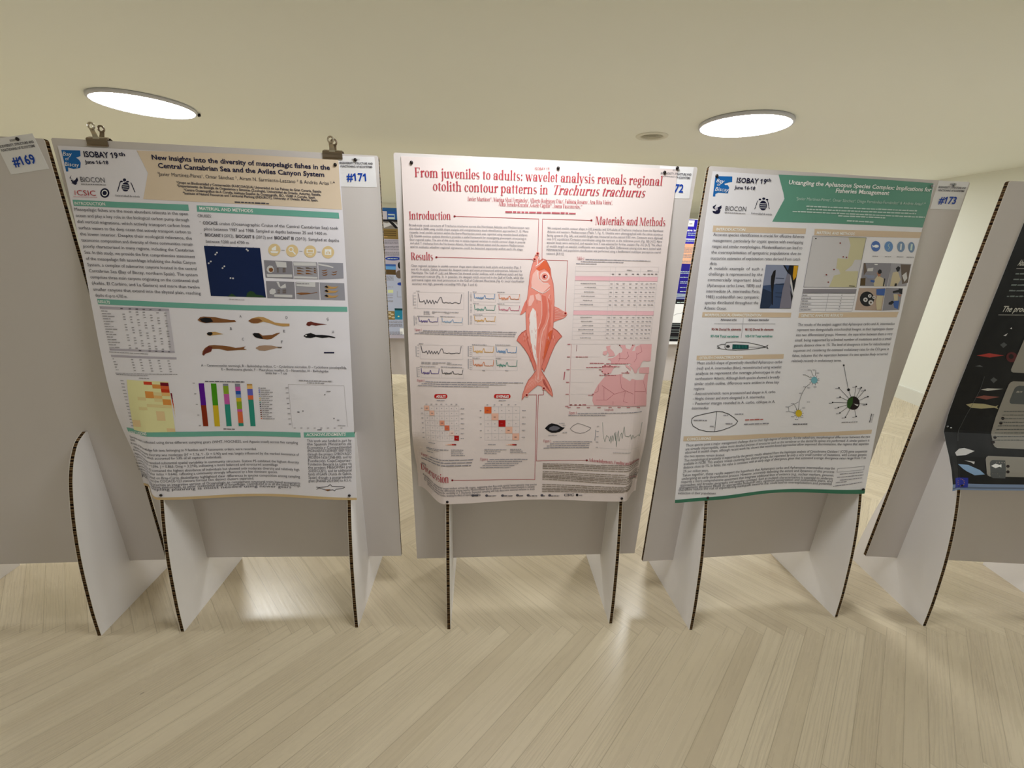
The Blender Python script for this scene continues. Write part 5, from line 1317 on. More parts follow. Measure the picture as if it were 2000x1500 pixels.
  ["G",-3952,5926,-3704,5926,36,"m",1,20],
  ["G",-1814,5881,-1535,5868,33,"m",1,20],
  ["G",-4051,5699,-3229,5699,39,"m",3,12],
  ["G",-4041,5646,-3576,5646,40,"m",4,12],
  ["G",-4032,5542,-3792,5542,41,"m",5,12],
  ["G",-3137,5708,-2699,5690,33,"m",4,12],
  ["G",-3135,5640,-2744,5624,33,"m",5,12],
  ["G",-3133,5573,-2700,5554,33,"m",6,12],
  ["G",-3130,5505,-2644,5483,33,"m",7,12],
  ["G",-1942,5686,-1119,5650,33,"m",3,12],
  ["G",-1942,5617,-1351,5587,33,"m",4,12],
  ["G",-1941,5548,-1493,5520,33,"m",5,12],
  ["G",-1006,5662,-589,5645,34,"m",3,12],
  ["G",-1005,5602,-529,5583,34,"m",4,12],
  ["G",-1003,5542,-395,5519,34,"m",5,12],
  ["T",-4276,5268,-3986,5268,143,"Figure 5","red4","s","f"],
  ["G",-3944,5312,-2348,5312,40,"m2",3,16],
  ["G",-4115,5203,-2385,5203,46,"m2",4,16],
  ["G",-4297,5094,-2422,5094,52,"m2",5,16],
  ["G",-4312,4815,-4127,4815,51,"m2",1,20],
  ["T",-2088,5288,-1808,5269,107,"Figure 6","red4","s","f"],
  ["G",-1752,5296,-348,5250,34,"m2",5,16],
  ["G",-1836,5222,-551,5176,34,"m2",6,16],
  ["G",-1919,5148,-685,5101,34,"m2",7,16],
  ["G",-2003,5074,-821,5027,34,"m2",8,16],
  ["G",-2087,5000,-971,4954,34,"m2",9,16],
  ["T",1046,12354,1296,12353,97,"Table 1","red4","s","f"],
  ["G",1338,12366,3553,12374,27,"m2",3,16],
  ["G",1188,12294,2638,12303,27,"m2",4,16],
  ["G",1038,12223,1729,12232,28,"m2",5,16],
  ["L",[1034,12143,3880,12200],5,"lt",2],
  ["L",[1036,11996,3880,12051],5,"lt",2],
  ["L",[1037,11824,3879,11876],5,"lt",2],
  ["L",[1038,11688,3878,11738],5,"lt",2],
  ["L",[1040,11538,3877,11586],5,"lt",2],
  ["L",[1041,11413,3876,11459],5,"lt",2],
  ["L",[1042,11263,3874,11306],5,"lt",2],
  ["L",[1043,11124,3873,11165],5,"lt",2],
  ["L",[1044,10984,3872,11024],5,"lt",2],
  ["L",[1045,10844,3870,10881],5,"lt",2],
  ["L",[1046,10703,3869,10738],5,"lt",2],
  ["L",[1047,10557,3867,10590],5,"lt",2],
  ["L",[1048,10420,3865,10451],5,"lt",2],
  ["L",[1049,10282,3864,10311],5,"lt",2],
  ["L",[1050,10141,3862,10168],5,"lt",2],
  ["L",[1051,10003,3860,10027],5,"lt",2],
  ["L",[1051,9871,3859,9893],5,"lt",2],
  ["L",[1052,9720,3857,9740],5,"lt",2],
  ["P",[1037,11841,3876,11883,3876,11725,1038,11695],"tpink",2],
  ["P",[1046,10711,3866,10746,3865,10595,1047,10562],"tpink",2],
  ["L",[1034,12143,1052,9720],5,"lt",2],
  ["L",[2219,12154,2219,9738],5,"lt",2],
  ["L",[2390,12156,2387,9741],5,"lt",2],
  ["L",[3247,12164,3230,9753],5,"lt",2],
  ["L",[3867,12170,3841,9762],5,"lt",2],
  ["G",1232,11598,1757,11606,25,"m",515,12],
  ["G",2245,11612,2330,11612,25,"m",515,30],
  ["G",2443,11617,2528,11617,25,"m",515,30],
  ["G",2670,11623,2755,11622,25,"m",515,30],
  ["G",2897,11628,2983,11628,25,"m",515,30],
  ["G",3111,11633,3196,11633,25,"m",515,30],
  ["G",3296,11638,3382,11637,25,"m",515,30],
  ["G",3468,11642,3554,11642,25,"m",515,30],
  ["G",3611,11646,3697,11645,25,"m",515,30],
  ["G",3726,11648,3812,11648,25,"m",515,30],
  ["G",1365,11476,1760,11480,25,"m",565,12],
  ["G",2245,11487,2330,11486,25,"m",565,30],
  ["G",2443,11491,2528,11491,25,"m",565,30],
  ["G",2670,11497,2755,11496,25,"m",565,30],
  ["G",2897,11502,2983,11502,25,"m",565,30],
  ["G",3110,11507,3196,11507,25,"m",565,30],
  ["G",3296,11512,3382,11511,25,"m",565,30],
  ["G",3467,11516,3553,11515,25,"m",565,30],
  ["G",3610,11519,3696,11519,25,"m",565,30],
  ["G",3725,11522,3811,11521,25,"m",565,30],
  ["G",1367,11325,1710,11328,25,"m",625,12],
  ["G",2245,11335,2331,11335,25,"m",625,30],
  ["G",2443,11340,2529,11339,25,"m",625,30],
  ["G",2670,11345,2755,11345,25,"m",625,30],
  ["G",2897,11350,2982,11350,25,"m",625,30],
  ["G",3110,11355,3196,11355,25,"m",625,30],
  ["G",3295,11359,3381,11359,25,"m",625,30],
  ["G",3466,11363,3553,11363,25,"m",625,30],
  ["G",3609,11367,3696,11366,25,"m",625,30],
  ["G",3724,11369,3810,11369,25,"m",625,30],
  ["G",1277,11185,1752,11190,25,"m",680,12],
  ["G",2245,11196,2331,11195,25,"m",680,30],
  ["G",2443,11200,2529,11200,25,"m",680,30],
  ["G",2669,11205,2755,11205,25,"m",680,30],
  ["G",2896,11210,2982,11210,25,"m",680,30],
  ["G",3109,11215,3195,11214,25,"m",680,30],
  ["G",3294,11219,3381,11219,25,"m",680,30],
  ["G",3465,11223,3552,11222,26,"m",680,30],
  ["G",3608,11226,3695,11225,26,"m",680,30],
  ["G",3723,11229,3809,11228,26,"m",680,30],
  ["G",1344,11047,1662,11048,25,"m",735,12],
  ["G",2246,11056,2331,11055,25,"m",735,30],
  ["G",2443,11060,2529,11059,26,"m",735,30],
  ["G",2669,11065,2755,11064,26,"m",735,30],
  ["G",2896,11070,2982,11069,26,"m",735,30],
  ["G",3109,11074,3195,11074,26,"m",735,30],
  ["G",3293,11078,3380,11078,26,"m",735,30],
  ["G",3464,11082,3551,11081,26,"m",735,30],
  ["G",3607,11085,3694,11084,26,"m",735,30],
  ["G",3721,11087,3808,11087,26,"m",735,30],
  ["G",1253,10905,1705,10909,25,"m",790,12],
  ["G",2245,10915,2331,10914,26,"m",790,30],
  ["G",2443,10919,2529,10918,26,"m",790,30],
  ["G",2669,10924,2755,10923,26,"m",790,30],
  ["G",2895,10928,2981,10928,26,"m",790,30],
  ["G",3108,10933,3194,10932,26,"m",790,30],
  ["G",3292,10937,3379,10936,26,"m",790,30],
  ["G",3463,10940,3550,10939,26,"m",790,30],
  ["G",3606,10943,3693,10942,26,"m",790,30],
  ["G",3720,10946,3807,10945,26,"m",790,30],
  ["G",1298,10481,1699,10484,26,"m",955,12],
  ["G",2245,10489,2331,10488,26,"m",955,30],
  ["G",2442,10492,2528,10491,26,"m",955,30],
  ["G",2667,10497,2754,10496,26,"m",955,30],
  ["G",2893,10501,2980,10500,26,"m",955,30],
  ["G",3105,10505,3192,10504,26,"m",955,30],
  ["G",3289,10508,3377,10507,26,"m",955,30],
  ["G",3460,10511,3547,10510,26,"m",955,30],
  ["G",3602,10514,3689,10513,26,"m",955,30],
  ["G",3716,10516,3803,10515,26,"m",955,30],
  ["G",1328,10344,1725,10346,26,"m",1008,12],
  ["G",2245,10350,2331,10349,26,"m",1008,30],
  ["G",2441,10354,2528,10353,26,"m",1008,30],
  ["G",2666,10358,2753,10357,26,"m",1008,30],
  ["G",2892,10362,2979,10361,26,"m",1008,30],
  ["G",3104,10366,3191,10365,26,"m",1008,30],
  ["G",3288,10369,3376,10368,26,"m",1008,30],
  ["G",3458,10372,3546,10371,26,"m",1008,30],
  ["G",3600,10375,3688,10374,26,"m",1008,30],
  ["G",3714,10377,3802,10376,26,"m",1008,30],
  ["G",1378,10205,1760,10206,26,"m",1062,12],
  ["G",2245,10209,2331,10208,26,"m",1062,30],
  ["G",2441,10212,2528,10211,26,"m",1062,30],
  ["G",2666,10216,2753,10215,26,"m",1062,30],
  ["G",2891,10220,2978,10219,26,"m",1062,30],
  ["G",3103,10224,3190,10223,26,"m",1062,30],
  ["G",3287,10227,3374,10226,26,"m",1062,30],
  ["G",3457,10230,3545,10229,26,"m",1062,30],
  ["G",3599,10232,3687,10231,26,"m",1062,30],
  ["G",3712,10234,3801,10233,26,"m",1062,30],
  ["G",1248,10064,1787,10067,26,"m",1115,12],
  ["G",2244,10070,2331,10068,26,"m",1115,30],
  ["G",2440,10073,2528,10072,26,"m",1115,30],
  ["G",2665,10077,2752,10075,26,"m",1115,30],
  ["G",2890,10080,2978,10079,26,"m",1115,30],
  ["G",3102,10084,3189,10083,26,"m",1115,30],
  ["G",3285,10087,3373,10086,26,"m",1115,30],
  ["G",3455,10090,3543,10088,26,"m",1115,30],
  ["G",3597,10092,3685,10091,26,"m",1115,30],
  ["G",3711,10094,3799,10093,27,"m",1115,30],
  ["G",1384,9934,1789,9936,26,"m",1165,12],
  ["G",2244,9938,2331,9936,26,"m",1165,30],
  ["G",2440,9941,2527,9939,26,"m",1165,30],
  ["G",2664,9944,2752,9943,26,"m",1165,30],
  ["G",2889,9948,2977,9947,27,"m",1165,30],
  ["G",3100,9951,3188,9950,27,"m",1165,30],
  ["G",3284,9954,3372,9953,27,"m",1165,30],
  ["G",3454,9957,3542,9955,27,"m",1165,30],
  ["G",3596,9959,3684,9958,27,"m",1165,30],
  ["G",3709,9961,3798,9959,27,"m",1165,30],
  ["G",1329,9783,1713,9783,26,"m",1222,12],
  ["G",2243,9786,2331,9785,27,"m",1222,30],
  ["G",2439,9789,2527,9788,27,"m",1222,30],
  ["G",2663,9793,2751,9791,27,"m",1222,30],
  ["G",2888,9796,2976,9795,27,"m",1222,30],
  ["G",3099,9799,3187,9798,27,"m",1222,30],
  ["G",3282,9802,3371,9801,27,"m",1222,30],
  ["G",3452,9805,3541,9803,27,"m",1222,30],
  ["G",3594,9807,3683,9805,27,"m",1222,30],
  ["G",3707,9808,3797,9807,27,"m",1222,30],
  ["G",2276,11920,2350,11919,26,"d",3,30],
  ["G",2503,11926,2577,11925,26,"d",3,30],
  ["G",2731,11932,2805,11931,26,"d",3,30],
  ["G",2959,11937,3033,11937,26,"d",3,30],
  ["G",3130,11942,3205,11941,26,"d",3,30],
  ["G",3359,11948,3434,11947,27,"d",3,30],
  ["G",3503,11951,3578,11951,27,"d",3,30],
  ["G",3618,11954,3692,11954,27,"d",3,30],
  ["G",3761,11958,3836,11958,27,"d",3,30],
  ["G",2775,12067,2951,12063,25,"m",3,30],
  ["G",3481,12069,3659,12065,25,"m",3,30],
  ["L",[1039,9562,3902,9601],6,"lt",2],
  ["L",[1039,9562,1084,7365,3966,7316],9,"red4",2],
  ["L",[1041,9115,2107,9129],5,"lt",2],
  ["L",[1068,8666,1901,8676],5,"lt",2],
  ["L",[1095,8211,1933,8221],5,"lt",2],
  ["L",[1120,7773,1964,7783],5,"lt",2],
  ["P",[3232,8887,3085,8904,2893,8890,2677,8881,2497,8886,2474,9016,2377,9038,2386,9074,2516,9087,2654,9159,2753,9266,2858,9303,2872,9420,2794,9489,2765,9554,2955,9557,2989,9445,3137,9400,3176,9495,3217,9570,3314,9562,3233,9402,3214,9343,3332,9368,3332,9497,3459,9557,3503,9592,3909,9597,3932,9004,3810,8980,3672,9004,3615,8956,3558,8789,3491,8717,3455,8573,3384,8549,3324,8668,3243,8763,3164,8834],"land",2],
  ["P",[2203,8799,2272,8847,2465,8831,2683,8805,2583,8708,2534,8564,2429,8515,2310,8502,2223,8537,2180,8632],"land",2],
  ["P",[3017,8856,3115,8833,3247,8715,3229,8643,3150,8714,3047,8785],"land",3],
  ["P",[3066,8570,3187,8571,3167,8523],"land",2],
  ["P",[3520,8669,3560,8765,3908,8775,3922,8544,3758,8546,3555,8561],"land",2],
  ["P",[2270,9494,2433,9531,2417,9437,2545,9322,2623,9194,2559,9158,2357,9132,2412,9203,2331,9319],"land",2],
  ["P",[2188,9318,2316,9354,2336,9249,2258,9178,2172,9224],"land",2],
  ["P",[2304,8418,2433,8467,2829,8508,2949,8521,2945,8425,3238,8270,3304,8356,3480,8308,3732,8315,3774,8510,3897,8544,3904,8151,3923,7776,3963,7342,1992,7377,1920,7537,1929,7758,2000,7955,2085,8126,2195,8272],"land2",2],
  ["L",[2231,8103,2704,7791,3122,7917,3402,7796],9,"mland",4],
  ["L",[2309,8031,2343,7579],9,"mland",4],
  ["L",[2852,8520,2896,8279,2940,8037,3097,7917],9,"mland",4],
  ["L",[3420,8284,3486,7425],9,"mland",4],
  ["L",[3443,7894,3858,7879],9,"mland",4],
  ["L",[3099,7892,3056,7524,3208,7475],9,"mland",4],
  ["L",[2692,7791,2441,7568,2052,7563],9,"mland",4],
  ["L",[2676,7521,2686,7397],9,"mland",4],
  ["L",[1985,7832,2102,7883,2111,8102],9,"mland",4],
  ["L",[2764,9278,2802,9114,2766,8972],9,"mland",4],
  ["L",[3048,9317,3110,9165,3022,9070,2756,9090],9,"mland",4],
  ["L",[3388,9286,3406,9098,3322,8955],9,"mland",4],
  ["L",[3508,9546,3577,9335,3417,9240],9,"mland",4],
  ["L",[3736,8279,3923,7776],9,"mland",4],
  ["P",[2442,8842,2486,8843,2488,8810,2445,8809],"dred",5],
  ["P",[2261,8857,2304,8857,2307,8824,2264,8824],"dred",5],
  ["P",[2182,8796,2225,8797,2228,8764,2185,8763],"dred",5],
  ["P",[2176,8625,2219,8625,2221,8592,2178,8591],"dred",5],
  ["P",[2286,8538,2329,8538,2331,8505,2288,8504],"dred",5],
  ["P",[2405,8556,2448,8556,2450,8523,2407,8522],"dred",5],
  ["P",[3088,8623,3131,8623,3134,8590,3091,8589],"dred",5],
  ["P",[1905,7800,1948,7800,1951,7766,1907,7765],"dred",5],
  ["P",[2730,9563,2773,9564,2776,9531,2733,9530],"dred",5],
  ["P",[3195,9576,3238,9577,3241,9544,3198,9544],"dred",5],
  ["G",1731,8888,2256,8895,31,"mland",935,12],
  ["G",2317,8876,3111,8886,31,"mland",1180,12],
  ["G",1610,8740,2183,8747,31,"mland",880,12],
  ["G",2218,8771,2830,8778,31,"mland",1135,12],
  ["G",2070,8659,2178,8661,31,"mland",1070,12],
  ["G",2108,8464,2711,8470,31,"mland",1080,12],
  ["G",2897,8556,3212,8559,31,"mland",1410,12],
  ["G",1750,7731,1931,7734,32,"mland",910,12],
  ["G",1219,9106,1669,9111,31,"mland",725,12],
  ["G",1568,7376,1701,7378,32,"mland",825,12],
  ["P",[1112,7387,1196,7389,1198,7354,1114,7353],"dred",3],
  ["P",[1276,7390,1361,7391,1363,7356,1278,7355],"dred",3],
  ["P",[1441,7392,1525,7393,1527,7358,1443,7357],"dred",3],
  ["G",899,9544,1005,9545,32,"red4",1,30],
  ["G",908,9102,1016,9103,32,"red4",1,30],
  ["G",917,8653,1028,8654,33,"red4",1,30],
  ["G",926,8197,1040,8198,33,"red4",1,30],
  ["G",934,7759,1051,7760,34,"red4",1,30],
  ["G",942,7308,1063,7310,34,"red4",1,30],
  ["G",1029,7264,1150,7266,35,"red4",1,30],
  ["G",1368,7269,1489,7270,34,"red4",1,30],
  ["G",1732,7274,1853,7276,34,"red4",1,30],
  ["G",2121,7279,2243,7281,34,"red4",1,30],
  ["G",2523,7284,2646,7285,34,"red4",1,30],
  ["G",2854,7287,2977,7288,34,"red4",1,30],
  ["G",3199,7289,3323,7290,34,"red4",1,30],
  ["G",3578,7283,3714,7272,35,"red4",1,30],
  ["T",2381,7180,2720,7184,76,"Longitude","red4","r","f"],
  ["L",[860,8569,846,8305],37,"red4",2],
  ["L",[1233,9532,1230,9316],14,"dred",2],
  ["T",1090,7027,1379,7031,104,"Figure 1","red4","s","f"],
  ["G",1416,7041,3803,7104,33,"m2",2,14],
  ["G",1084,6969,2452,6989,33,"m2",3,14],
  ["P",[251,6471,321,6561,391,6625,486,6669,584,6652,708,6620,809,6565,884,6520,982,6516,913,6438,796,6347,651,6306,504,6305,379,6369],"dk",2],
  ["P",[421,6510,564,6575,712,6551,813,6488,695,6397,525,6383,400,6433],"oto",3],
  ["L",[1181,6468,1271,6585,1437,6682,1610,6641,1761,6581,1936,6520,1892,6443,1727,6338,1558,6296,1385,6331,1259,6393,1181,6468],12,"g",2],
  ["G",755,6661,962,6664,27,"m",550,14],
  ["G",893,6587,990,6588,27,"m",605,14],
  ["G",908,6310,1079,6312,28,"m",605,14],
  ["G",387,6196,706,6199,28,"m",390,14],
  ["G",2820,5559,3510,5547,28,"m",1360,14],
  ["T",215,5934,518,5936,104,"Figure 2.","red4","s","f"],
  ["G",575,5946,2012,5977,34,"m2",4,16],
  ["G",462,5863,1926,5899,34,"m2",5,16],
  ["G",349,5780,1914,5823,34,"m2",6,16],
  ["G",235,5696,1913,5748,34,"m2",7,16],
  ["L",[2351,6729,2411,6235,2491,5980,2534,6237,2626,6162,2662,6008,2684,6214,2722,5932,2744,6240,2791,6010,2824,6342,2884,6036,2871,6368,2931,5805,2941,6267,2967,6420,3016,6012,3045,6217,3085,6344,3128,6115,3166,6573,3233,6217,3373,6191,3430,6267,3486,6084,3526,6246,3595,6120,3761,6219,3828,6166,3849,6336,3875,6700],12,"g3",2],
  ["G",2151,6578,2236,6579,27,"m",1,30],
  ["G",2153,6376,2238,6378,27,"m",1,30],
  ["G",2156,6174,2241,6175,28,"m",1,30],
  ["G",2158,5970,2244,5972,28,"m",1,30],
  ["G",2161,5766,2246,5767,28,"m",1,30],
  ["L",[2121,6434,2116,6038],25,"m",2],
  ["L",[2293,5752,3939,5674],6,"lt",2],
  ["G",234,5073,4004,5045,39,"m3",0,22],
  ["G",234,5015,4021,4970,39,"m3",1,22],
  ["G",235,4956,4038,4894,39,"m3",2,22],
  ["G",236,4886,4058,4806,39,"m3",3,22],
  ["G",239,4760,4089,4650,39,"m3",4,22],
  ["G",240,4692,4104,4569,39,"m3",5,22],
  ["G",241,4625,4117,4490,39,"m3",6,22],
  ["G",241,4571,4107,4427,39,"m3",7,22],
  ["G",242,4517,4095,4364,39,"m3",8,22],
  ["G",243,4449,4085,4288,40,"m3",9,22],
  ["G",249,4232,3834,4182,40,"m3",10,22],
  ["G",251,4151,3808,4118,40,"m3",11,22],
  ["G",252,4069,3779,4056,40,"m3",12,22],
  ["G",252,4015,3743,4031,40,"m3",13,22],
  ["G",253,3947,3710,3990,40,"m3",14,22],
  ["G",3545,4613,4057,4320,40,"m3",0,12],
  ["G",3553,4546,4068,4248,40,"red4",1,12],
  ["G",3562,4478,4078,4177,41,"m3",2,12],
  ["T",-4301,4211,38,4211,81,"Populations appeared more evident across life stages, suggesting that fine-scale spatial heterogeneity may persist","d","r","f"],
  ["T",-4283,4118,-37,4118,81," to nursery areas in the differences among nearby Mediterranean and its offshore. Wavelet-based analysis is suitable","d","r","f"],
  ["T",-4263,4022,-34,4022,81,"for capturing intraspecific variability in T. trachurus. Expanded sampling will help determine seasonal variation in stock","d","r","f"],
  ["T",-4120,3927,-2062,3927,80,"structure between studies, assessing the effects of reported classifiers.","d","r","f"],
  ["P",[-2298,3920,-2309,3892,-2337,3876,-2372,3878,-2400,3898,-2411,3927,-2400,3955,-2372,3971,-2337,3969,-2309,3949],"d",3],
  ["G",-2307,3896,-2080,3887,81,"d",0,9],
  ["P",[-1785,3883,-1796,3855,-1824,3840,-1859,3842,-1888,3862,-1899,3892,-1889,3920,-1860,3936,-1825,3933,-1796,3913],"d",3],
  ["G",-1794,3860,-1468,3841,45,"d",1,9],
  ["P",[-1188,3840,-1199,3811,-1227,3795,-1263,3798,-1293,3818,-1304,3848,-1294,3876,-1265,3892,-1229,3890,-1200,3870],"d",3],
  ["G",-1197,3816,-867,3800,46,"d",2,9],
  ["P",[-624,3819,-634,3790,-663,3773,-699,3775,-729,3795,-741,3825,-731,3854,-702,3870,-666,3868,-636,3849],"d",3],
  ["G",-633,3782,-457,3780,46,"d",3,9],
  ["P",[-213,3803,-223,3774,-252,3756,-288,3758,-318,3777,-331,3807,-320,3836,-291,3853,-255,3852,-225,3833],"d",3],
  ["G",-222,3766,72,3766,46,"d",4,9],
  ["P",[315,3797,305,3767,277,3749,241,3749,210,3767,198,3797,208,3827,237,3845,273,3845,303,3827],"d",3],
  ["G",307,3759,366,3766,46,"d",5,9],
  ["P",[608,3800,598,3770,570,3752,534,3751,504,3769,491,3798,501,3828,530,3847,566,3848,596,3830],"d",3],
  ["G",600,3762,911,3776,46,"d",6,9],
  ["T",1086,3787,1472,3811,88,"CSIC","d","b","f"],
  ["P",[1636,3852,1629,3820,1605,3799,1574,3797,1547,3816,1536,3847,1544,3880,1568,3900,1599,3902,1625,3883],"dk",3],
  ["G",1645,3831,1780,3838,37,"m",2,20]],
 'P3': [
  ["P",[-2378,15147,-576,15175,1301,15188,3315,15170,3420,14542,3390,13781,1359,13786,-570,13776,-2284,13749,-1998,14452,-2075,14624],"green",1],
  ["P",[-4511,14999,-3940,15013,-3912,14858,-4018,14843,-4168,14798,-4138,14761,-4048,14765,-3985,14701,-3991,14526,-4162,14528,-4322,14531,-4416,14487,-4408,14416,-4488,14416],"blue",1],
  ["T",-4470,14824,-4199,14815,101,"Bay","w","i","f"],
  ["T",-4426,14730,-4304,14729,87,"of","w","i","f"],
  ["T",-4469,14580,-4004,14572,110,"Biscay","w","i","f"],
  ["T",-3786,14849,-2743,14856,140,"ISOBAY 19","n","b","f"],
  ["T",-2751,14929,-2590,14930,88,"th","n","b","f"],
  ["T",-3793,14664,-3093,14667,94,"June 16-18","n","b","f"],
  ["T",-4017,14016,-3268,14027,134,"BIOCON","g","r","f"],
  ["G",-4013,13947,-3270,13944,30,"m",3,14],
  ["P",[-4330,14189,-4443,14115,-4423,14066,-4339,14040,-4290,14092,-4215,14125,-4154,14167,-4133,14089,-4187,14027,-4212,13907,-4304,13903,-4402,13939,-4434,13997,-4317,13982,-4303,14032,-4379,14078],"n",2],
  ["P",[-4233,14025,-4151,14019,-4181,13928,-4247,13909],"n",2],
  ["P",[-4257,14056,-4258,14040,-4264,14026,-4275,14016,-4290,14010,-4307,14009,-4324,14014,-4339,14023,-4350,14037,-4355,14052,-4355,14067,-4349,14081,-4338,14092,-4323,14098,-4306,14099,-4289,14094,-4274,14085,-4263,14071],"lil",3],
  ["P",[-2674,14429,-2675,14418,-2682,14407,-2695,14399,-2712,14395,-2730,14394,-2749,14397,-2764,14404,-2776,14413,-2782,14425,-2781,14436,-2774,14446,-2761,14454,-2744,14459,-2726,14460,-2707,14457,-2691,14450,-2680,14441],"n",2],
  ["P",[-2573,14227,-2571,14177,-2585,14133,-2614,14099,-2654,14080,-2701,14078,-2749,14093,-2792,14124,-2824,14167,-2842,14216,-2844,14265,-2830,14310,-2801,14343,-2761,14362,-2714,14364,-2667,14349,-2624,14319,-2592,14276],"n",2],
  ["L",[-2821,14270,-2623,14274],18,"w",3],
  ["L",[-2920,14358,-2955,14264],20,"n",2],
  ["L",[-2581,14373,-2534,14283],20,"n",2],
  ["L",[-2808,14210,-2610,14213],18,"w",3],
  ["L",[-2937,14265,-2968,14187],20,"n",2],
  ["L",[-2543,14282,-2500,14207],20,"n",2],
  ["L",[-2796,14149,-2597,14152],18,"w",3],
  ["L",[-2954,14173,-2981,14110],20,"n",2],
  ["L",[-2505,14192,-2465,14132],20,"n",2],
  ["P",[-2812,14400,-2822,14383,-2852,14374,-2885,14380,-2902,14396,-2892,14414,-2862,14422,-2829,14417],"n",2],
  ["P",[-2560,14404,-2570,14386,-2600,14378,-2633,14384,-2650,14400,-2640,14418,-2610,14426,-2577,14421],"n",2],
  ["T",-3091,13951,-2342,13938,55,"Universidad de Oviedo","g","s","f"],
  ["T",-1976,14889,3302,14911,121,"Untangling the Aphanopus Species Complex: Implications for","w","b","f"],
  ["T",-243,14721,1750,14737,122,"Fisheries Management","w","b","f"],
  ["T",-1591,14439,3242,14478,87,"ªJavier Martínez-Pérez¹, Omar Sánchez², Diego Fernández-Fernández³ & Andrés Arias²·⁴","w2","r","f"],
  ["G",-1174,14246,2990,14281,49,"w2",1574,10],
  ["G",-1133,14157,2980,14192,49,"w2",1575,10],
  ["G",-1634,14073,3356,14091,49,"w2",1547,10],
  ["G",58,14004,1843,14011,50,"w2",1636,10],
  ["G",422,13863,1435,13862,51,"w2",1653,10],
  ["P",[-4329,13553,-1011,13587,-1000,13415,-4325,13359],"sand",1],
  ["T",-4216,13405,-3190,13424,81,"INTRODUCTION","w","b","f"],
  ["P",[-695,13587,3408,13632,3389,13439,-666,13387],"sand",1],
  ["T",-600,13430,827,13440,84,"MATERIAL AND METHODS","w","b","f"],
  ["T",-4288,13242,-1024,13288,92,"Accurate species identification is crucial for effective fisheries","d","r","j"],
  ["T",-4284,13059,-1022,13110,92,"management, particularly for cryptic species with overlapping","d","r","j"],
  ["T",-4280,12874,-1020,12930,93,"ranges and similar morphologies. Misidentification can lead to","d","r","j"],
  ["T",-4277,12689,-1019,12748,94,"the overexploitation of sympatric populations due to","d","r","j"],
  ["T",-4273,12501,-1018,12566,94,"inaccurate estimates of exploitation rates derived from catch","d","r","j"],
  ["T",-4276,12339,-4002,12339,94,"data.","d","r","f"],
  ["T",-4271,12185,-2318,12211,95,"A notable example of such a","d","r","j"],
  ["T",-4272,12001,-2315,12028,96,"challenge is represented by the","d","r","j"],
  ["T",-4273,11817,-2311,11843,96,"commercially important black","d","r","j"],
  ["T",-4274,11632,-2308,11658,97,"(Aphanopus carbo Lowe, 1839) and","d","r","j"],
  ["T",-4275,11445,-2305,11471,98,"intermediate (A. intermedius Parin,","d","r","j"],
  ["T",-4277,11258,-2303,11283,98,"1983) scabbardfish two sympatric","d","r","j"],
  ["T",-4279,11069,-2300,11094,99,"species distributed throughout the","d","r","j"],
  ["T",-4273,10885,-3438,10886,99,"Atlantic Ocean.","d","r","f"],
  ["P",[-2239,12395,-1041,12406,-1043,11625,-1041,10965,-2209,10947,-2229,11666],"sea",1],
  ["P",[-2239,12395,-1600,12402,-1404,12168,-1434,11816,-2236,11710],"sea2",2],
  ["P",[-2219,11043,-2221,11622,-1849,11497,-1784,11140,-1877,10958,-2207,10947],"sea3",2],
  ["P",[-1931,12198,-1853,12243,-1832,12070,-1832,11807,-1812,11498,-1747,11073,-1784,11073,-1874,11496,-1961,11804,-1984,12022],"dk",3],
  ["P",[-1611,12397,-1550,12399,-1388,12212,-1418,12178],"dk",3],
  ["P",[-1377,12404,-1041,12406,-1033,12068,-1035,11647,-1054,11423,-1262,12084,-1404,12168],"dk",3],
  ["P",[-1212,12391,-1051,12395,-1049,12023,-1126,11911,-1183,12064],"gold",4],
  ["P",[-1399,12146,-1274,12084,-1208,11688,-1054,11423,-1042,10971,-1474,10965,-1475,11638,-1435,11948],"ship",4],
  ["P",[-1274,12084,-1159,11822,-1024,11424,-1052,11412,-1234,11820],"pale",5],
  ["P",[-1190,11599,-1045,11378,-1056,11175],"dk",5],
  ["P",[-1816,11983,-1490,11973,-1486,11951,-1812,11961],"sea3",3],
  ["P",[-1778,11786,-1451,11776,-1447,11754,-1774,11764],"sea3",3],
  ["P",[-1724,11499,-1395,11488,-1391,11466,-1720,11477],"sea3",3],
  ["P",[-1700,11366,-1370,11354,-1366,11332,-1696,11344],"sea3",3],
  ["P",[-712,13361,1307,13381,1345,11727,-697,11698],"mapbg",1],
  ["P",[622,13374,1309,13375,1334,12661,1057,12653,994,12462,879,12363,764,12265,1292,12278,1345,11727,279,11719,383,12111,621,12165,531,12306,410,12351,386,12681,775,12669,772,13113],"mapland",2],
  ["P",[433,13367,622,13374,772,13113,576,13130],"mapbg",3],
  ["L",[-712,13361,1307,13381,1345,11727,-697,11698,-712,13361],13,"m2",4],
  ["P",[-559,13287,-563,13270,-582,13263,-603,13269,-616,13285,-611,13301,-592,13308,-571,13302],"dk",5],
  ["P",[388,13174,384,13158,365,13151,343,13157,330,13172,335,13189,354,13196,376,13190],"dred2",5],
  ["P",[614,12734,610,12718,591,12710,568,12716,555,12733,560,12749,579,12757,601,12751],"dred2",5],
  ["P",[742,12722,737,12705,718,12697,696,12704,683,12720,687,12737,706,12744,729,12738],"dred2",5],
  ["P",[361,12309,356,12292,337,12284,315,12291,302,12307,307,12324,326,12332,348,12325],"dred2",5],
  ["P",[110,12128,105,12111,86,12104,64,12110,51,12127,56,12144,75,12151,98,12145],"dred2",5],
  ["P",[238,11885,233,11867,214,11860,191,11866,179,11883,183,11900,203,11908,225,11901],"dred2",5],
  ["L",[1050,11777,1264,11769],21,"dk",5],
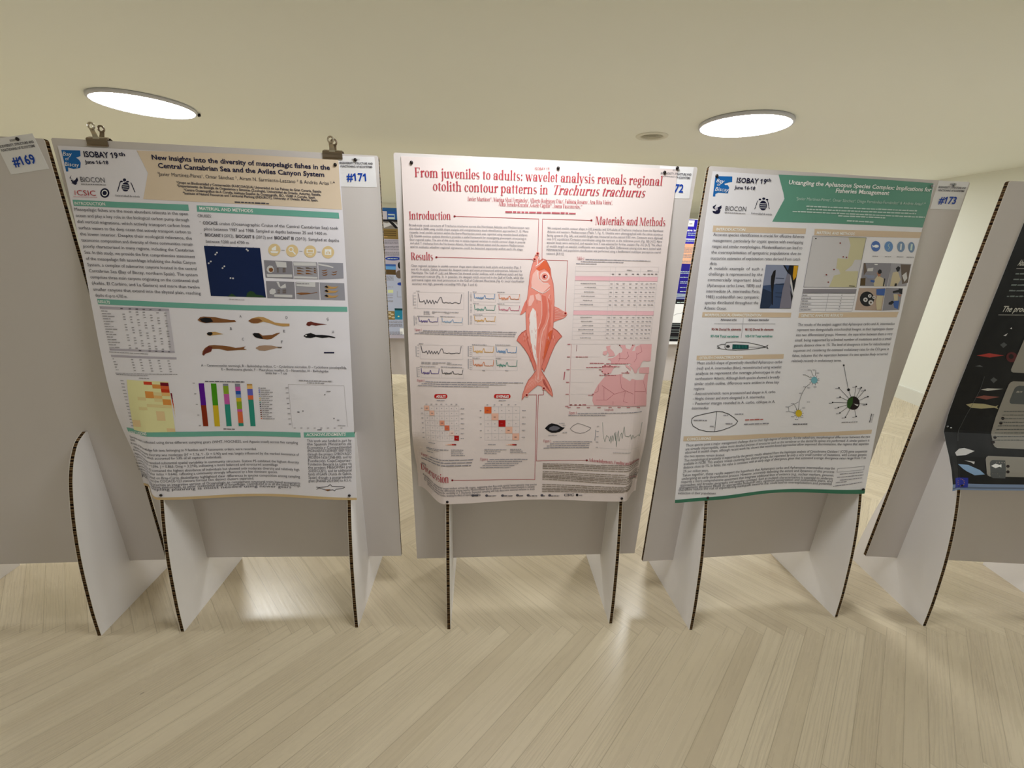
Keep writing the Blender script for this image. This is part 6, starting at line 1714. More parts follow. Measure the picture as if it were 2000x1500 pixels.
  ["P",[1926,13123,1933,13074,1924,13029,1901,12991,1865,12964,1820,12948,1769,12947,1717,12959,1667,12984,1623,13020,1590,13063,1570,13111,1564,13159,1572,13204,1595,13242,1631,13269,1675,13285,1726,13286,1778,13274,1828,13250,1872,13214,1905,13171],"ic1",2],
  ["P",[1867,13121,1860,13096,1829,13076,1781,13068,1730,13073,1689,13090,1669,13114,1675,13140,1706,13159,1754,13167,1805,13162,1846,13145],"w",3],
  ["P",[1688,13115,1595,13162,1643,13063],"w",3],
  ["G",1700,12779,1921,12781,29,"m",0,12],
  ["P",[2421,13127,2428,13079,2422,13033,2401,12995,2369,12968,2328,12952,2280,12951,2231,12963,2184,12988,2142,13025,2110,13068,2089,13116,2082,13165,2089,13210,2109,13248,2141,13275,2182,13290,2229,13292,2278,13280,2326,13255,2367,13219,2400,13175],"ic2",2],
  ["L",[2256,13223,2215,13154,2295,13090,2254,13021],17,"w2",3],
  ["G",2190,12782,2433,12784,29,"m",1,12],
  ["P",[2889,13135,2898,13087,2893,13041,2877,13003,2849,12975,2812,12960,2769,12959,2725,12972,2681,12997,2642,13033,2611,13077,2591,13126,2583,13174,2587,13219,2604,13257,2631,13285,2668,13300,2710,13301,2755,13289,2798,13264,2837,13228,2868,13184],"ic3",2],
  ["P",[2690,13230,2740,13232,2780,13030,2729,13029],"w",3],
  ["G",2657,12789,2922,12791,29,"m",2,12],
  ["P",[3283,13132,3293,13083,3291,13037,3279,12999,3256,12971,3226,12956,3189,12955,3150,12968,3111,12994,3076,13030,3047,13075,3027,13123,3018,13172,3019,13217,3031,13255,3054,13282,3084,13297,3120,13299,3159,13286,3198,13261,3233,13224,3262,13180],"ic3",2],
  ["P",[3104,13227,3176,13230,3206,13027,3133,13025],"w2",3],
  ["G",3054,12784,3341,12787,29,"m",3,12],
  ["P",[1431,12557,2516,12576,2560,11793,1474,11779],"ph0",1],
  ["P",[2516,12576,3323,12574,3339,11815,2588,11793],"ph1",1],
  ["P",[1462,11713,2510,11742,2563,10948,1475,10952],"skinbg",1],
  ["P",[2530,11743,3213,11742,3274,10984,2592,10949],"ph0",1],
  ["P",[2051,12298,2103,12367,2183,12338,2220,12254,2162,12204,2087,12214],"dk",4],
  ["P",[2021,12249,2183,12229,2203,12156,2131,12106],"skin",3],
  ["P",[2089,12154,2343,12063,2473,11791,2044,11781,1970,11956],"cream",2],
  ["P",[2371,12063,2418,12052,2430,11790,2386,11794],"dk",3],
  ["P",[1434,12545,1504,12547,1628,12287,1539,12140],"gb",2],
  ["P",[1631,12383,1850,12413,1853,12293,1628,12287],"pale",3],
  ["P",[1547,12164,1976,12151,1973,12054,1719,12048],"sea2",3],
  ["P",[1844,12002,2021,11982,2011,11908,1863,11929],"bluec",3],
  ["P",[1437,12041,1631,12058,1681,11803,1483,11799],"brown2",2],
  ["P",[1859,12538,1986,12537,1982,12501,1868,12505],"w",3],
  ["P",[2734,12413,2814,12487,2913,12442,2905,12320,2826,12294],"dk",3],
  ["P",[2661,12265,2848,12319,3045,12030,2933,11806,2673,11800],"cream",2],
  ["P",[2896,12550,3301,12549,3363,11939,3144,11885],"gb",2],
  ["P",[3061,12178,3199,12303,3291,12085,3210,11960],"pale",3],
  ["P",[2848,11903,2935,11905,2933,11806,2846,11804],"dk",3],
  ["P",[2155,11351,2162,11284,2149,11221,2116,11167,2067,11125,2004,11098,1932,11088,1855,11096,1779,11120,1710,11160,1652,11213,1608,11274,1582,11340,1576,11407,1589,11469,1621,11522,1670,11564,1732,11591,1804,11601,1880,11594,1955,11570,2025,11530,2084,11478,2128,11417],"dk",2],
  ["P",[2020,11453,2020,11427,2006,11405,1981,11393,1950,11393,1919,11404,1894,11424,1881,11450,1881,11476,1895,11497,1920,11509,1951,11510,1982,11499,2007,11479],"pale",3],
  ["P",[1982,11452,1980,11436,1967,11426,1947,11426,1929,11435,1919,11451,1921,11467,1934,11477,1954,11477,1972,11468],"gb",4],
  ["P",[1900,11319,1899,11286,1881,11259,1850,11243,1810,11243,1771,11257,1741,11283,1724,11316,1724,11349,1742,11376,1774,11391,1813,11392,1852,11378,1883,11352],"pale",3],
  ["P",[1851,11318,1849,11298,1832,11285,1807,11284,1785,11297,1772,11317,1775,11337,1791,11350,1816,11350,1839,11338],"gb",4],
  ["P",[2148,11226,2147,11189,2128,11160,2093,11143,2050,11142,2007,11158,1973,11187,1954,11223,1955,11259,1974,11288,2009,11305,2052,11306,2095,11291,2129,11262],"pale",3],
  ["P",[2094,11225,2092,11203,2073,11189,2046,11188,2021,11202,2007,11224,2010,11246,2029,11260,2055,11260,2081,11247],"gb",4],
  ["P",[2188,11406,2188,11383,2176,11364,2153,11354,2126,11353,2099,11363,2077,11381,2065,11404,2065,11427,2078,11446,2100,11456,2127,11457,2154,11447,2176,11429],"pale",3],
  ["P",[2154,11406,2153,11391,2141,11383,2124,11382,2108,11391,2099,11405,2101,11419,2112,11428,2129,11428,2145,11420],"gb",4],
  ["P",[2154,11690,2506,11722,2528,11475,2205,11494],"bluec",4],
  ["P",[2243,11457,2485,11474,2509,10986,2353,10971,2233,11270],"cream",5],
  ["P",[2836,11630,3215,11737,3220,11613,2852,11568],"dk",3],
  ["P",[3041,11734,3204,11725,3241,11539,3117,11561],"dk",3],
  ["P",[2768,11229,2894,11307,2994,11258,2904,11156,2784,11166],"dk",3],
  ["P",[2929,11282,3186,11312,3208,11009,3048,11057],"bluec",2],
  ["P",[3037,11535,3219,11513,3181,11437],"skin",3],
  ["P",[2892,11532,3066,11535,3127,11311,2981,11308],"cream",2],
  ["P",[-693,11635,1372,11674,1380,11527,-695,11486],"lilg",1],
  ["G",-367,11518,-21,11520,45,"m2",1,14],
  ["G",386,11528,1310,11539,45,"m2",2,14],
  ["L",[-695,11486,1367,11522],9,"m2",3],
  ["L",[-696,11386,1366,11420],9,"m2",3],
  ["L",[-698,11287,1364,11319],9,"m2",3],
  ["L",[-700,11187,1363,11217],9,"m2",3],
  ["L",[-702,11086,1361,11115],9,"m2",3],
  ["L",[-704,10986,1360,11013],9,"m2",3],
  ["L",[-706,10885,1358,10910],9,"m2",3],
  ["L",[-693,11635,-700,10895],9,"m2",3],
  ["L",[307,11656,323,10910],9,"m2",3],
  ["L",[1371,11679,1366,10926],9,"m2",3],
  ["G",-674,11413,-488,11417,34,"m2",0,12],
  ["G",819,11442,855,11443,38,"m2",0,12],
  ["G",-674,11316,-341,11322,35,"m2",1,12],
  ["G",819,11344,856,11344,39,"m2",1,12],
  ["G",-673,11219,-442,11223,35,"m2",2,12],
  ["G",819,11245,856,11246,39,"m2",2,12],
  ["G",-673,11121,-294,11127,35,"m2",3,12],
  ["G",819,11146,856,11147,39,"m2",3,12],
  ["G",-673,11023,-396,11027,35,"m2",4,12],
  ["G",819,11047,856,11047,39,"m2",4,12],
  ["G",-673,10925,-248,10931,35,"m2",5,12],
  ["G",819,10947,855,10948,39,"m2",5,12],
  ["P",[-4307,10796,-987,10827,-985,10659,-4303,10625],"sand",1],
  ["T",-4214,10660,-2124,10683,83,"MORPHOLOGICAL CHARACTERIZATION","w","b","f"],
  ["P",[-680,10822,3272,10915,3238,10723,-686,10654],"sand",1],
  ["T",-614,10689,1032,10721,85,"GENETIC ANALYSIS RESULTS","w","b","f"],
  ["T",-3612,10521,-3023,10528,66,"Aphanopus carbo","d","b","f"],
  ["T",-2581,10528,-1807,10538,67,"Aphanopus intermedius","d","b","f"],
  ["L",[-3823,10409,-1534,10431],10,"m2",2],
  ["L",[-2769,10619,-2748,9932],10,"m2",2],
  ["T",-3906,10187,-2798,10192,77,"90-96 Dorsal fin elements","dred2","b","f"],
  ["T",-2663,10190,-1571,10200,78,"98-102 Dorsal fin elements","dred2","b","f"],
  ["T",-3911,9949,-2858,9953,78,"97-104 Total vertebrae","bteal","b","f"],
  ["T",-2617,9960,-1570,9971,78,"103-110 Total vertebrae","bteal","b","f"],
  ["L",[-3611,9647,-3469,9706,-3319,9706,-3279,9776,-2931,9797,-2446,9769,-2026,9694,-1784,9632,-1678,9691,-1720,9632,-1657,9568,-1767,9608,-2031,9572,-2383,9528,-2887,9503,-3193,9521,-3422,9548,-3601,9578,-3505,9601,-3611,9647],18,"g2",2],
  ["P",[-3044,9712,-2429,9692,-2412,9552,-3032,9540],"dteal",3],
  ["P",[-3133,9638,-3140,9613,-3164,9594,-3200,9587,-3237,9594,-3267,9612,-3280,9637,-3274,9662,-3250,9680,-3214,9687,-3176,9681,-3147,9663],"g2",3],
  ["L",[-3321,9718,-3315,9590,-3245,9533],16,"g2",2],
  ["L",[-3001,9673,-2987,9580],13,"bteal",4],
  ["L",[-2945,9673,-2932,9580],13,"bteal",4],
  ["L",[-2890,9674,-2876,9581],13,"bteal",4],
  ["L",[-2834,9674,-2820,9581],13,"bteal",4],
  ["L",[-2779,9674,-2765,9581],13,"bteal",4],
  ["L",[-2723,9674,-2709,9581],13,"bteal",4],
  ["L",[-2668,9675,-2653,9581],13,"bteal",4],
  ["L",[-2612,9675,-2597,9582],13,"bteal",4],
  ["L",[-2556,9675,-2541,9582],13,"bteal",4],
  ["L",[-2500,9675,-2485,9582],13,"bteal",4],
  ["L",[-2410,9617,-1782,9620],14,"g2",2],
  ["P",[-4330,9311,-1001,9370,-993,9204,-4320,9150],"sand",1],
  ["T",-4223,9186,-2589,9214,87,"OTOLITH CHARACTERIZATION","w","b","f"],
  ["T",-4288,9007,-1020,9046,98,"Mean otolith shape of genetically identified Aphanopus carbo","d","r","j"],
  ["T",-4292,8824,-1018,8861,99,"(red) and A. intermedius (blue), reconstructed using wavelet","d","r","j"],
  ["T",-4297,8641,-1016,8676,100,"analysis to represent the average phenotype in the","d","r","j"],
  ["T",-4302,8457,-1013,8489,100,"northeastern Atlantic. Although both species showed a broadly","d","r","j"],
  ["T",-4308,8272,-1010,8301,101,"similar otolith outline, differences were evident in three key","d","r","j"],
  ["T",-4308,8101,-3878,8101,100,"regions:","d","r","f"],
  ["T",-4307,7917,-1052,7937,102,"- Antirostrum/notch: more pronounced and deeper in A. carbo.","d","r","f"],
  ["T",-4307,7741,-1457,7756,102,"- Height: thinner and more elongated in A. intermedius.","d","r","f"],
  ["T",-4297,7560,-1010,7566,103,"- Posterior margin rounded in A. carbo, oblique in A.","d","r","j"],
  ["T",-4318,7393,-3663,7388,102,"intermedius","d","i","f"],
  ["L",[-3318,7294,-3085,7278,-2817,7183,-2581,7035,-2431,6908,-2501,6788,-2747,6675,-3037,6583,-3309,6541,-3627,6558,-3934,6640,-4181,6777,-4259,6918,-4253,7057,-4137,7141,-3830,7205,-3543,7258,-3318,7294],25,"g2",2],
  ["L",[-3318,7294,-3309,6541],19,"g2",2],
  ["G",-4190,6976,-3663,6961,45,"m2",258,12],
  ["G",-3046,7141,-2854,7136,46,"m2",535,12],
  ["G",-3522,6736,-3374,6733,46,"m2",410,12],
  ["G",-2917,6815,-2635,6806,46,"m2",555,12],
  ["G",-2600,7169,-2250,7159,46,"m2",640,12],
  ["G",-2144,6928,-1385,6921,55,"redm",1,12],
  ["G",-2160,6762,-1114,6750,55,"m2",2,12],
  ["T",-661,10370,3215,10448,94,"The results of the analysis suggest that Aphanopus carbo and A. intermedius","d","r","j"],
  ["T",-662,10189,3213,10266,95,"represent two distinguishable mitochondrial lineages, as their haplotypes cluster","d","r","j"],
  ["T",-664,10007,3212,10083,95,"into two differentiated groups. However, the separation between them is very","d","r","j"],
  ["T",-665,9824,3210,9900,96,"small, being supported by a limited number of mutations and to a small","d","r","j"],
  ["T",-666,9640,3208,9715,96,"genetic distance close to 1%. The level of divergence is low for mitochondrial","d","r","j"],
  ["T",-667,9455,3206,9530,97,"sequences and, considering the estimated evolutionary rates for the COI gene in","d","r","j"],
  ["T",-667,9268,3203,9343,97,"fishes, indicates that the separation between the two species likely occurred","d","r","j"],
  ["T",-661,9082,1355,9102,98,"relatively recently in evolutionary terms.","d","r","f"],
  ["P",[539,8408,541,8363,527,8324,500,8295,461,8279,416,8279,371,8295,330,8325,299,8364,281,8409,279,8454,293,8493,320,8522,359,8538,404,8538,449,8522,490,8493,521,8453],"lteal",3],
  ["L",[534,8405,617,8405],12,"g2",2],
  ["L",[524,8334,600,8286],12,"g2",2],
  ["L",[465,8293,503,8218],12,"g2",2],
  ["L",[383,8299,366,8228],12,"g2",2],
  ["L",[312,8350,248,8313],12,"g2",2],
  ["L",[282,8424,198,8437],12,"g2",2],
  ["L",[306,8490,236,8547],12,"g2",2],
  ["L",[372,8521,348,8597],12,"g2",2],
  ["L",[455,8503,485,8568],12,"g2",2],
  ["L",[518,8444,590,8470],12,"g2",2],
  ["L",[318,8580,193,8791],11,"g2",2],
  ["L",[413,8580,392,8791],12,"g2",2],
  ["L",[258,8492,10,8610],12,"g2",2],
  ["L",[281,8285,126,8152,22,7898,-20,7581,30,7259],14,"g2",2],
  ["L",[-42,7582,-414,7390,-357,7205,-71,7162],12,"g2",2],
  ["L",[-190,7477,-9,7245],12,"g2",2],
  ["P",[194,7134,197,7087,183,7045,155,7015,115,6999,69,7000,21,7017,-21,7048,-54,7090,-73,7138,-75,7185,-61,7225,-33,7255,7,7271,54,7270,101,7254,143,7222,175,7181],"yel",3],
  ["L",[188,7134,261,7133],12,"g2",2],
  ["L",[185,7074,257,7038],12,"g2",2],
  ["L",[149,7030,200,6968],12,"g2",2],
  ["L",[90,7014,107,6943],12,"g2",2],
  ["L",[23,7031,1,6969],12,"g2",2],
  ["L",[-34,7075,-90,7040],12,"g2",2],
  ["L",[-66,7136,-140,7135],12,"g2",2],
  ["L",[-64,7196,-137,7231],12,"g2",2],
  ["L",[-29,7240,-82,7301],12,"g2",2],
  ["L",[29,7257,11,7328],12,"g2",2],
  ["L",[96,7242,117,7304],12,"g2",2],
  ["L",[153,7199,207,7236],12,"g2",2],
  ["G",53,8779,173,8779,30,"m2",370,12],
  ["G",243,8779,363,8779,30,"m2",430,12],
  ["G",-99,8602,21,8602,31,"m2",310,12],
  ["G",426,8668,546,8667,31,"m2",480,12],
  ["G",14,8153,135,8152,31,"m2",315,12],
  ["G",182,8113,304,8112,31,"m2",365,12],
  ["G",431,8144,552,8144,31,"m2",445,12],
  ["G",-102,7909,20,7907,31,"m2",262,12],
  ["G",-343,7510,-220,7508,32,"m2",160,12],
  ["G",-543,7386,-419,7384,32,"m2",90,12],
  ["G",-488,7208,-364,7205,32,"m2",95,12],
  ["G",148,7335,271,7333,32,"m2",300,12],
  ["G",-231,7001,-106,6999,33,"m2",160,12],
  ["G",167,6969,290,6968,33,"m2",280,12],
  ["G",-41,6882,83,6880,33,"m2",210,12],
  ["G",290,7563,412,7562,32,"m2",360,12],
  ["G",-86,6685,506,6687,49,"d",3,12],
  ["G",1874,6757,2515,6779,45,"m",3,12],
  ["L",[2196,7529,1479,8118],14,"g2",2],
  ["P",[1511,8118,1506,8097,1486,8089,1462,8097,1448,8118,1453,8139,1473,8147,1497,8139],"dk",4],
  ["G",1329,8076,1462,8082,31,"m2",772,12],
  ["L",[2196,7529,1600,7763],14,"g2",2],
  ["P",[1632,7763,1627,7742,1607,7733,1583,7742,1569,7763,1574,7784,1594,7792,1618,7784],"dk",4],
  ["G",1450,7720,1583,7726,32,"m2",785,12],
  ["L",[2196,7529,1344,7553],14,"g2",2],
  ["P",[1376,7553,1371,7532,1351,7523,1327,7532,1313,7553,1318,7574,1338,7583,1362,7574],"dk",4],
  ["G",1195,7510,1327,7516,32,"m2",690,12],
  ["L",[2196,7529,1619,7360],14,"g2",2],
  ["P",[1650,7360,1646,7339,1626,7330,1602,7339,1588,7360,1593,7382,1613,7390,1637,7382],"dk",4],
  ["G",1470,7317,1602,7324,32,"m2",763,12],
  ["L",[2196,7529,1730,7145],14,"g2",2],
  ["P",[1761,7146,1756,7124,1736,7115,1712,7124,1699,7145,1703,7167,1723,7176,1747,7167],"dk",4],
  ["G",1581,7102,1712,7108,32,"m2",783,12],
  ["L",[2196,7529,1995,6976],14,"g2",2],
  ["P",[2026,6977,2021,6955,2001,6946,1977,6955,1964,6976,1968,6998,1988,7007,2012,6998],"dk",4],
  ["G",1845,6933,1977,6939,32,"m2",855,12],
  ["L",[2196,7529,2420,7008],14,"g2",2],
  ["P",[2452,7008,2447,6987,2426,6978,2402,6987,2389,7008,2393,7029,2414,7038,2438,7029],"dk",4],
  ["G",2269,6965,2402,6971,32,"m2",990,12],
  ["L",[2196,7529,2748,7482],14,"g2",2],
  ["P",[2781,7482,2776,7461,2755,7452,2730,7461,2716,7482,2721,7503,2742,7512,2767,7503],"dk",4],
  ["G",2594,7440,2730,7445,32,"m2",1122,12],
  ["L",[2196,7529,2743,7779],14,"g2",2],
  ["P",[2775,7779,2770,7758,2749,7750,2725,7758,2710,7779,2715,7800,2736,7809,2761,7800],"dk",4],
  ["G",2588,7738,2724,7743,32,"m2",1140,12],
  ["L",[2196,7529,2567,8027],14,"g2",2],
  ["P",[2599,8027,2594,8006,2573,7998,2549,8006,2535,8027,2540,8048,2560,8056,2585,8048],"dk",4],
  ["G",2413,7985,2549,7991,31,"m2",1103,12],
  ["L",[2196,7529,2389,8123],14,"g2",2],
  ["P",[2421,8123,2416,8103,2396,8094,2371,8103,2357,8123,2362,8144,2383,8153,2407,8144],"dk",4],
  ["G",2236,8082,2371,8087,31,"m2",1055,12],
  ["L",[2196,7529,2168,8168],14,"g2",2],
  ["P",[2200,8168,2195,8148,2175,8139,2151,8148,2137,8169,2141,8189,2162,8198,2186,8189],"dk",4],
  ["G",2016,8127,2151,8133,31,"m2",990,12],
  ["L",[2196,7529,1884,8043,1481,8966],16,"g2",2],
  ["P",[1943,8043,1941,8015,1924,7995,1896,7988,1865,7995,1839,8015,1825,8043,1827,8070,1844,8090,1872,8098,1903,8090,1929,8070],"dk",4],
  ["P",[1518,8966,1515,8946,1499,8933,1476,8933,1455,8946,1443,8966,1446,8986,1462,8998,1485,8998,1506,8986],"dk",4],
  ["P",[2455,7529,2461,7466,2452,7407,2427,7355,2390,7313,2341,7283,2283,7268,2221,7268,2158,7283,2097,7313,2041,7355,1995,7407,1960,7466,1939,7529,1932,7592,1942,7651,1965,7702,2003,7744,2051,7773,2108,7788,2171,7788,2235,7773,2296,7744,2352,7702,2399,7650,2434,7591],"dkm",3],
  ["P",[2127,7772,1980,7711,1933,7559,1973,7376,2085,7300,2167,7514],"dgreen2",4],
  ["P",[2384,7407,2217,7505,2419,7468],"pale",4],
  ["P",[3066,7091,3062,7077,3048,7071,3032,7077,3022,7091,3026,7105,3040,7111,3056,7105],"dk",4],
  ["G",3093,7078,3147,7078,26,"m",0,20],
  ["P",[3063,7042,3060,7028,3046,7022,3029,7028,3019,7042,3023,7056,3037,7062,3054,7056],"dk",4],
  ["G",3091,7029,3144,7028,26,"m",1,20],
  ["P",[3060,6992,3057,6978,3043,6972,3026,6979,3017,6993,3020,7007,3034,7013,3051,7007],"dk",4],
  ["G",3088,6980,3141,6979,26,"m",2,20],
  ["P",[3057,6943,3054,6929,3040,6923,3023,6929,3014,6944,3017,6958,3031,6963,3048,6957],"dk",4],
  ["G",3085,6930,3139,6930,26,"m",3,20],
  ["P",[3055,6894,3051,6880,3037,6874,3021,6880,3011,6894,3014,6908,3029,6914,3045,6908],"dk",4],
  ["G",3082,6881,3136,6880,26,"m",4,20],
  ["P",[3052,6844,3048,6830,3034,6824,3018,6830,3008,6845,3012,6859,3026,6865,3042,6859],"dk",4],
  ["G",3079,6832,3133,6831,26,"m",5,20],
  ["P",[3049,6795,3046,6781,3031,6775,3015,6781,3005,6795,3009,6810,3023,6815,3040,6809],"dk",4],
  ["G",3077,6782,3130,6781,26,"m",6,20],
  ["P",[-4507,6403,-2216,6372,521,6342,3194,6482,3200,6323,556,6185,-2189,6196,-4511,6227],"sand",2],
  ["T",-4378,6249,-3424,6240,97,"CONCLUSIONS","w","b","f"],
  ["T",-4390,6022,3169,6161,99,"These species pose a major management challenge due to their high degree of similarity. To the naked eye, morphological differences between the two","d","r","f"],
  ["T",-4397,5880,3172,6014,99,"are virtually imperceptible, unless more detailed analyses of structures such as the vertebrae or the dorsal fin spines are performed. A similar pattern is","d","r","f"],
  ["T",-4405,5751,3172,5876,100,"observed in otolith shape, although recent work has shown that wavelet-based approaches allow improved discrimination, the regions that separate","d","r","f"],
  ["T",-4409,5617,-2786,5591,93,"the two species remain limited.","d","r","f"],
  ["T",-4406,5453,3168,5576,101,"This morphological proximity is supported by the genetic results obtained from the haplotype analysis of Cytochrome Oxidase I (COI) gene sequences","d","r","f"],
  ["T",-4411,5322,3169,5436,101,"available in NCBI. This analysis reveals clustering into distinct groups, but separated by only a very small number of mutations, with a mean genetic","d","r","f"],
  ["T",-4415,5183,3167,5305,102,"distance close to 1%. In fishes, this value is consistent with an early stage of divergence, given that estimated average divergence rates range from 1 to","d","r","f"],
  ["T",-4410,5043,-3363,5016,94,"2% per million years.","d","r","f"],
  ["T",-4429,4887,1981,4862,101,"Taken together, these results support the hypothesis that Aphanopus carbo and Aphanopus intermedius may be","d","r","f"],
  ["T",-4438,4755,1986,4720,102,"undergoing an early diversification process. However, accurately delimiting the extent and dynamics of this process","d","r","f"],
  ["T",-4457,4631,1991,4572,102,"requires a more comprehensive assessment that integrates additional lines of evidence (e.g., nuclear markers, genomic","d","r","f"],
  ["T",-4471,4507,1986,4437,102,"approaches, and broader geographic and sampling coverage). Such an in-depth characterization is essential to underpin","d","r","f"],
  ["T",-4496,4404,1984,4329,102,"management decisions based on appropriate biological units, optimize conservation and sustainable plans, and","d","r","f"],
  ["T",-4522,4322,1979,4211,102,"therefore reduce the risk of implementing inadequate measures that could lead to overexploitation and potential","d","r","f"],
  ["T",-4538,4209,-2947,4088,96,"extinction of their populations.","d","r","f"],
  ["L",[2100,4902,3169,5010,3170,4865,2093,4754,2100,4902],13,"m2",2],
  ["G",2220,4660,3171,4763,38,"m2",1618,9],
  ["G",2133,4532,3185,4643,38,"m2",1592,9],
  ["G",2264,4415,3158,4519,38,"m2",1618,9],
  ["G",2122,4307,2538,4363,38,"m2",1580,9],
  ["G",2044,4151,3191,4344,38,"m2",1555,9],
  ["P",[-4620,3985,-4300,3990,-2800,4000,0,3990,3400,4040,3400,3860,-4620,3860],"dgreen3",1]],
 'P4': [
  ["T",-3417,12629,-3009,12644,186,"Abstract","pale2","bi","f"],
  ["T",-3332,11023,-1932,11062,199,"The production","pale2","bi","f"],
  ["L",[-3401,12526,-1572,12587],17,"pale2",2],
  ["L",[-3366,10901,-841,10986],18,"pale2",2],
  ["G",-3371,12326,-1656,12384,62,"slate2",0,8],
  ["G",-3366,12133,-1570,12194,62,"slate2",1,8],
  ["G",-3361,11938,-1484,12003,63,"slate2",2,8],
  ["G",-3355,11742,-1396,11811,64,"slate2",3,8],
  ["G",-3350,11544,-1308,11616,64,"slate2",4,8],
  ["P",[-3557,9372,-3142,9476,-2567,9416,-3054,9314],"fred",2],
  ["P",[-2871,9810,-2770,9913,-2614,9821,-2704,9694],"slate",2],
  ["P",[-2891,10152,-2768,10254,-2794,10146],"pale",2],
  ["P",[-2767,10423,-2717,10473,-2674,10403],"pale",2],
  ["P",[-2054,9373,-2039,9298,-2057,9233,-2105,9187,-2178,9169,-2262,9180,-2347,9220,-2417,9281,-2463,9355,-2478,9430,-2460,9495,-2411,9540,-2339,9558,-2255,9547,-2171,9508,-2101,9447],"dkred",2],
  ["P",[-2199,9392,-2192,9343,-2211,9305,-2252,9290,-2304,9301,-2353,9336,-2385,9384,-2393,9433,-2373,9470,-2332,9485,-2281,9474,-2232,9440],"dkm",3],
  ["P",[-2686,8450,-2607,8558,-2423,8462,-2515,8328],"slate",2],
  ["P",[-3468,8956,-3298,9015,-3145,8935,-3292,8939],"slate",2],
  ["P",[-2881,8047,-2650,8111,-2060,8112,-2609,8007],"pale2",2],
  ["P",[-3003,7726,-2690,7819,-2084,7784,-2533,7658],"rosy",2],
  ["P",[-3237,7422,-3019,7486,-2569,7480,-2091,7396,-2003,7454,-2033,7372,-1945,7296,-2121,7341,-2598,7281,-3005,7299],"cream2",2],
  ["L",[-2953,8568,-2909,8020,-3026,7218,-3288,5992],16,"slate",2],
  ["P",[-3496,5597,-3299,5732,-3091,5762,-2710,5677,-3100,5526,-3460,5491],"pale",2],
  ["P",[-3445,5211,-3044,5194,-2608,5031,-2411,4880,-2811,4836,-3118,4967,-3263,5053],"lb2",2],
  ["P",[-3176,5345,-2777,5316,-2813,5225,-2932,5288],"pale",2],
  ["P",[-1808,8434,4500,8434,4500,5809,-1808,5809,-1888,5849,-1928,5929,-1928,8314,-1888,8394],"gpan",2],
  ["P",[-2220,5534,4500,5534,4500,4809,-2220,4809,-2300,4849,-2340,4929,-2340,5414,-2300,5494],"gpan",2],
  ["P",[-1971,10587,4500,10587,4500,8775,-1971,8775,-2051,8815,-2091,8895,-2091,10467,-2051,10547],"gpan",2],
  ["P",[-1530,8268,-750,8268,-750,7528,-1530,7528,-1610,7568,-1650,7648,-1650,8148,-1610,8228],"slate",2],
  ["P",[-2073,5398,-1573,5398,-1573,4748,-2073,4748,-2153,4788,-2193,4868,-2193,5278,-2153,5358],"slate",2],
  ["P",[-2155,5192,-1968,5275,-1818,5234,-1740,5260,-1748,5145,-1823,5175,-1983,5116],"w",4],
  ["P",[-1583,6926,-1586,6889,-1613,6865,-1654,6863,-1693,6884,-1716,6920,-1714,6957,-1687,6981,-1646,6983,-1606,6962],"dkm",4],
  ["P",[-1604,6735,-1606,6698,-1633,6674,-1674,6672,-1714,6693,-1737,6729,-1735,6766,-1708,6790,-1667,6792,-1627,6771],"dkm",4],
  ["P",[-1739,6170,-1760,6139,-1799,6119,-1841,6117,-1871,6135,-1876,6165,-1856,6196,-1817,6217,-1774,6218,-1745,6201],"dkm",4],
  ["P",[-1845,6004,-1866,5973,-1904,5953,-1946,5951,-1976,5969,-1982,5999,-1961,6030,-1923,6050,-1881,6052,-1851,6034],"dkm",4],
  ["P",[-1418,5201,-1433,5168,-1469,5147,-1512,5146,-1545,5165,-1557,5197,-1541,5229,-1505,5250,-1463,5251,-1430,5232],"dkm",4],
  ["P",[-1428,5002,-1438,4967,-1471,4945,-1514,4944,-1551,4964,-1568,4998,-1553,5031,-1517,5052,-1474,5053,-1440,5034],"dkm",4],
  ["G",-1704,7195,229,7287,38,"slate",0,9],
  ["G",-1708,7046,287,7141,38,"slate",1,9],
  ["G",-1721,6898,346,6994,37,"slate",2,9],
  ["G",-1739,6751,391,6851,37,"slate",3,9],
  ["G",-1757,6604,435,6706,37,"slate",4,9],
  ["G",-1775,6456,480,6562,37,"slate",5,9],
  ["G",-1793,6307,526,6417,38,"slate",6,9],
  ["G",-1880,6181,555,6276,31,"slate",7,9],
  ["G",-1970,6056,520,6153,31,"slate",8,9],
  ["P",[-3770,4520,4660,4520,4660,4280,-3770,4280],"lb3",1],
  ["P",[-3770,4400,4660,4400,4660,4340,-3770,4340],"slate3",2],
  ["P",[-3627,4734,-3067,4734,-3067,4374,-3627,4374],"eu",4],
  ["P",[-3231,4540,-3203,4540,-3203,4568,-3231,4568],"gold",5],
  ["P",[-3248,4605,-3220,4605,-3220,4633,-3248,4633],"gold",5],
  ["P",[-3296,4653,-3268,4653,-3268,4681,-3296,4681],"gold",5],
  ["P",[-3361,4670,-3333,4670,-3333,4698,-3361,4698],"gold",5],
  ["P",[-3426,4653,-3398,4653,-3398,4681,-3426,4681],"gold",5],
  ["P",[-3474,4605,-3446,4605,-3446,4633,-3474,4633],"gold",5],
  ["P",[-3491,4540,-3463,4540,-3463,4568,-3491,4568],"gold",5],
  ["P",[-3474,4475,-3446,4475,-3446,4503,-3474,4503],"gold",5],
  ["P",[-3426,4427,-3398,4427,-3398,4455,-3426,4455],"gold",5],
  ["P",[-3361,4410,-3333,4410,-3333,4438,-3361,4438],"gold",5],
  ["P",[-3296,4427,-3268,4427,-3268,4455,-3296,4455],"gold",5],
  ["P",[-3248,4475,-3220,4475,-3220,4503,-3248,4503],"gold",5]],
 'PA': [
  ["P",[-4200,15596,4200,15596,4200,14617,-4200,14617],"bsea",1],
  ["P",[-2853,15300,-2218,15300,-2218,14617,-2853,14617],"lil2",2],
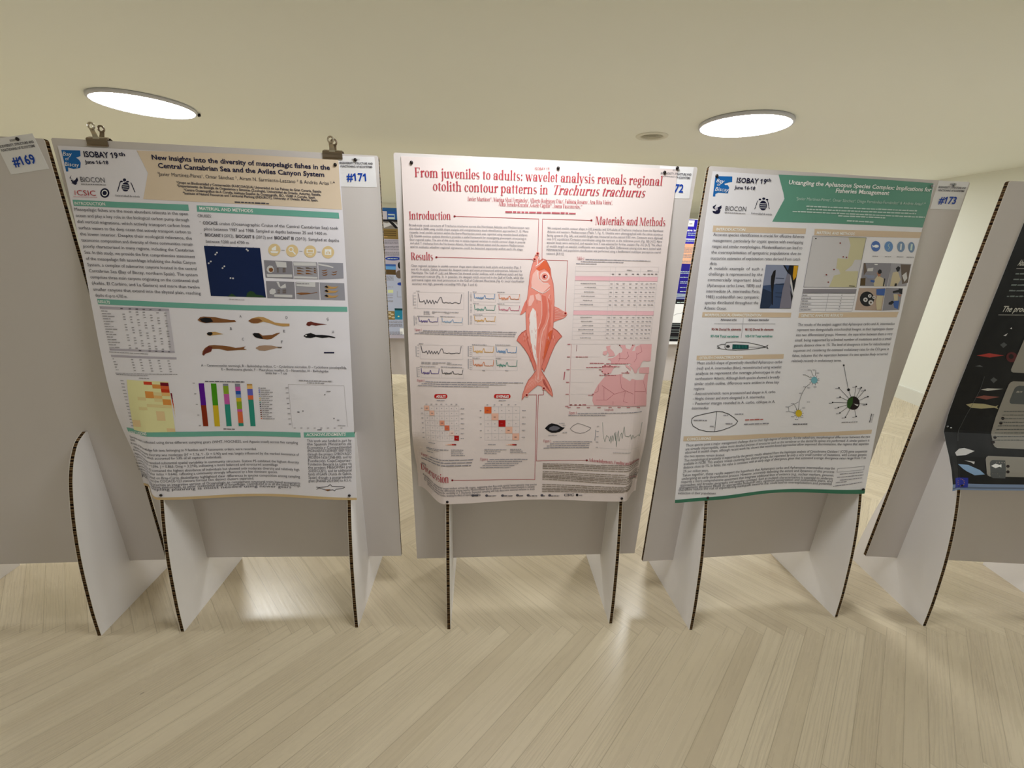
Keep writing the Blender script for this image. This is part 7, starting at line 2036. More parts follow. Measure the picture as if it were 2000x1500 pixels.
  ["P",[-2131,15130,-1540,15130,-1540,14660,-2131,14660],"w2",2],
  ["P",[-2158,15279,-1432,15279,-1432,15088,-2158,15088],"bblue",3],
  ["P",[-2176,14981,-1585,14981,-1585,14832,-2176,14832],"bblue",3],
  ["P",[-4200,14617,4200,14617,4200,13839,-4200,13839],"gph",1],
  ["P",[-4200,13839,4200,13839,4200,12964,-4200,12964],"bph",1],
  ["P",[-2614,14375,-2254,14302,-1789,14490,-1257,14163,-1221,13948,-1897,14141,-2549,13903],"pale",2],
  ["P",[-2197,14519,-1702,14407,-1268,13903,-1544,13893],"dk",3],
  ["P",[-4200,14617,4200,14617,4200,14445,-4200,14445],"dk",2],
  ["P",[-2655,13665,-1463,13665,-1463,13599,-2655,13599],"brown2",2],
  ["P",[-2664,13490,-1470,13490,-1470,13425,-2664,13425],"brown2",2],
  ["P",[-2673,13315,-1478,13315,-1478,13249,-2673,13249],"brown2",2],
  ["P",[-2588,13184,-2266,13184,-2266,13118,-2588,13118],"tan",2],
  ["G",-2559,12766,-1175,12812,75,"m2",471,8],
  ["G",-2565,12634,-1180,12679,75,"m2",474,8],
  ["G",-2571,12523,-1184,12568,75,"m2",476,8],
  ["G",-2582,12279,-1193,12324,75,"m2",482,8],
  ["G",-2587,12168,-1197,12213,76,"m2",484,8],
  ["G",-2594,12013,-1203,12057,76,"m2",488,8],
  ["G",-2605,11767,-1212,11812,76,"m2",493,8],
  ["G",-2611,11633,-1217,11677,76,"m2",496,8],
  ["G",-2616,11521,-1221,11565,76,"m2",499,8],
  ["P",[-1090,11300,-1137,11243,-1268,11190,-1468,11148,-1712,11121,-1972,11113,-2214,11125,-2411,11155,-2538,11200,-2581,11254,-2534,11310,-2402,11363,-2203,11405,-1959,11432,-1700,11440,-1458,11428,-1261,11399,-1133,11354],"navy2",2],
  ["G",-2350,11216,-1418,11245,90,"w2",2,8],
  ["P",[-2658,10776,-1629,10776,-1629,10300,-2658,10300],"ph4",2],
  ["P",[-2652,10776,-1624,10776,-1624,10595,-2652,10595],"bluec",3],
  ["P",[-2677,10300,-1645,10300,-1645,9844,-2677,9844],"brown2",2],
  ["P",[-994,9897,-1018,9772,-1079,9660,-1169,9575,-1278,9528,-1392,9525,-1499,9565,-1584,9645,-1637,9753,-1653,9878,-1628,10004,-1568,10115,-1477,10199,-1369,10246,-1255,10249,-1149,10209,-1064,10130,-1010,10022],"gb",3],
  ["P",[-969,10717,-986,10608,-1030,10511,-1095,10438,-1172,10398,-1254,10396,-1329,10431,-1389,10500,-1426,10595,-1437,10703,-1419,10812,-1375,10908,-1311,10981,-1233,11021,-1152,11023,-1077,10988,-1017,10919,-979,10825],"dk",3],
  ["G",-2551,9669,-1847,9689,78,"m2",540,8],
  ["G",-2556,9554,-1851,9575,78,"m2",542,8],
  ["G",-2560,9440,-1855,9460,78,"m2",545,8],
  ["G",-2565,9325,-1859,9345,78,"m2",547,8],
  ["P",[-4200,9821,4200,9821,4200,9133,-4200,9133],"pb",1],
  ["P",[-4200,9133,4200,9133,4200,9133,-4200,9133],"pb",1],
  ["P",[-973,9048,-992,9000,-1042,8957,-1119,8924,-1212,8905,-1310,8902,-1402,8916,-1477,8945,-1524,8985,-1540,9032,-1521,9080,-1471,9123,-1394,9156,-1301,9175,-1203,9178,-1111,9164,-1037,9135,-989,9095],"navy2",2],
  ["P",[-4200,9133,4200,9133,4200,4317,-4200,4317],"pb",1],
  ["P",[-2431,8476,-1936,8489,-1945,8210,-2441,8197],"lyel",2],
  ["L",[-1562,8360,-1579,7847,-1200,7857],37,"m2",2],
  ["G",-2494,8705,-1928,8721,74,"m",561,8],
  ["G",-2521,7963,-1953,7977,75,"m",577,8],
  ["G",-2529,7729,-1961,7744,75,"m",582,8],
  ["G",-2539,7449,-1971,7463,75,"m",588,8],
  ["G",-2541,7378,-1973,7392,75,"m",589,8],
  ["P",[-1867,6800,-1154,6800,-1154,5756,-1867,5756],"bbteal",2],
  ["P",[-1854,6800,-1141,6800,-1141,6611,-1854,6611],"dteal",3],
  ["P",[-1433,6055,-1439,6034,-1454,6015,-1478,6000,-1506,5993,-1536,5992,-1563,5999,-1586,6012,-1600,6031,-1604,6052,-1598,6073,-1583,6092,-1560,6106,-1532,6114,-1502,6115,-1474,6108,-1452,6095,-1438,6076],"lyel",4],
  ["P",[-2584,6540,-1872,6540,-1872,5732,-2584,5732],"bph",2],
  ["P",[-2177,6374,-2188,6346,-2217,6321,-2260,6302,-2313,6292,-2369,6291,-2422,6299,-2464,6316,-2491,6340,-2500,6367,-2489,6395,-2460,6420,-2417,6439,-2364,6449,-2308,6450,-2256,6442,-2213,6425,-2186,6401],"cream",3],
  ["P",[-1945,6236,-1955,6208,-1984,6183,-2028,6165,-2081,6154,-2137,6153,-2189,6162,-2231,6179,-2259,6202,-2267,6230,-2257,6258,-2228,6282,-2184,6301,-2132,6312,-2076,6313,-2023,6304,-1981,6287,-1954,6263],"cream",3],
  ["P",[-2188,6041,-2199,6014,-2228,5989,-2271,5970,-2324,5959,-2380,5958,-2432,5967,-2475,5984,-2502,6008,-2511,6035,-2500,6063,-2471,6088,-2428,6107,-2375,6117,-2319,6119,-2267,6110,-2224,6093,-2197,6069],"cream",3],
  ["P",[-1859,5952,-1870,5924,-1898,5899,-1942,5881,-1995,5870,-2051,5869,-2103,5878,-2146,5895,-2173,5919,-2182,5946,-2171,5974,-2142,5999,-2099,6018,-2046,6029,-1990,6030,-1938,6021,-1895,6004,-1868,5980],"cream",3],
  ["G",-2507,5560,-1176,5581,81,"m2",628,8],
  ["G",-2511,5440,-1180,5460,81,"m2",630,8],
  ["G",-2516,5273,-1185,5292,81,"m2",634,8],
  ["G",-2519,5178,-1188,5196,81,"m2",636,8],
  ["G",-2523,5058,-1192,5075,81,"m2",638,8],
  ["G",-2538,4554,-1206,4567,82,"m2",649,8],
  ["G",-2542,4434,-1209,4446,82,"m2",651,8],
  ["G",-2546,4313,-1213,4325,82,"m2",654,8],
  ["P",[-1442,4943,-1012,4943,-1012,4365,-1442,4365],"w",2]],
 'PB': [
  ["P",[-4200,15610,4200,15610,4200,15545,-4200,15545],"w",3],
  ["P",[-4200,15567,4200,15567,4200,13449,-4200,13449],"ub",1],
  ["P",[-1533,15480,-959,15480,-959,14958,-1533,14958],"w",2],
  ["G",-1422,15142,-1135,15152,87,"m",1,20],
  ["T",-1612,14540,-64,14548,203,"have impact","w","b","f"],
  ["G",-1438,14346,-229,14373,80,"w2",456,9],
  ["G",-1411,14168,-201,14195,80,"w2",460,9],
  ["P",[-4200,13896,4200,13896,4200,13816,-4200,13816],"w",2],
  ["G",-1584,13692,-226,13737,54,"w2",470,9],
  ["G",-1571,13603,-213,13647,54,"w2",472,9],
  ["P",[-4200,13449,4200,13449,4200,11678,-4200,11678],"peach",1],
  ["G",-1881,13028,-226,13081,68,"m2",485,9],
  ["G",-1866,12915,-209,12968,68,"m2",487,9],
  ["G",-1847,12780,-189,12833,68,"m2",490,9],
  ["G",-1832,12667,-173,12719,68,"m2",493,9],
  ["G",-1802,12439,-140,12492,68,"m2",498,9],
  ["G",-1787,12326,-124,12378,68,"m2",500,9],
  ["G",-1769,12189,-104,12241,68,"m2",503,9],
  ["G",-1728,11869,-59,11920,69,"m2",510,9],
  ["G",-1716,11777,-46,11829,69,"m2",512,9],
  ["P",[-4200,11678,4200,11678,4200,7968,-4200,7968],"ub2",1],
  ["G",-1706,10922,-226,10966,69,"w2",531,9],
  ["G",-1689,10783,-207,10827,70,"w2",534,9],
  ["G",-1643,10411,-158,10454,70,"w2",542,9],
  ["G",-1592,9990,-103,10033,70,"w2",551,9],
  ["G",-1578,9873,-87,9916,70,"w2",553,9],
  ["G",-1529,9474,-35,9516,71,"w2",562,9],
  ["G",-1483,9096,15,9137,71,"w2",570,9],
  ["P",[-4200,8923,4200,8923,4200,8866,-4200,8866],"w2",2],
  ["P",[-4200,8804,4200,8804,4200,8747,-4200,8747],"w2",2],
  ["P",[-4200,8685,4200,8685,4200,8628,-4200,8628],"w2",2],
  ["P",[-4200,8542,4200,8542,4200,8485,-4200,8485],"w2",2],
  ["P",[-4200,8399,4200,8399,4200,7968,-4200,7968],"dk",2],
  ["G",-1661,8065,-250,8101,96,"w2",3,9],
  ["L",[-1826,6878,-1537,7030,-1135,7087,-765,7387],34,"m",2],
  ["P",[-4200,6171,4200,6171,4200,4386,-4200,4386],"dk",2],
  ["P",[-4200,6073,4200,6073,4200,6009,-4200,6009],"slate2",3],
  ["P",[-4200,5876,4200,5876,4200,5812,-4200,5812],"slate2",3],
  ["P",[-4200,5530,4200,5530,4200,5466,-4200,5466],"slate2",3],
  ["P",[-4200,5307,4200,5307,4200,5243,-4200,5243],"slate2",3],
  ["P",[-4200,4835,4200,4835,4200,4770,-4200,4770],"slate2",3],
  ["P",[-4200,4686,4200,4686,4200,4621,-4200,4621],"slate2",3]],
}

def fin_outline():
    def smooth(p):      # round the polyline
        out = []
        for i in range(len(p)-1):
            for k in range(4):
                t = k/4; p0 = p[max(0, i-1)]; p1 = p[i]; p2 = p[i+1]; p3 = p[min(len(p)-1, i+2)]
                out.append(tuple(.5*((2*p1[c])+(-p0[c]+p2[c])*t+(2*p0[c]-5*p1[c]+4*p2[c]-p3[c])*t*t+(-p0[c]+3*p1[c]-3*p2[c]+p3[c])*t**3) for c in (0, 1)))
        out.append(p[-1]); return out
    fr = smooth([(q, z) for z, q in FIN_PROFILE])
    fr = [(q, min(z, .762)) for q, z in fr]
    back = [(-q*1.03, z) for q, z in reversed(fr[:-1])]
    return fr+back
FIN = fin_outline()
STAND_WORDS = ['white card poster stand with no poster on it, at the left edge', 'white card poster stand carrying the beige and teal fish poster held by clips', 'white card poster stand carrying the pink poster with the large red fish',
               'white card poster stand carrying the poster with the green heading', 'white card poster stand carrying the black poster at the right edge', 'white card stand seen in the gap left of the red fish poster', 'white card stand seen in the gap right of the red fish poster']
for i, (x, y, a, ro, le) in enumerate(STANDS):
    e = empty('poster_stand', (x, y, 0), a); tag(e, STAND_WORDS[i], 'display stand', 'white card poster stands')
    H = PTOP-PBOT; w = PWID/2
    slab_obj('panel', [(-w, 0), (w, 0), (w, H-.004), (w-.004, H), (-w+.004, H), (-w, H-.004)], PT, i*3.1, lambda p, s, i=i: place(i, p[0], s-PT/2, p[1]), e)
    for k in (-1, 1):
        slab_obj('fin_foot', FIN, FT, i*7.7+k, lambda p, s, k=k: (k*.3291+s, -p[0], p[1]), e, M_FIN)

# ------------------------------------------------------------ printing
PAL = {k: srgb(v) for k, v in dict(m='#9c989e', m2='#8f8c96', m3='#8e8176', d='#57545f', d2='#787580', w='#fbfbfb', w2='#c9dcd6', n='#17173a', n2='#24264a', dk='#16141a', pale='#d8d6d8', g='#55535c', g2='#3c3c40', g3='#5f7566',
    red='#b8303c', red2='#b0404a', red3='#b23e4a', red4='#b8606a', redm='#c0645f', dred='#7e1420', dred2='#8a2f2c', pink='#d9a0a8', pill='#c01c1c', fish='#e88f80', fish2='#e38172', fish3='#dd7463', fl='#f3bdb4', fw='#efe4e2', forg='#da6340', dfish='#bf5e55',
    lt='#bdb8bb', brown='#8a5a35', brown2='#5a4526', gb='#6b5c52', tan='#c79c62', tan2='#b4947e', dkr='#6e3028', slate='#56595b', slate2='#7c8684', slate3='#5d6c86', land='#e6adb0', land2='#e2a9ab', mland='#b05a64', tpink='#eab8bf',
    c0='#f0d6cc', c1='#edb9a4', c2='#e39a80', c3='#dd6f4e', c4='#e0632f', c5='#b01010', bteal='#2f9484', sand='#dcc5ab', h1='#ead9a0', h2='#efc07c', h2b='#efd2a0', h3='#e79a4c', h4='#e0683c', h5='#d8482e', h6='#cf3b1c', h7='#7a0a26', hy='#f1ecb4', teal='#76b7a8',
    pale2='#c9c7c0', gr='#8f8f9e', yel='#dcbd2c', lil='#bdb6c4', lil2='#d2cdd8', icon='#e9cf9e', cream='#cdbf9f', cream2='#b3a982', orange='#e46f45', dkm='#1c0c10', bpink='#cc5fb0', bluec='#3a5fa8', viod='#5a4a8c', vio='#6a68c8', skin='#b5785c', sea='#3c4f74', sea2='#8c93ac', sea3='#26344e',
    ph0='#8e8b94', ph1='#a3a0a8', ph2='#9c9ba6', olive='#8fae30', bgreen='#4a9a14', mapbg='#d4d0d4', mapland='#d0c9a4', lblue='#8aa0d0', ic1='#5478c0', ic2='#6a94cc', ic3='#7d97bb', green='#659d8a', gold='#d9a21c', dgreen='#2c4a2c', dgreen2='#2c5418', dgreen3='#3f7a62', cyo='#d9a548', cor='#d77f4f', cgr='#3f8c7c', cblue='#4f86b8', cpk='#c76f86', lbd='#86a5c4',
    blue='#1668b4', bblue='#2456b4', strip='#d9bd90', skinbg='#b7a092', ship='#7f7c8c', rust='#8f3012', rosy='#8a5048', purple='#5c0c96', oto='#6c6a74', navy='#0f2350', lteal='#7fbccb', lor='#f2c377', lilg='#8f8a92', lb3='#7f93b8', lb2='#8fb0d8', k='#16161c', gpan='#9a958e', fred='#b03a34', eu='#2430a0', dteal='#12454a', dkred='#5c1f24', beige='#ead6bf',
    bsea='#2a5f9c', gph='#8d8782', bph='#8c7440', navy2='#2440a0', ph4='#6aa4dc', pb='#b9c0d6', lyel='#dbe2a8', bbteal='#2a88a8', ub='#2a1fb4', ub2='#251a86', peach='#f0b795', blk='#0d0d11', paper1='#f1edf6', paper2='#e6d8d6', paper3='#efecf2').items()}
FONT = {}
CAPH = [1.0]
def load_glyphs():
    cu = bpy.data.curves.new('lettering', 'FONT'); cu.size = 1; ob = bpy.data.objects.new('lettering', cu); COL.objects.link(ob)
    def mesh_of(s, off, res):
        cu.body = s; cu.offset = off; cu.resolution_u = res; cu.fill_mode = 'FRONT' if hasattr(cu, 'fill_mode') else cu.fill_mode
        me = bpy.data.meshes.new_from_object(ob.evaluated_get(bpy.context.evaluated_depsgraph_get()), depsgraph=bpy.context.evaluated_depsgraph_get()); return me
    chars = sorted({c for ops in ART.values() for o in ops if o[0] == 'T' for c in o[6]} | set('#0123456789ABCDEFGHIJKLMNOPQRSTUVWXYZabcdefghijklmnopqrstuvwxyz:,.'))
    def width(s, off=0):
        cu.body = s; cu.offset = off; bpy.context.view_layer.update(); bb = ob.bound_box; return max(v[0] for v in bb)-min(v[0] for v in bb)
    for key, off in (('r', 0.0), ('b', .022)):
        hh = width('HH', 0)
        for c in chars:
            adv = width('H'+c+'H', 0)-hh
            if c == ' ': FONT[key, c] = (adv, [], []); continue
            cu.body = c; cu.offset = off; cu.resolution_u = 2; bpy.context.view_layer.update()
            me = bpy.data.meshes.new_from_object(ob.evaluated_get(bpy.context.evaluated_depsgraph_get()))
            FONT[key, c] = (adv, [(v.co.x, v.co.y) for v in me.vertices], [tuple(p.vertices) for p in me.polygons]); bpy.data.meshes.remove(me)
    ys = [v[1] for v in FONT['r', 'H'][1]]; C = CAPH[0] = max(ys)-min(ys)
    for key, w in (('r', .085), ('b', .135)):      # figure one with a flag
        x = .33; FONT[key, '1'] = (.52, [(x-w, 0), (x, 0), (x, C), (x-w*.7, C), (x-w-.17, C-.15), (x-w-.17, C-.15-w), (x-w, C-.13-w*.6)], [(0, 1, 2, 3, 6), (3, 4, 5, 6)])
    bpy.data.objects.remove(ob); bpy.data.curves.remove(cu)

# a condensed serif alphabet drawn from stems, bowls and hairlines (x-height 48, capitals 68)
def serif_font():
    S, HL = 8.5, 2.6
    def rect(x0, y0, x1, y1): return [(x0, y0), (x1, y0), (x1, y1), (x0, y1)]
    def ring(cx, cy, rx, ry, a0=0, a1=360, tk=S, th=HL):
        n = max(6, int(abs(a1-a0)/22)); out = []
        for i in range(n):
            q = []
            for a, o in ((a0+(a1-a0)*i/n, 0), (a0+(a1-a0)*(i+1)/n, 0), (a0+(a1-a0)*(i+1)/n, 1), (a0+(a1-a0)*i/n, 1)):
                r = math.radians(a); q.append((cx+(rx-o*tk)*math.cos(r), cy+(ry-o*th)*math.sin(r)))
            out.append(q)
        return out
    def stem(x, y0, y1, foot=1, top=0, w=S):
        o = [rect(x, y0, x+w, y1)]
        if foot: o.append(rect(x-5, y0, x+w+5, y0+HL))
        if top == 1: o.append(rect(x-5, y1-HL, x+w+5, y1))
        if top == 2: o.append([(x-6, y1-6), (x, y1-9), (x+w, y1), (x+w, y1+1)])
        return o
    def diag(x0, y0, x1, y1, w): return [[(x0, y0), (x0+w, y0), (x1+w, y1), (x1, y1)]]
    def dot(x, y, r=5): return [[(x+r*math.cos(a*math.pi/4), y+r*math.sin(a*math.pi/4)) for a in range(8)]]
    G = {}
    bowl = lambda cx=16, rx=15: ring(cx, 24, rx, 25)
    G['a'] = (37, ring(15, 14, 12.5, 15)+stem(22.5, 3, 36, 0)+ring(17, 35, 14, 14, 0, 165, S, HL)+[rect(22.5, 0, 36, HL)]+dot(6.5, 35, 4.3))
    G['b'] = (38, stem(4, 0, 74, 0, 2)+ring(20, 24, 15.5, 25)); G['c'] = (31, ring(16, 24, 14, 25, 40, 318)+dot(25.5, 37, 4.3)); G['d'] = (40, ring(17, 24, 15, 25)+stem(25, 0, 74, 0, 2)+[rect(25, 0, 38, HL)])
    G['e'] = (32, ring(16.5, 24, 14.5, 25, 0, 322)+[rect(8, 23, 30, 26)]); G['f'] = (24, stem(7, 0, 60)+ring(20, 60, 13, 14, 60, 180, S, HL)+[rect(1, 45, 21, 48)]+dot(24, 67, 4.4))
    G['g'] = (35, ring(16, 31, 13.5, 17.5)+ring(16.5, -8, 15, 14, 0, 360, 5, 3)+[rect(7, 5, 26, 9), [(3, 0), (8, 12), (11, 13), (9, 4)], [(25, 41), (34, 46), (34, 49), (24, 45)]])
    G['h'] = (41, stem(5, 0, 74, 1, 2)+ring(21, 34, 13.5, 15, 0, 150, S, HL)+stem(26, 0, 35)); G['i'] = (20, stem(6, 0, 47, 1, 2)+dot(10, 63, 5.5)); G['j'] = (19, stem(7, -12, 47, 0, 2)+ring(5, -12, 10.5, 12, 250, 360, S, HL)+dot(11, 63, 5.5))
    G['k'] = (38, stem(5, 0, 74, 1, 2)+diag(12, 20, 27, 47, 3)+diag(26, 0, 14, 27, 9)); G['l'] = (20, stem(6, 0, 74, 1, 2))
    G['m'] = (61, stem(5, 0, 47, 1, 2)+ring(20, 34, 12, 15, 0, 150, S, HL)+stem(24, 0, 35)+ring(40, 34, 12.5, 15, 0, 150, S, HL)+stem(44.5, 0, 35)); G['n'] = (41, stem(5, 0, 47, 1, 2)+ring(21, 34, 13.5, 15, 0, 150, S, HL)+stem(26, 0, 35))
    G['o'] = (34, bowl(17, 15.5)); G['p'] = (38, stem(4, -22, 47, 1, 2)+ring(20, 24, 15.5, 25)); G['q'] = (38, ring(17, 24, 15, 25)+stem(25, -22, 47, 1, 0)); G['r'] = (29, stem(5, 0, 47, 1, 2)+ring(22, 32, 11, 16, 70, 165, S, HL)+dot(25, 42, 4.6))
    G['s'] = (29, ring(14.5, 35.5, 11.5, 13.5, 35, 265, 6, HL)+ring(14.5, 12.5, 12, 13.5, -145, 85, 6, HL)+[[(5, 32), (22, 22), (25, 15), (24, 12), (6, 24), (3.5, 30)]])
    G['t'] = (24, stem(7, 8, 58, 0)+ring(17, 8, 10, 9, 180, 290, S, HL)+[rect(1, 45, 22, 48)]); G['u'] = (41, stem(5, 14, 47, 0, 2)+ring(19, 14, 14, 15, 180, 330, S, HL)+stem(26, 0, 47, 0, 2)+[rect(26, 0, 39, HL)])
    G['v'] = (35, diag(13.5, 0, 1.5, 47, 9)+diag(16, 0, 28, 47, 3.2)+[rect(-2, 45, 15, 47.5), rect(21, 45, 36, 47.5)]); G['w'] = (53, diag(13.5, 0, 2, 47, 9)+diag(16, 0, 26, 47, 3.2)+diag(32, 0, 21, 47, 9)+diag(35, 0, 46, 47, 3.2)+[rect(-2, 45, 14, 47.5), rect(39, 45, 54, 47.5)])
    G['x'] = (36, diag(23, 0, 3, 47, 10)+diag(2, 0, 28, 47, 3)+[rect(-1, 45, 15, 47.5), rect(20, 45, 34, 47.5), rect(-2, 0, 11, 2.5), rect(18, 0, 36, 2.5)]); G['y'] = (35, diag(13.5, 0, 1.5, 47, 9)+diag(8, -20, 28, 47, 3.2)+dot(7, -17, 4.6)+[rect(-2, 45, 15, 47.5), rect(21, 45, 36, 47.5)]); G['z'] = (32, diag(2, 0, 18, 47, 9)+[rect(3, 45, 28, 48), rect(2, 0, 28, 3)])
    C = 68
    G['A'] = (50, diag(1, 0, 20, C, 3.2)+diag(34, 0, 17, C, 9.5)+[rect(11, 22, 34, 25), rect(-3, 0, 12, HL), rect(28, 0, 49, HL)]); G['B'] = (46, stem(6, 0, C, 1, 1)+ring(19, 51.5, 19, 17, -90, 90)+ring(19, 18, 22, 18.5, -90, 90)); G['C'] = (45, ring(25, 34, 22, 35, 45, 315)+[rect(40, 44, 43, 66)]); G['D'] = (52, stem(6, 0, C, 1, 1)+ring(18, 34, 28, 34, -90, 90, 9, 3))
    G['F'] = (40, stem(6, 0, C, 1, 1)+[rect(8, C-3, 36, C), rect(34, C-14, 37, C), rect(8, 33, 27, 36), rect(26, 27, 29, 42)]); G['G'] = (50, ring(25, 34, 22, 35, 40, 340)+stem(33, 2, 30, 0, 1)); G['I'] = (23, stem(7, 0, C, 1, 1)); G['J'] = (30, stem(13, 5, C, 0, 1)+ring(11, 8, 10.5, 14, 200, 360, S, HL)); G['M'] = (66, stem(4, 0, C, 1, 1, 3)+diag(28, 0, 6, C, 9)+diag(30, 0, 50, C, 3)+stem(49, 0, C, 1, 1)); G['P'] = (42, stem(6, 0, C, 1, 1)+ring(17, 49, 21, 19, -90, 90))
    G['R'] = (48, stem(6, 0, C, 1, 1)+ring(17, 49, 21, 19, -90, 90)+diag(33, 0, 20, 31, 10)+[rect(33, 0, 47, HL)]); G['S'] = (38, ring(19, 50.5, 15, 18.5, 35, 265, 7.5, HL)+ring(19, 17.5, 15.5, 18.5, -145, 85, 7.5, HL)+[[(6, 46), (30, 32), (34, 22), (33, 18), (8, 34), (4, 44)]]); G['T'] = (44, stem(18, 0, C)+[rect(3, C-3, 42, C), rect(2, C-16, 5, C), rect(40, C-16, 43, C)]); G['U'] = (50, stem(8, 20, C, 0, 1)+ring(24, 20, 16, 21, 180, 360, S, HL)+stem(36, 20, C, 0, 1, 3)); G['V'] = (48, diag(20, 0, 3, C, 10)+diag(24, 0, 40, C, 3.2)+[rect(-2, C-HL, 18, C), rect(32, C-HL, 49, C)])
    G[':'] = (18, dot(9, 6, 5.5)+dot(9, 40, 5.5)); G['.'] = (15, dot(7, 5, 5)); G[','] = (15, dot(7, 5, 5)+[[(9, 5), (12, 5), (7, -12), (4, -12)]]); G['-'] = (20, [rect(2, 20, 18, 25)]); G[' '] = (17, []); G['*'] = (22, diag(8, 45, 12, 65, 3)+diag(12, 45, 8, 65, 3)+[rect(3, 53, 19, 56)])
    G['·'] = (9, dot(4, 60, 3)); G['1'] = (26, stem(10, 0, 62)); G['2'] = (30, ring(14, 46, 12, 16, -40, 180, 6, 3)+diag(3, 0, 18, 36, 6)+[rect(3, 0, 27, 4)]); G['3'] = (30, ring(14, 46, 12, 15, -90, 160, 6, 3)+ring(14, 16, 13, 17, -160, 90, 6, 3)); G['4'] = (30, stem(16, 0, 62)+[rect(2, 18, 28, 22)]+diag(2, 20, 16, 60, 4)); G['5'] = (30, ring(13, 18, 13, 19, -150, 110, 6, 3)+[rect(5, 36, 9, 62), rect(5, 58, 25, 62)]); G['6'] = (30, ring(15, 20, 13, 21)+ring(22, 30, 20, 34, 110, 190, 6, 3))
    for sup, base in zip('¹²³⁴⁵⁶⁷⁸', '12345666'):
        a, pl = G[base]; G[sup] = (a*.5, [[(x*.5, y*.5+38) for x, y in p] for p in pl])
    for acc, base in zip('íéáúñóà', 'ieauno'+'a'):
        a, pl = G[base]; G[acc] = (a, list(pl if acc != 'í' else pl[:-1])+[[(a*.4, 54), (a*.4+4, 54), (a*.4+12, 68), (a*.4+6, 68)]])
    for c, (adv, pl) in G.items():
        V, F = [], []
        for p in pl:
            n = len(V); V += [(x/68, y/68) for x, y in p]; F.append(tuple(range(n, n+len(p))))
        FONT['s', c] = (adv/68, V, F)

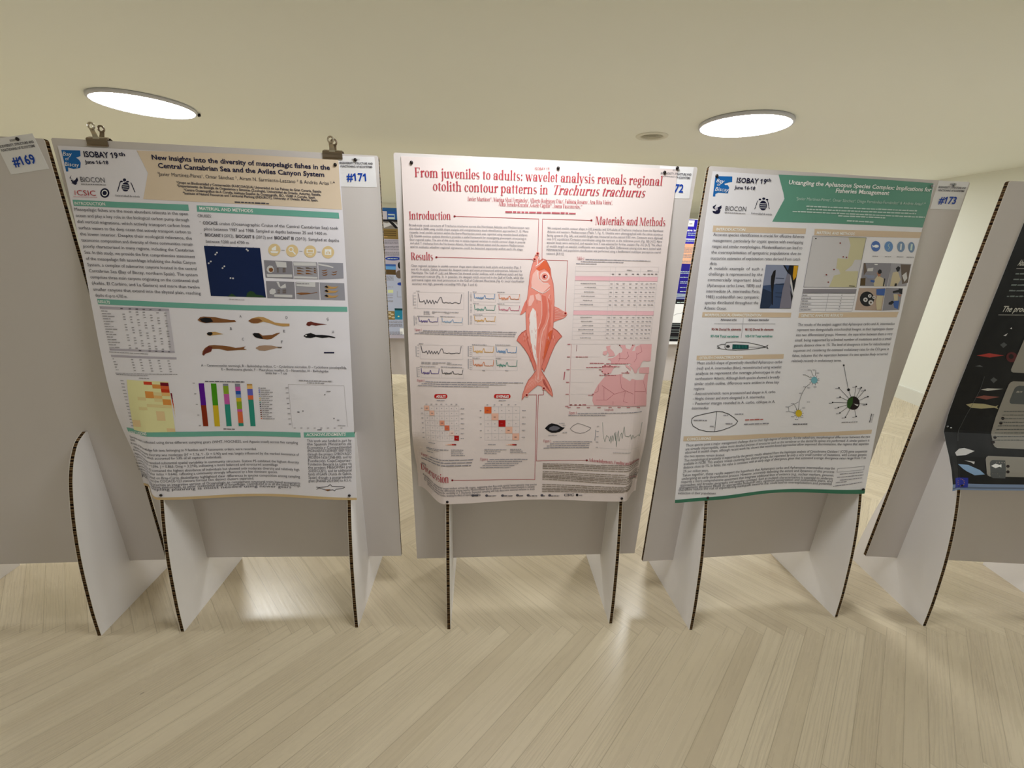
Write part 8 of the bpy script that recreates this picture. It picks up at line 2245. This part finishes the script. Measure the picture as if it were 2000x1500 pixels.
class Sheet:
    """collects the printed faces of one sheet; everything lies on the sheet's own bent surface"""
    STEP = .01
    def __init__(s, key, stand, flat=None):
        s.k, s.i, s.V, s.F, s.C = key, stand, [], [], []; s.flat = flat
        if flat: s.u0, s.u1, s.zb, s.zt = flat[:4]
        else: s.u0, s.u1, s.zb, s.zt = SHEETS[key][:4]
        s.org = Vector(place(stand, (s.u0+s.u1)/2, 0, s.zb))
        nu = max(2, round((s.u1-s.u0)/s.STEP)); nz = max(2, round((s.zt-s.zb)/s.STEP)); s.us = [s.u0+(s.u1-s.u0)*i/nu for i in range(nu+1)]; s.zs = [s.zb+(s.zt-s.zb)*i/nz for i in range(nz+1)]
    def q(s, u, z): return s.flat[4] if s.flat else sheet_q(s.k, u, z)
    def pos(s, u, z, lift):
        q = s.q(u, z); p = Vector(place(s.i, u, q+lift, z))-s.org
        return (p.x, p.y, p.z)
    def face(s, pts, col, lift):
        n = len(s.V); s.V += [s.pos(u, z, lift) for u, z in pts]; s.F.append(tuple(range(n, n+len(pts)))); s.C.append(col)
    def sheet(s, col, shape=None):
        us, zs = s.us, s.zs; nu, nz = len(us), len(zs); n = len(s.V); g = shape or (lambda u, z: (u, z))
        for lift in (0, -.0006): s.V += [s.pos(*g(u, z), lift) for z in zs for u in us]
        for j in range(nz-1):
            for i in range(nu-1):
                a = n+j*nu+i; s.F.append((a, a+1, a+nu+1, a+nu)); s.C.append(col); b = a+nu*nz; s.F.append((b, b+nu, b+nu+1, b+1)); s.C.append(PAL['w'])
        rim = [j*nu for j in range(nz)]+[(nz-1)*nu+i for i in range(1, nu)]+[j*nu+nu-1 for j in range(nz-2, -1, -1)]+[i for i in range(nu-2, -1, -1)]
        for a, b in zip(rim, rim[1:]): s.F.append((n+a, n+b, n+b+nu*nz, n+a+nu*nz)); s.C.append(PAL['w'])
    def poly(s, pts, col, layer):
        s.n = (getattr(s, 'n', 0)+1) % 30; lift = .0002+.0002*layer+s.n*5e-6
        tris = tessellate_polygon([[Vector((u, z, 0)) for u, z in pts]]) if len(pts) > 3 else [(0, 1, 2)]
        if len(pts) == 4 and abs(pts[0][1]-pts[1][1]) < 1e-9 and abs(pts[1][0]-pts[2][0]) < 1e-9: tris = [(0, 1, 2, 3)]
        def clip(poly, ax, v, keep):
            out = []
            for i in range(len(poly)):
                a, b = poly[i-1], poly[i]; da, db = (a[ax]-v)*keep, (b[ax]-v)*keep
                if (da >= 0) != (db >= 0): t = da/(da-db); out.append((a[0]+(b[0]-a[0])*t, a[1]+(b[1]-a[1])*t))
                if db >= 0: out.append(b)
            return out
        for t in tris:
            p = [pts[i] for i in t]
            area = sum(p[i-1][0]*p[i][1]-p[i][0]*p[i-1][1] for i in range(len(p)))
            if abs(area) < 1e-10: continue
            if area < 0: p = p[::-1]
            us = [v for v in s.us if min(a[0] for a in p)+1e-6 < v < max(a[0] for a in p)-1e-6]
            for k in range(len(us)+1):
                c = p
                if k > 0: c = clip(c, 0, us[k-1], 1)
                if k < len(us) and c: c = clip(c, 0, us[k], -1)
                if len(c) < 3: continue
                zz = [v for v in s.zs if min(a[1] for a in c)+1e-6 < v < max(a[1] for a in c)-1e-6]
                for j in range(len(zz)+1):
                    d = c
                    if j > 0: d = clip(d, 1, zz[j-1], 1)
                    if j < len(zz) and d: d = clip(d, 1, zz[j], -1)
                    if len(d) >= 3: s.face(d, col, lift)
    def line(s, pts, w, col, layer):
        s.n = (getattr(s, 'n', 0)+1) % 30; lift = .0002+.0002*layer+s.n*5e-6
        for (a, b) in zip(pts, pts[1:]):
            L = math.dist(a, b)
            if L < 1e-6: continue
            n = max(1, round(L/.012)); dx, dy = (b[0]-a[0])/L, (b[1]-a[1])/L; px, py = -dy*w/2, dx*w/2; e = w*.35
            for i in range(n):
                p = (a[0]+dx*(L*i/n-(e if i == 0 else 0)), a[1]+dy*(L*i/n-(e if i == 0 else 0))); q = (a[0]+dx*(L*(i+1)/n+(e if i == n-1 else 0)), a[1]+dy*(L*(i+1)/n+(e if i == n-1 else 0)))
                s.face([(p[0]-px, p[1]-py), (q[0]-px, q[1]-py), (q[0]+px, q[1]+py), (p[0]+px, p[1]+py)], col, lift)
    def greek(s, a, b, h, col, seed, wl):
        r = random.Random(seed*7+3); L = math.dist(a, b)
        if L < 1e-5: return
        dx, dy = (b[0]-a[0])/L, (b[1]-a[1])/L; t = 0
        while t < L-1e-5:
            w = min(L-t, h*r.uniform(1.2, 4.5)*(1.5 if wl > 15 else 1)); 
            p = (a[0]+dx*t, a[1]+dy*t); q = (a[0]+dx*(t+w), a[1]+dy*(t+w))
            n = max(1, round(w/.015))
            for i in range(n):
                p1 = (p[0]+(q[0]-p[0])*i/n, p[1]+(q[1]-p[1])*i/n); q1 = (p[0]+(q[0]-p[0])*(i+1)/n, p[1]+(q[1]-p[1])*(i+1)/n)
                hh = h*r.uniform(.62, .85); s.face([p1, q1, (q1[0], q1[1]+hh), (p1[0], p1[1]+hh)], col, .0014)
            t += w+h*.45
    def text(s, a, b, h, txt, col, font, mode):
        base = 's' if font[0] == 's' else ('b' if 'b' in font else 'r'); it = .22 if 'i' in font else 0
        cap = 1.0 if base == 's' else CAPH[0]; size = h/cap
        L = math.dist(a, b); dx, dy = (b[0]-a[0])/L, (b[1]-a[1])/L
        gl = [FONT.get((base, c)) or FONT.get((base, 'o')) for c in txt]
        nat = sum(g[0] for g in gl)*size; sp_n = txt.count(' '); extra = 0
        sx = L/nat
        if mode == 'j' and sp_n and nat*1.13 < L: sx = 1.13; extra = (L-nat*sx)/sp_n
        x = 0
        for c, (adv, V, F) in zip(txt, gl):
            if V:
                n = len(s.V)
                for vx, vy in V:
                    px, py = x+(vx+it*vy)*size*sx, vy*size
                    s.V.append(s.pos(a[0]+dx*px, a[1]+dy*px+py, .0014))
                for f in F: s.F.append(tuple(n+i for i in f)); s.C.append(col)
            x += adv*size*sx+(extra if c == ' ' else 0)
    def run(s, ops):
        for o in ops:
            if o[0] == 'P': s.poly([(o[1][i]/1e4, o[1][i+1]/1e4) for i in range(0, len(o[1]), 2)], PAL[o[2]], o[3])
            elif o[0] == 'L': s.line([(o[1][i]/1e4, o[1][i+1]/1e4) for i in range(0, len(o[1]), 2)], o[2]/1e4, PAL[o[3]], o[4])
            elif o[0] == 'G': s.greek((o[1]/1e4, o[2]/1e4), (o[3]/1e4, o[4]/1e4), o[5]/1e4, PAL[o[6]], o[7], o[8])
            elif o[0] == 'T': s.text((o[1]/1e4, o[2]/1e4), (o[3]/1e4, o[4]/1e4), o[5]/1e4, o[6], PAL[o[7]], o[8], o[9])
    def build(s, name):
        o = make_mesh(name, s.V, s.F, [M_PRINT]); me = o.data
        ca = me.color_attributes.new('print', 'FLOAT_COLOR', 'CORNER'); buf = []
        for f, c in zip(s.F, s.C): buf += [c[0], c[1], c[2], 1.0]*len(f)
        ca.data.foreach_set('color', buf)
        x, y, a = STANDS[s.i][:3]; m = Matrix.Rotation(a, 4, 'Z'); w = m @ s.org; o.location = (x+w.x, y+w.y, w.z); o.rotation_euler = (0, 0, a)
        return o
load_glyphs(); serif_font()
for key, st, paper, label, grp in (('P1', 1, 'paper1', 'white fish poster with beige heading and dark blue map, held by two clips', 0), ('P2', 2, 'paper2', 'pink poster with a large red fish drawn head up and red serif headings', 0),
        ('P3', 3, 'paper3', 'white poster with green heading and sand coloured bars, pinned right of the red fish poster', 0), ('P4', 4, 'blk', 'black poster with small fishes and grey boxes, cut by the right edge', 0),
        ('PA', 5, 'lil', 'blue and grey poster seen in the gap left of the red fish poster', 0), ('PB', 6, 'w', 'blue and peach striped poster seen in the gap right of the red fish poster', 0)):
    sh = Sheet(key, st); sh.sheet(PAL[paper]); sh.run(ART[key]); tag(sh.build('poster'), label, 'poster')

# ------------------------------------------------------------ number cards
def card(st, c, w, h, rot, num, label):
    u0, z0 = c; sh = Sheet(None, st, (u0, u0+w, z0, z0+h, .0009)); rr = math.radians(rot); cx, cz = u0+w/2, z0+h/2
    base_pos = sh.pos
    def pos(u, z, lift, sh=sh):
        du, dz = u-cx, z-cz; return base_pos(cx+du*math.cos(rr)-dz*math.sin(rr), cz+du*math.sin(rr)+dz*math.cos(rr), lift)
    sh.pos = pos; sh.sheet(srgb('#f1eff2'))
    T = lambda a, b, y, hh, t, col, f='r': sh.text((u0+w*a, z0+h*y), (u0+w*b, z0+h*y), h*hh, t, PAL[col], f, 'f')
    T(.38, .60, .865, .055, 'SESSION 7:', 'g'); T(.04, .95, .745, .065, 'BIODIVERSITY, STRUCTURE AND', 'g', 'b'); T(.06, .93, .635, .065, 'FUNCTIONING OF ECOSYSTEMS', 'g', 'b')
    T(.20, .78, .20, .25, num, 'eub', 'b')
    o = sh.build('number_card'); tag(o, label, 'card', 'numbered session cards'); return o
PAL['eub'] = srgb('#1446b0')
card(0, (.346, 1.436), .112, .094, 10.5, '#169', 'white card numbered 169 pinned aslant at the top left')
card(1, (.352, 1.436), .112, .086, 1.5, '#171', 'white card numbered 171 pinned beside the clipped poster')
card(2, (.352, 1.434), .111, .091, .5, '#172', 'white card numbered 172 half hidden behind the red fish poster')
card(3, (.352, 1.440), .118, .087, 1.0, '#173', 'white card numbered 173 at the top right of the green headed poster')

# ------------------------------------------------------------ pins and clips
def pin(st, u, z, q, mat, label, r=.0052):
    vv, ff = lathe([(.0001, -.009), (.0006, -.007), (.0006, -.0005), (r*.8, 0), (r, r*.30), (r*.92, r*.62), (r*.6, r*.9), (.0001, r)], 20, axis='y')
    vv = [(x, -y, zz) for x, y, zz in vv]
    x, y, a = STANDS[st][:3]; p = Matrix.Rotation(a, 4, 'Z') @ Vector(place(st, u, q, z))
    o = make_mesh('push_pin', vv, [tuple(reversed(f)) for f in ff], [mat], smooth=True); o.location = (x+p.x, y+p.y, p.z); o.rotation_euler = (0, 0, a); tag(o, label, 'pin', 'round headed push pins'); return o
def on(k, u, z): return sheet_q(k, u, z)+.0003
for st, k, u, z, lab in ((1, 'P1', .343, 1.495, 'dark pin in the top right corner of the beige headed poster'), (1, 'P1', .3291, .385, 'dark pin holding the lower right of the clipped poster to its foot'), (1, 'P1', -.3291, .385, 'dark pin holding the lower left of the clipped poster to its foot'),
        (2, 'P2', -.422, 1.502, 'dark pin in the top left corner of the red fish poster'), (2, 'P2', .027, 1.505, 'dark pin at the top middle of the red fish poster'), (2, 'P2', .368, 1.507, 'dark pin near the top right corner of the red fish poster'),
        (2, 'P2', -.3291, .372, 'dark pin holding the lower left of the red fish poster to its foot'), (2, 'P2', .3291, .376, 'dark pin holding the lower right of the red fish poster to its foot'),
        (3, 'P3', -.447, 1.500, 'dark pin above the blue logo of the green headed poster'), (3, 'P3', .327, 1.508, 'shiny pin in the top right corner of the green headed poster'), (3, 'P3', -.3291, .398, 'dark pin holding the lower left of the green headed poster'), (3, 'P3', .3291, .405, 'dark pin holding the lower right of the green headed poster'),
        (4, 'P4', -.369, .650, 'left one of two shiny pins at the left edge of the black poster'), (4, 'P4', -.355, .645, 'right one of two shiny pins at the left edge of the black poster'), (4, 'P4', -.3291, .445, 'dark pin holding the lower left of the black poster to its foot')):
    shiny = 'shiny' in lab; pin(st, u, z, on(k, u, z), M_PINS if shiny else M_PIN, lab, .0042 if st == 4 else .0052)
pin(0, .405, 1.522, .0014, M_PIN, 'dark pin on the aslant card at the top left'); pin(1, .405, 1.512, .0014, M_PIN, 'dark pin on the number card beside the right clip'); pin(2, .407, 1.521, .0030, M_PIN, 'dark pin above the half hidden number card'); pin(3, .412, 1.516, .0014, M_PINS, 'shiny pin on the number card at the top right')

def clip(st, u, zt, label, lean, turn):
    x, y, a = STANDS[st][:3]; p = Matrix.Rotation(a, 4, 'Z') @ Vector(place(st, u, -PT/2, PTOP-PBOT))
    e = empty('bulldog_clip', (x+p.x, y+p.y, p.z), a); tag(e, label, 'clip', 'bulldog clips on the clipped poster')
    W = .0295; T2 = PT/2+.0015
    for s in (-1, 1):       # two sprung jaws gripping the panel, with rolled lower lips
        prof = [(T2, -.0150), (T2+.0030, -.0162), (T2+.0040, -.0140), (T2+.0020, -.0122), (T2+.0016, -.004), (T2+.0026, .001), (T2+.001, .0045), (.0045, .008), (.0035, .0072), (T2-.0005, .0036), (T2+.0008, 0), (T2, -.004)]
        n = len(prof); V = [(sx, s*(-q), z) for sx in (-W, W) for q, z in prof]
        F = [tuple(range(n)), tuple(range(2*n-1, n-1, -1))]+[(i, n+i, n+(i+1) % n, (i+1) % n) for i in range(n)]
        make_mesh('jaw', V, F, [M_METAL], e)
    vv, ff = lathe([(.0001, -W*.9), (.0042, -W*.9), (.0042, W*.9), (.0001, W*.9)], 14, axis='y'); vv = [(yy, xx, zz+.0062) for xx, yy, zz in vv]; make_mesh('spring', vv, ff, [M_RING], e, smooth=True)
    for s in (-1, 1):       # handles: a flat curved tongue ending in a rolled ring
        tn = math.radians(turn)*s; V, F = [], []; path = [(.009, .003, .0095), (.010, .008, .0080), (.012, .015, .0068), (.015, .022, .0064), (.0165, .027, .0066)]
        for q, z, w in path:
            for sx in (-w, w):
                for dq in (0, .0016): V.append((sx, -s*(q+dq), z))
        for i in range(len(path)-1):
            b = i*4
            for q4 in ((0, 2, 6, 4), (1, 5, 7, 3), (0, 4, 5, 1), (2, 3, 7, 6)): F.append(tuple(b+j for j in q4))
        F += [(0, 1, 3, 2), (16, 18, 19, 17)]
        cq, cz, R, r = .0172, .0350, .0080, .0028; n0 = len(V)
        for i in range(24):
            A = 2*math.pi*i/24
            for j in range(8):
                B = 2*math.pi*j/8; rr_ = R+r*math.cos(B); V.append((rr_*math.cos(A), -s*(cq+r*math.sin(B)), cz+rr_*math.sin(A)))
        for i in range(24):
            for j in range(8): F.append((n0+i*8+j, n0+(i+1) % 24*8+j, n0+(i+1) % 24*8+(j+1) % 8, n0+i*8+(j+1) % 8))
        V = [(vx*math.cos(tn)-vy*math.sin(tn)*.0+lean*s*vz*6*.18, vy, vz) for vx, vy, vz in V]
        make_mesh('handle', V, F, [M_RING if s > 0 else M_METAL], e, smooth=False)
clip(1, -.345, 0, 'bronze bulldog clip at the top left of the clipped poster', .02, 8)
clip(1, .337, 0, 'bronze bulldog clip at the top right of the clipped poster', .03, 8)
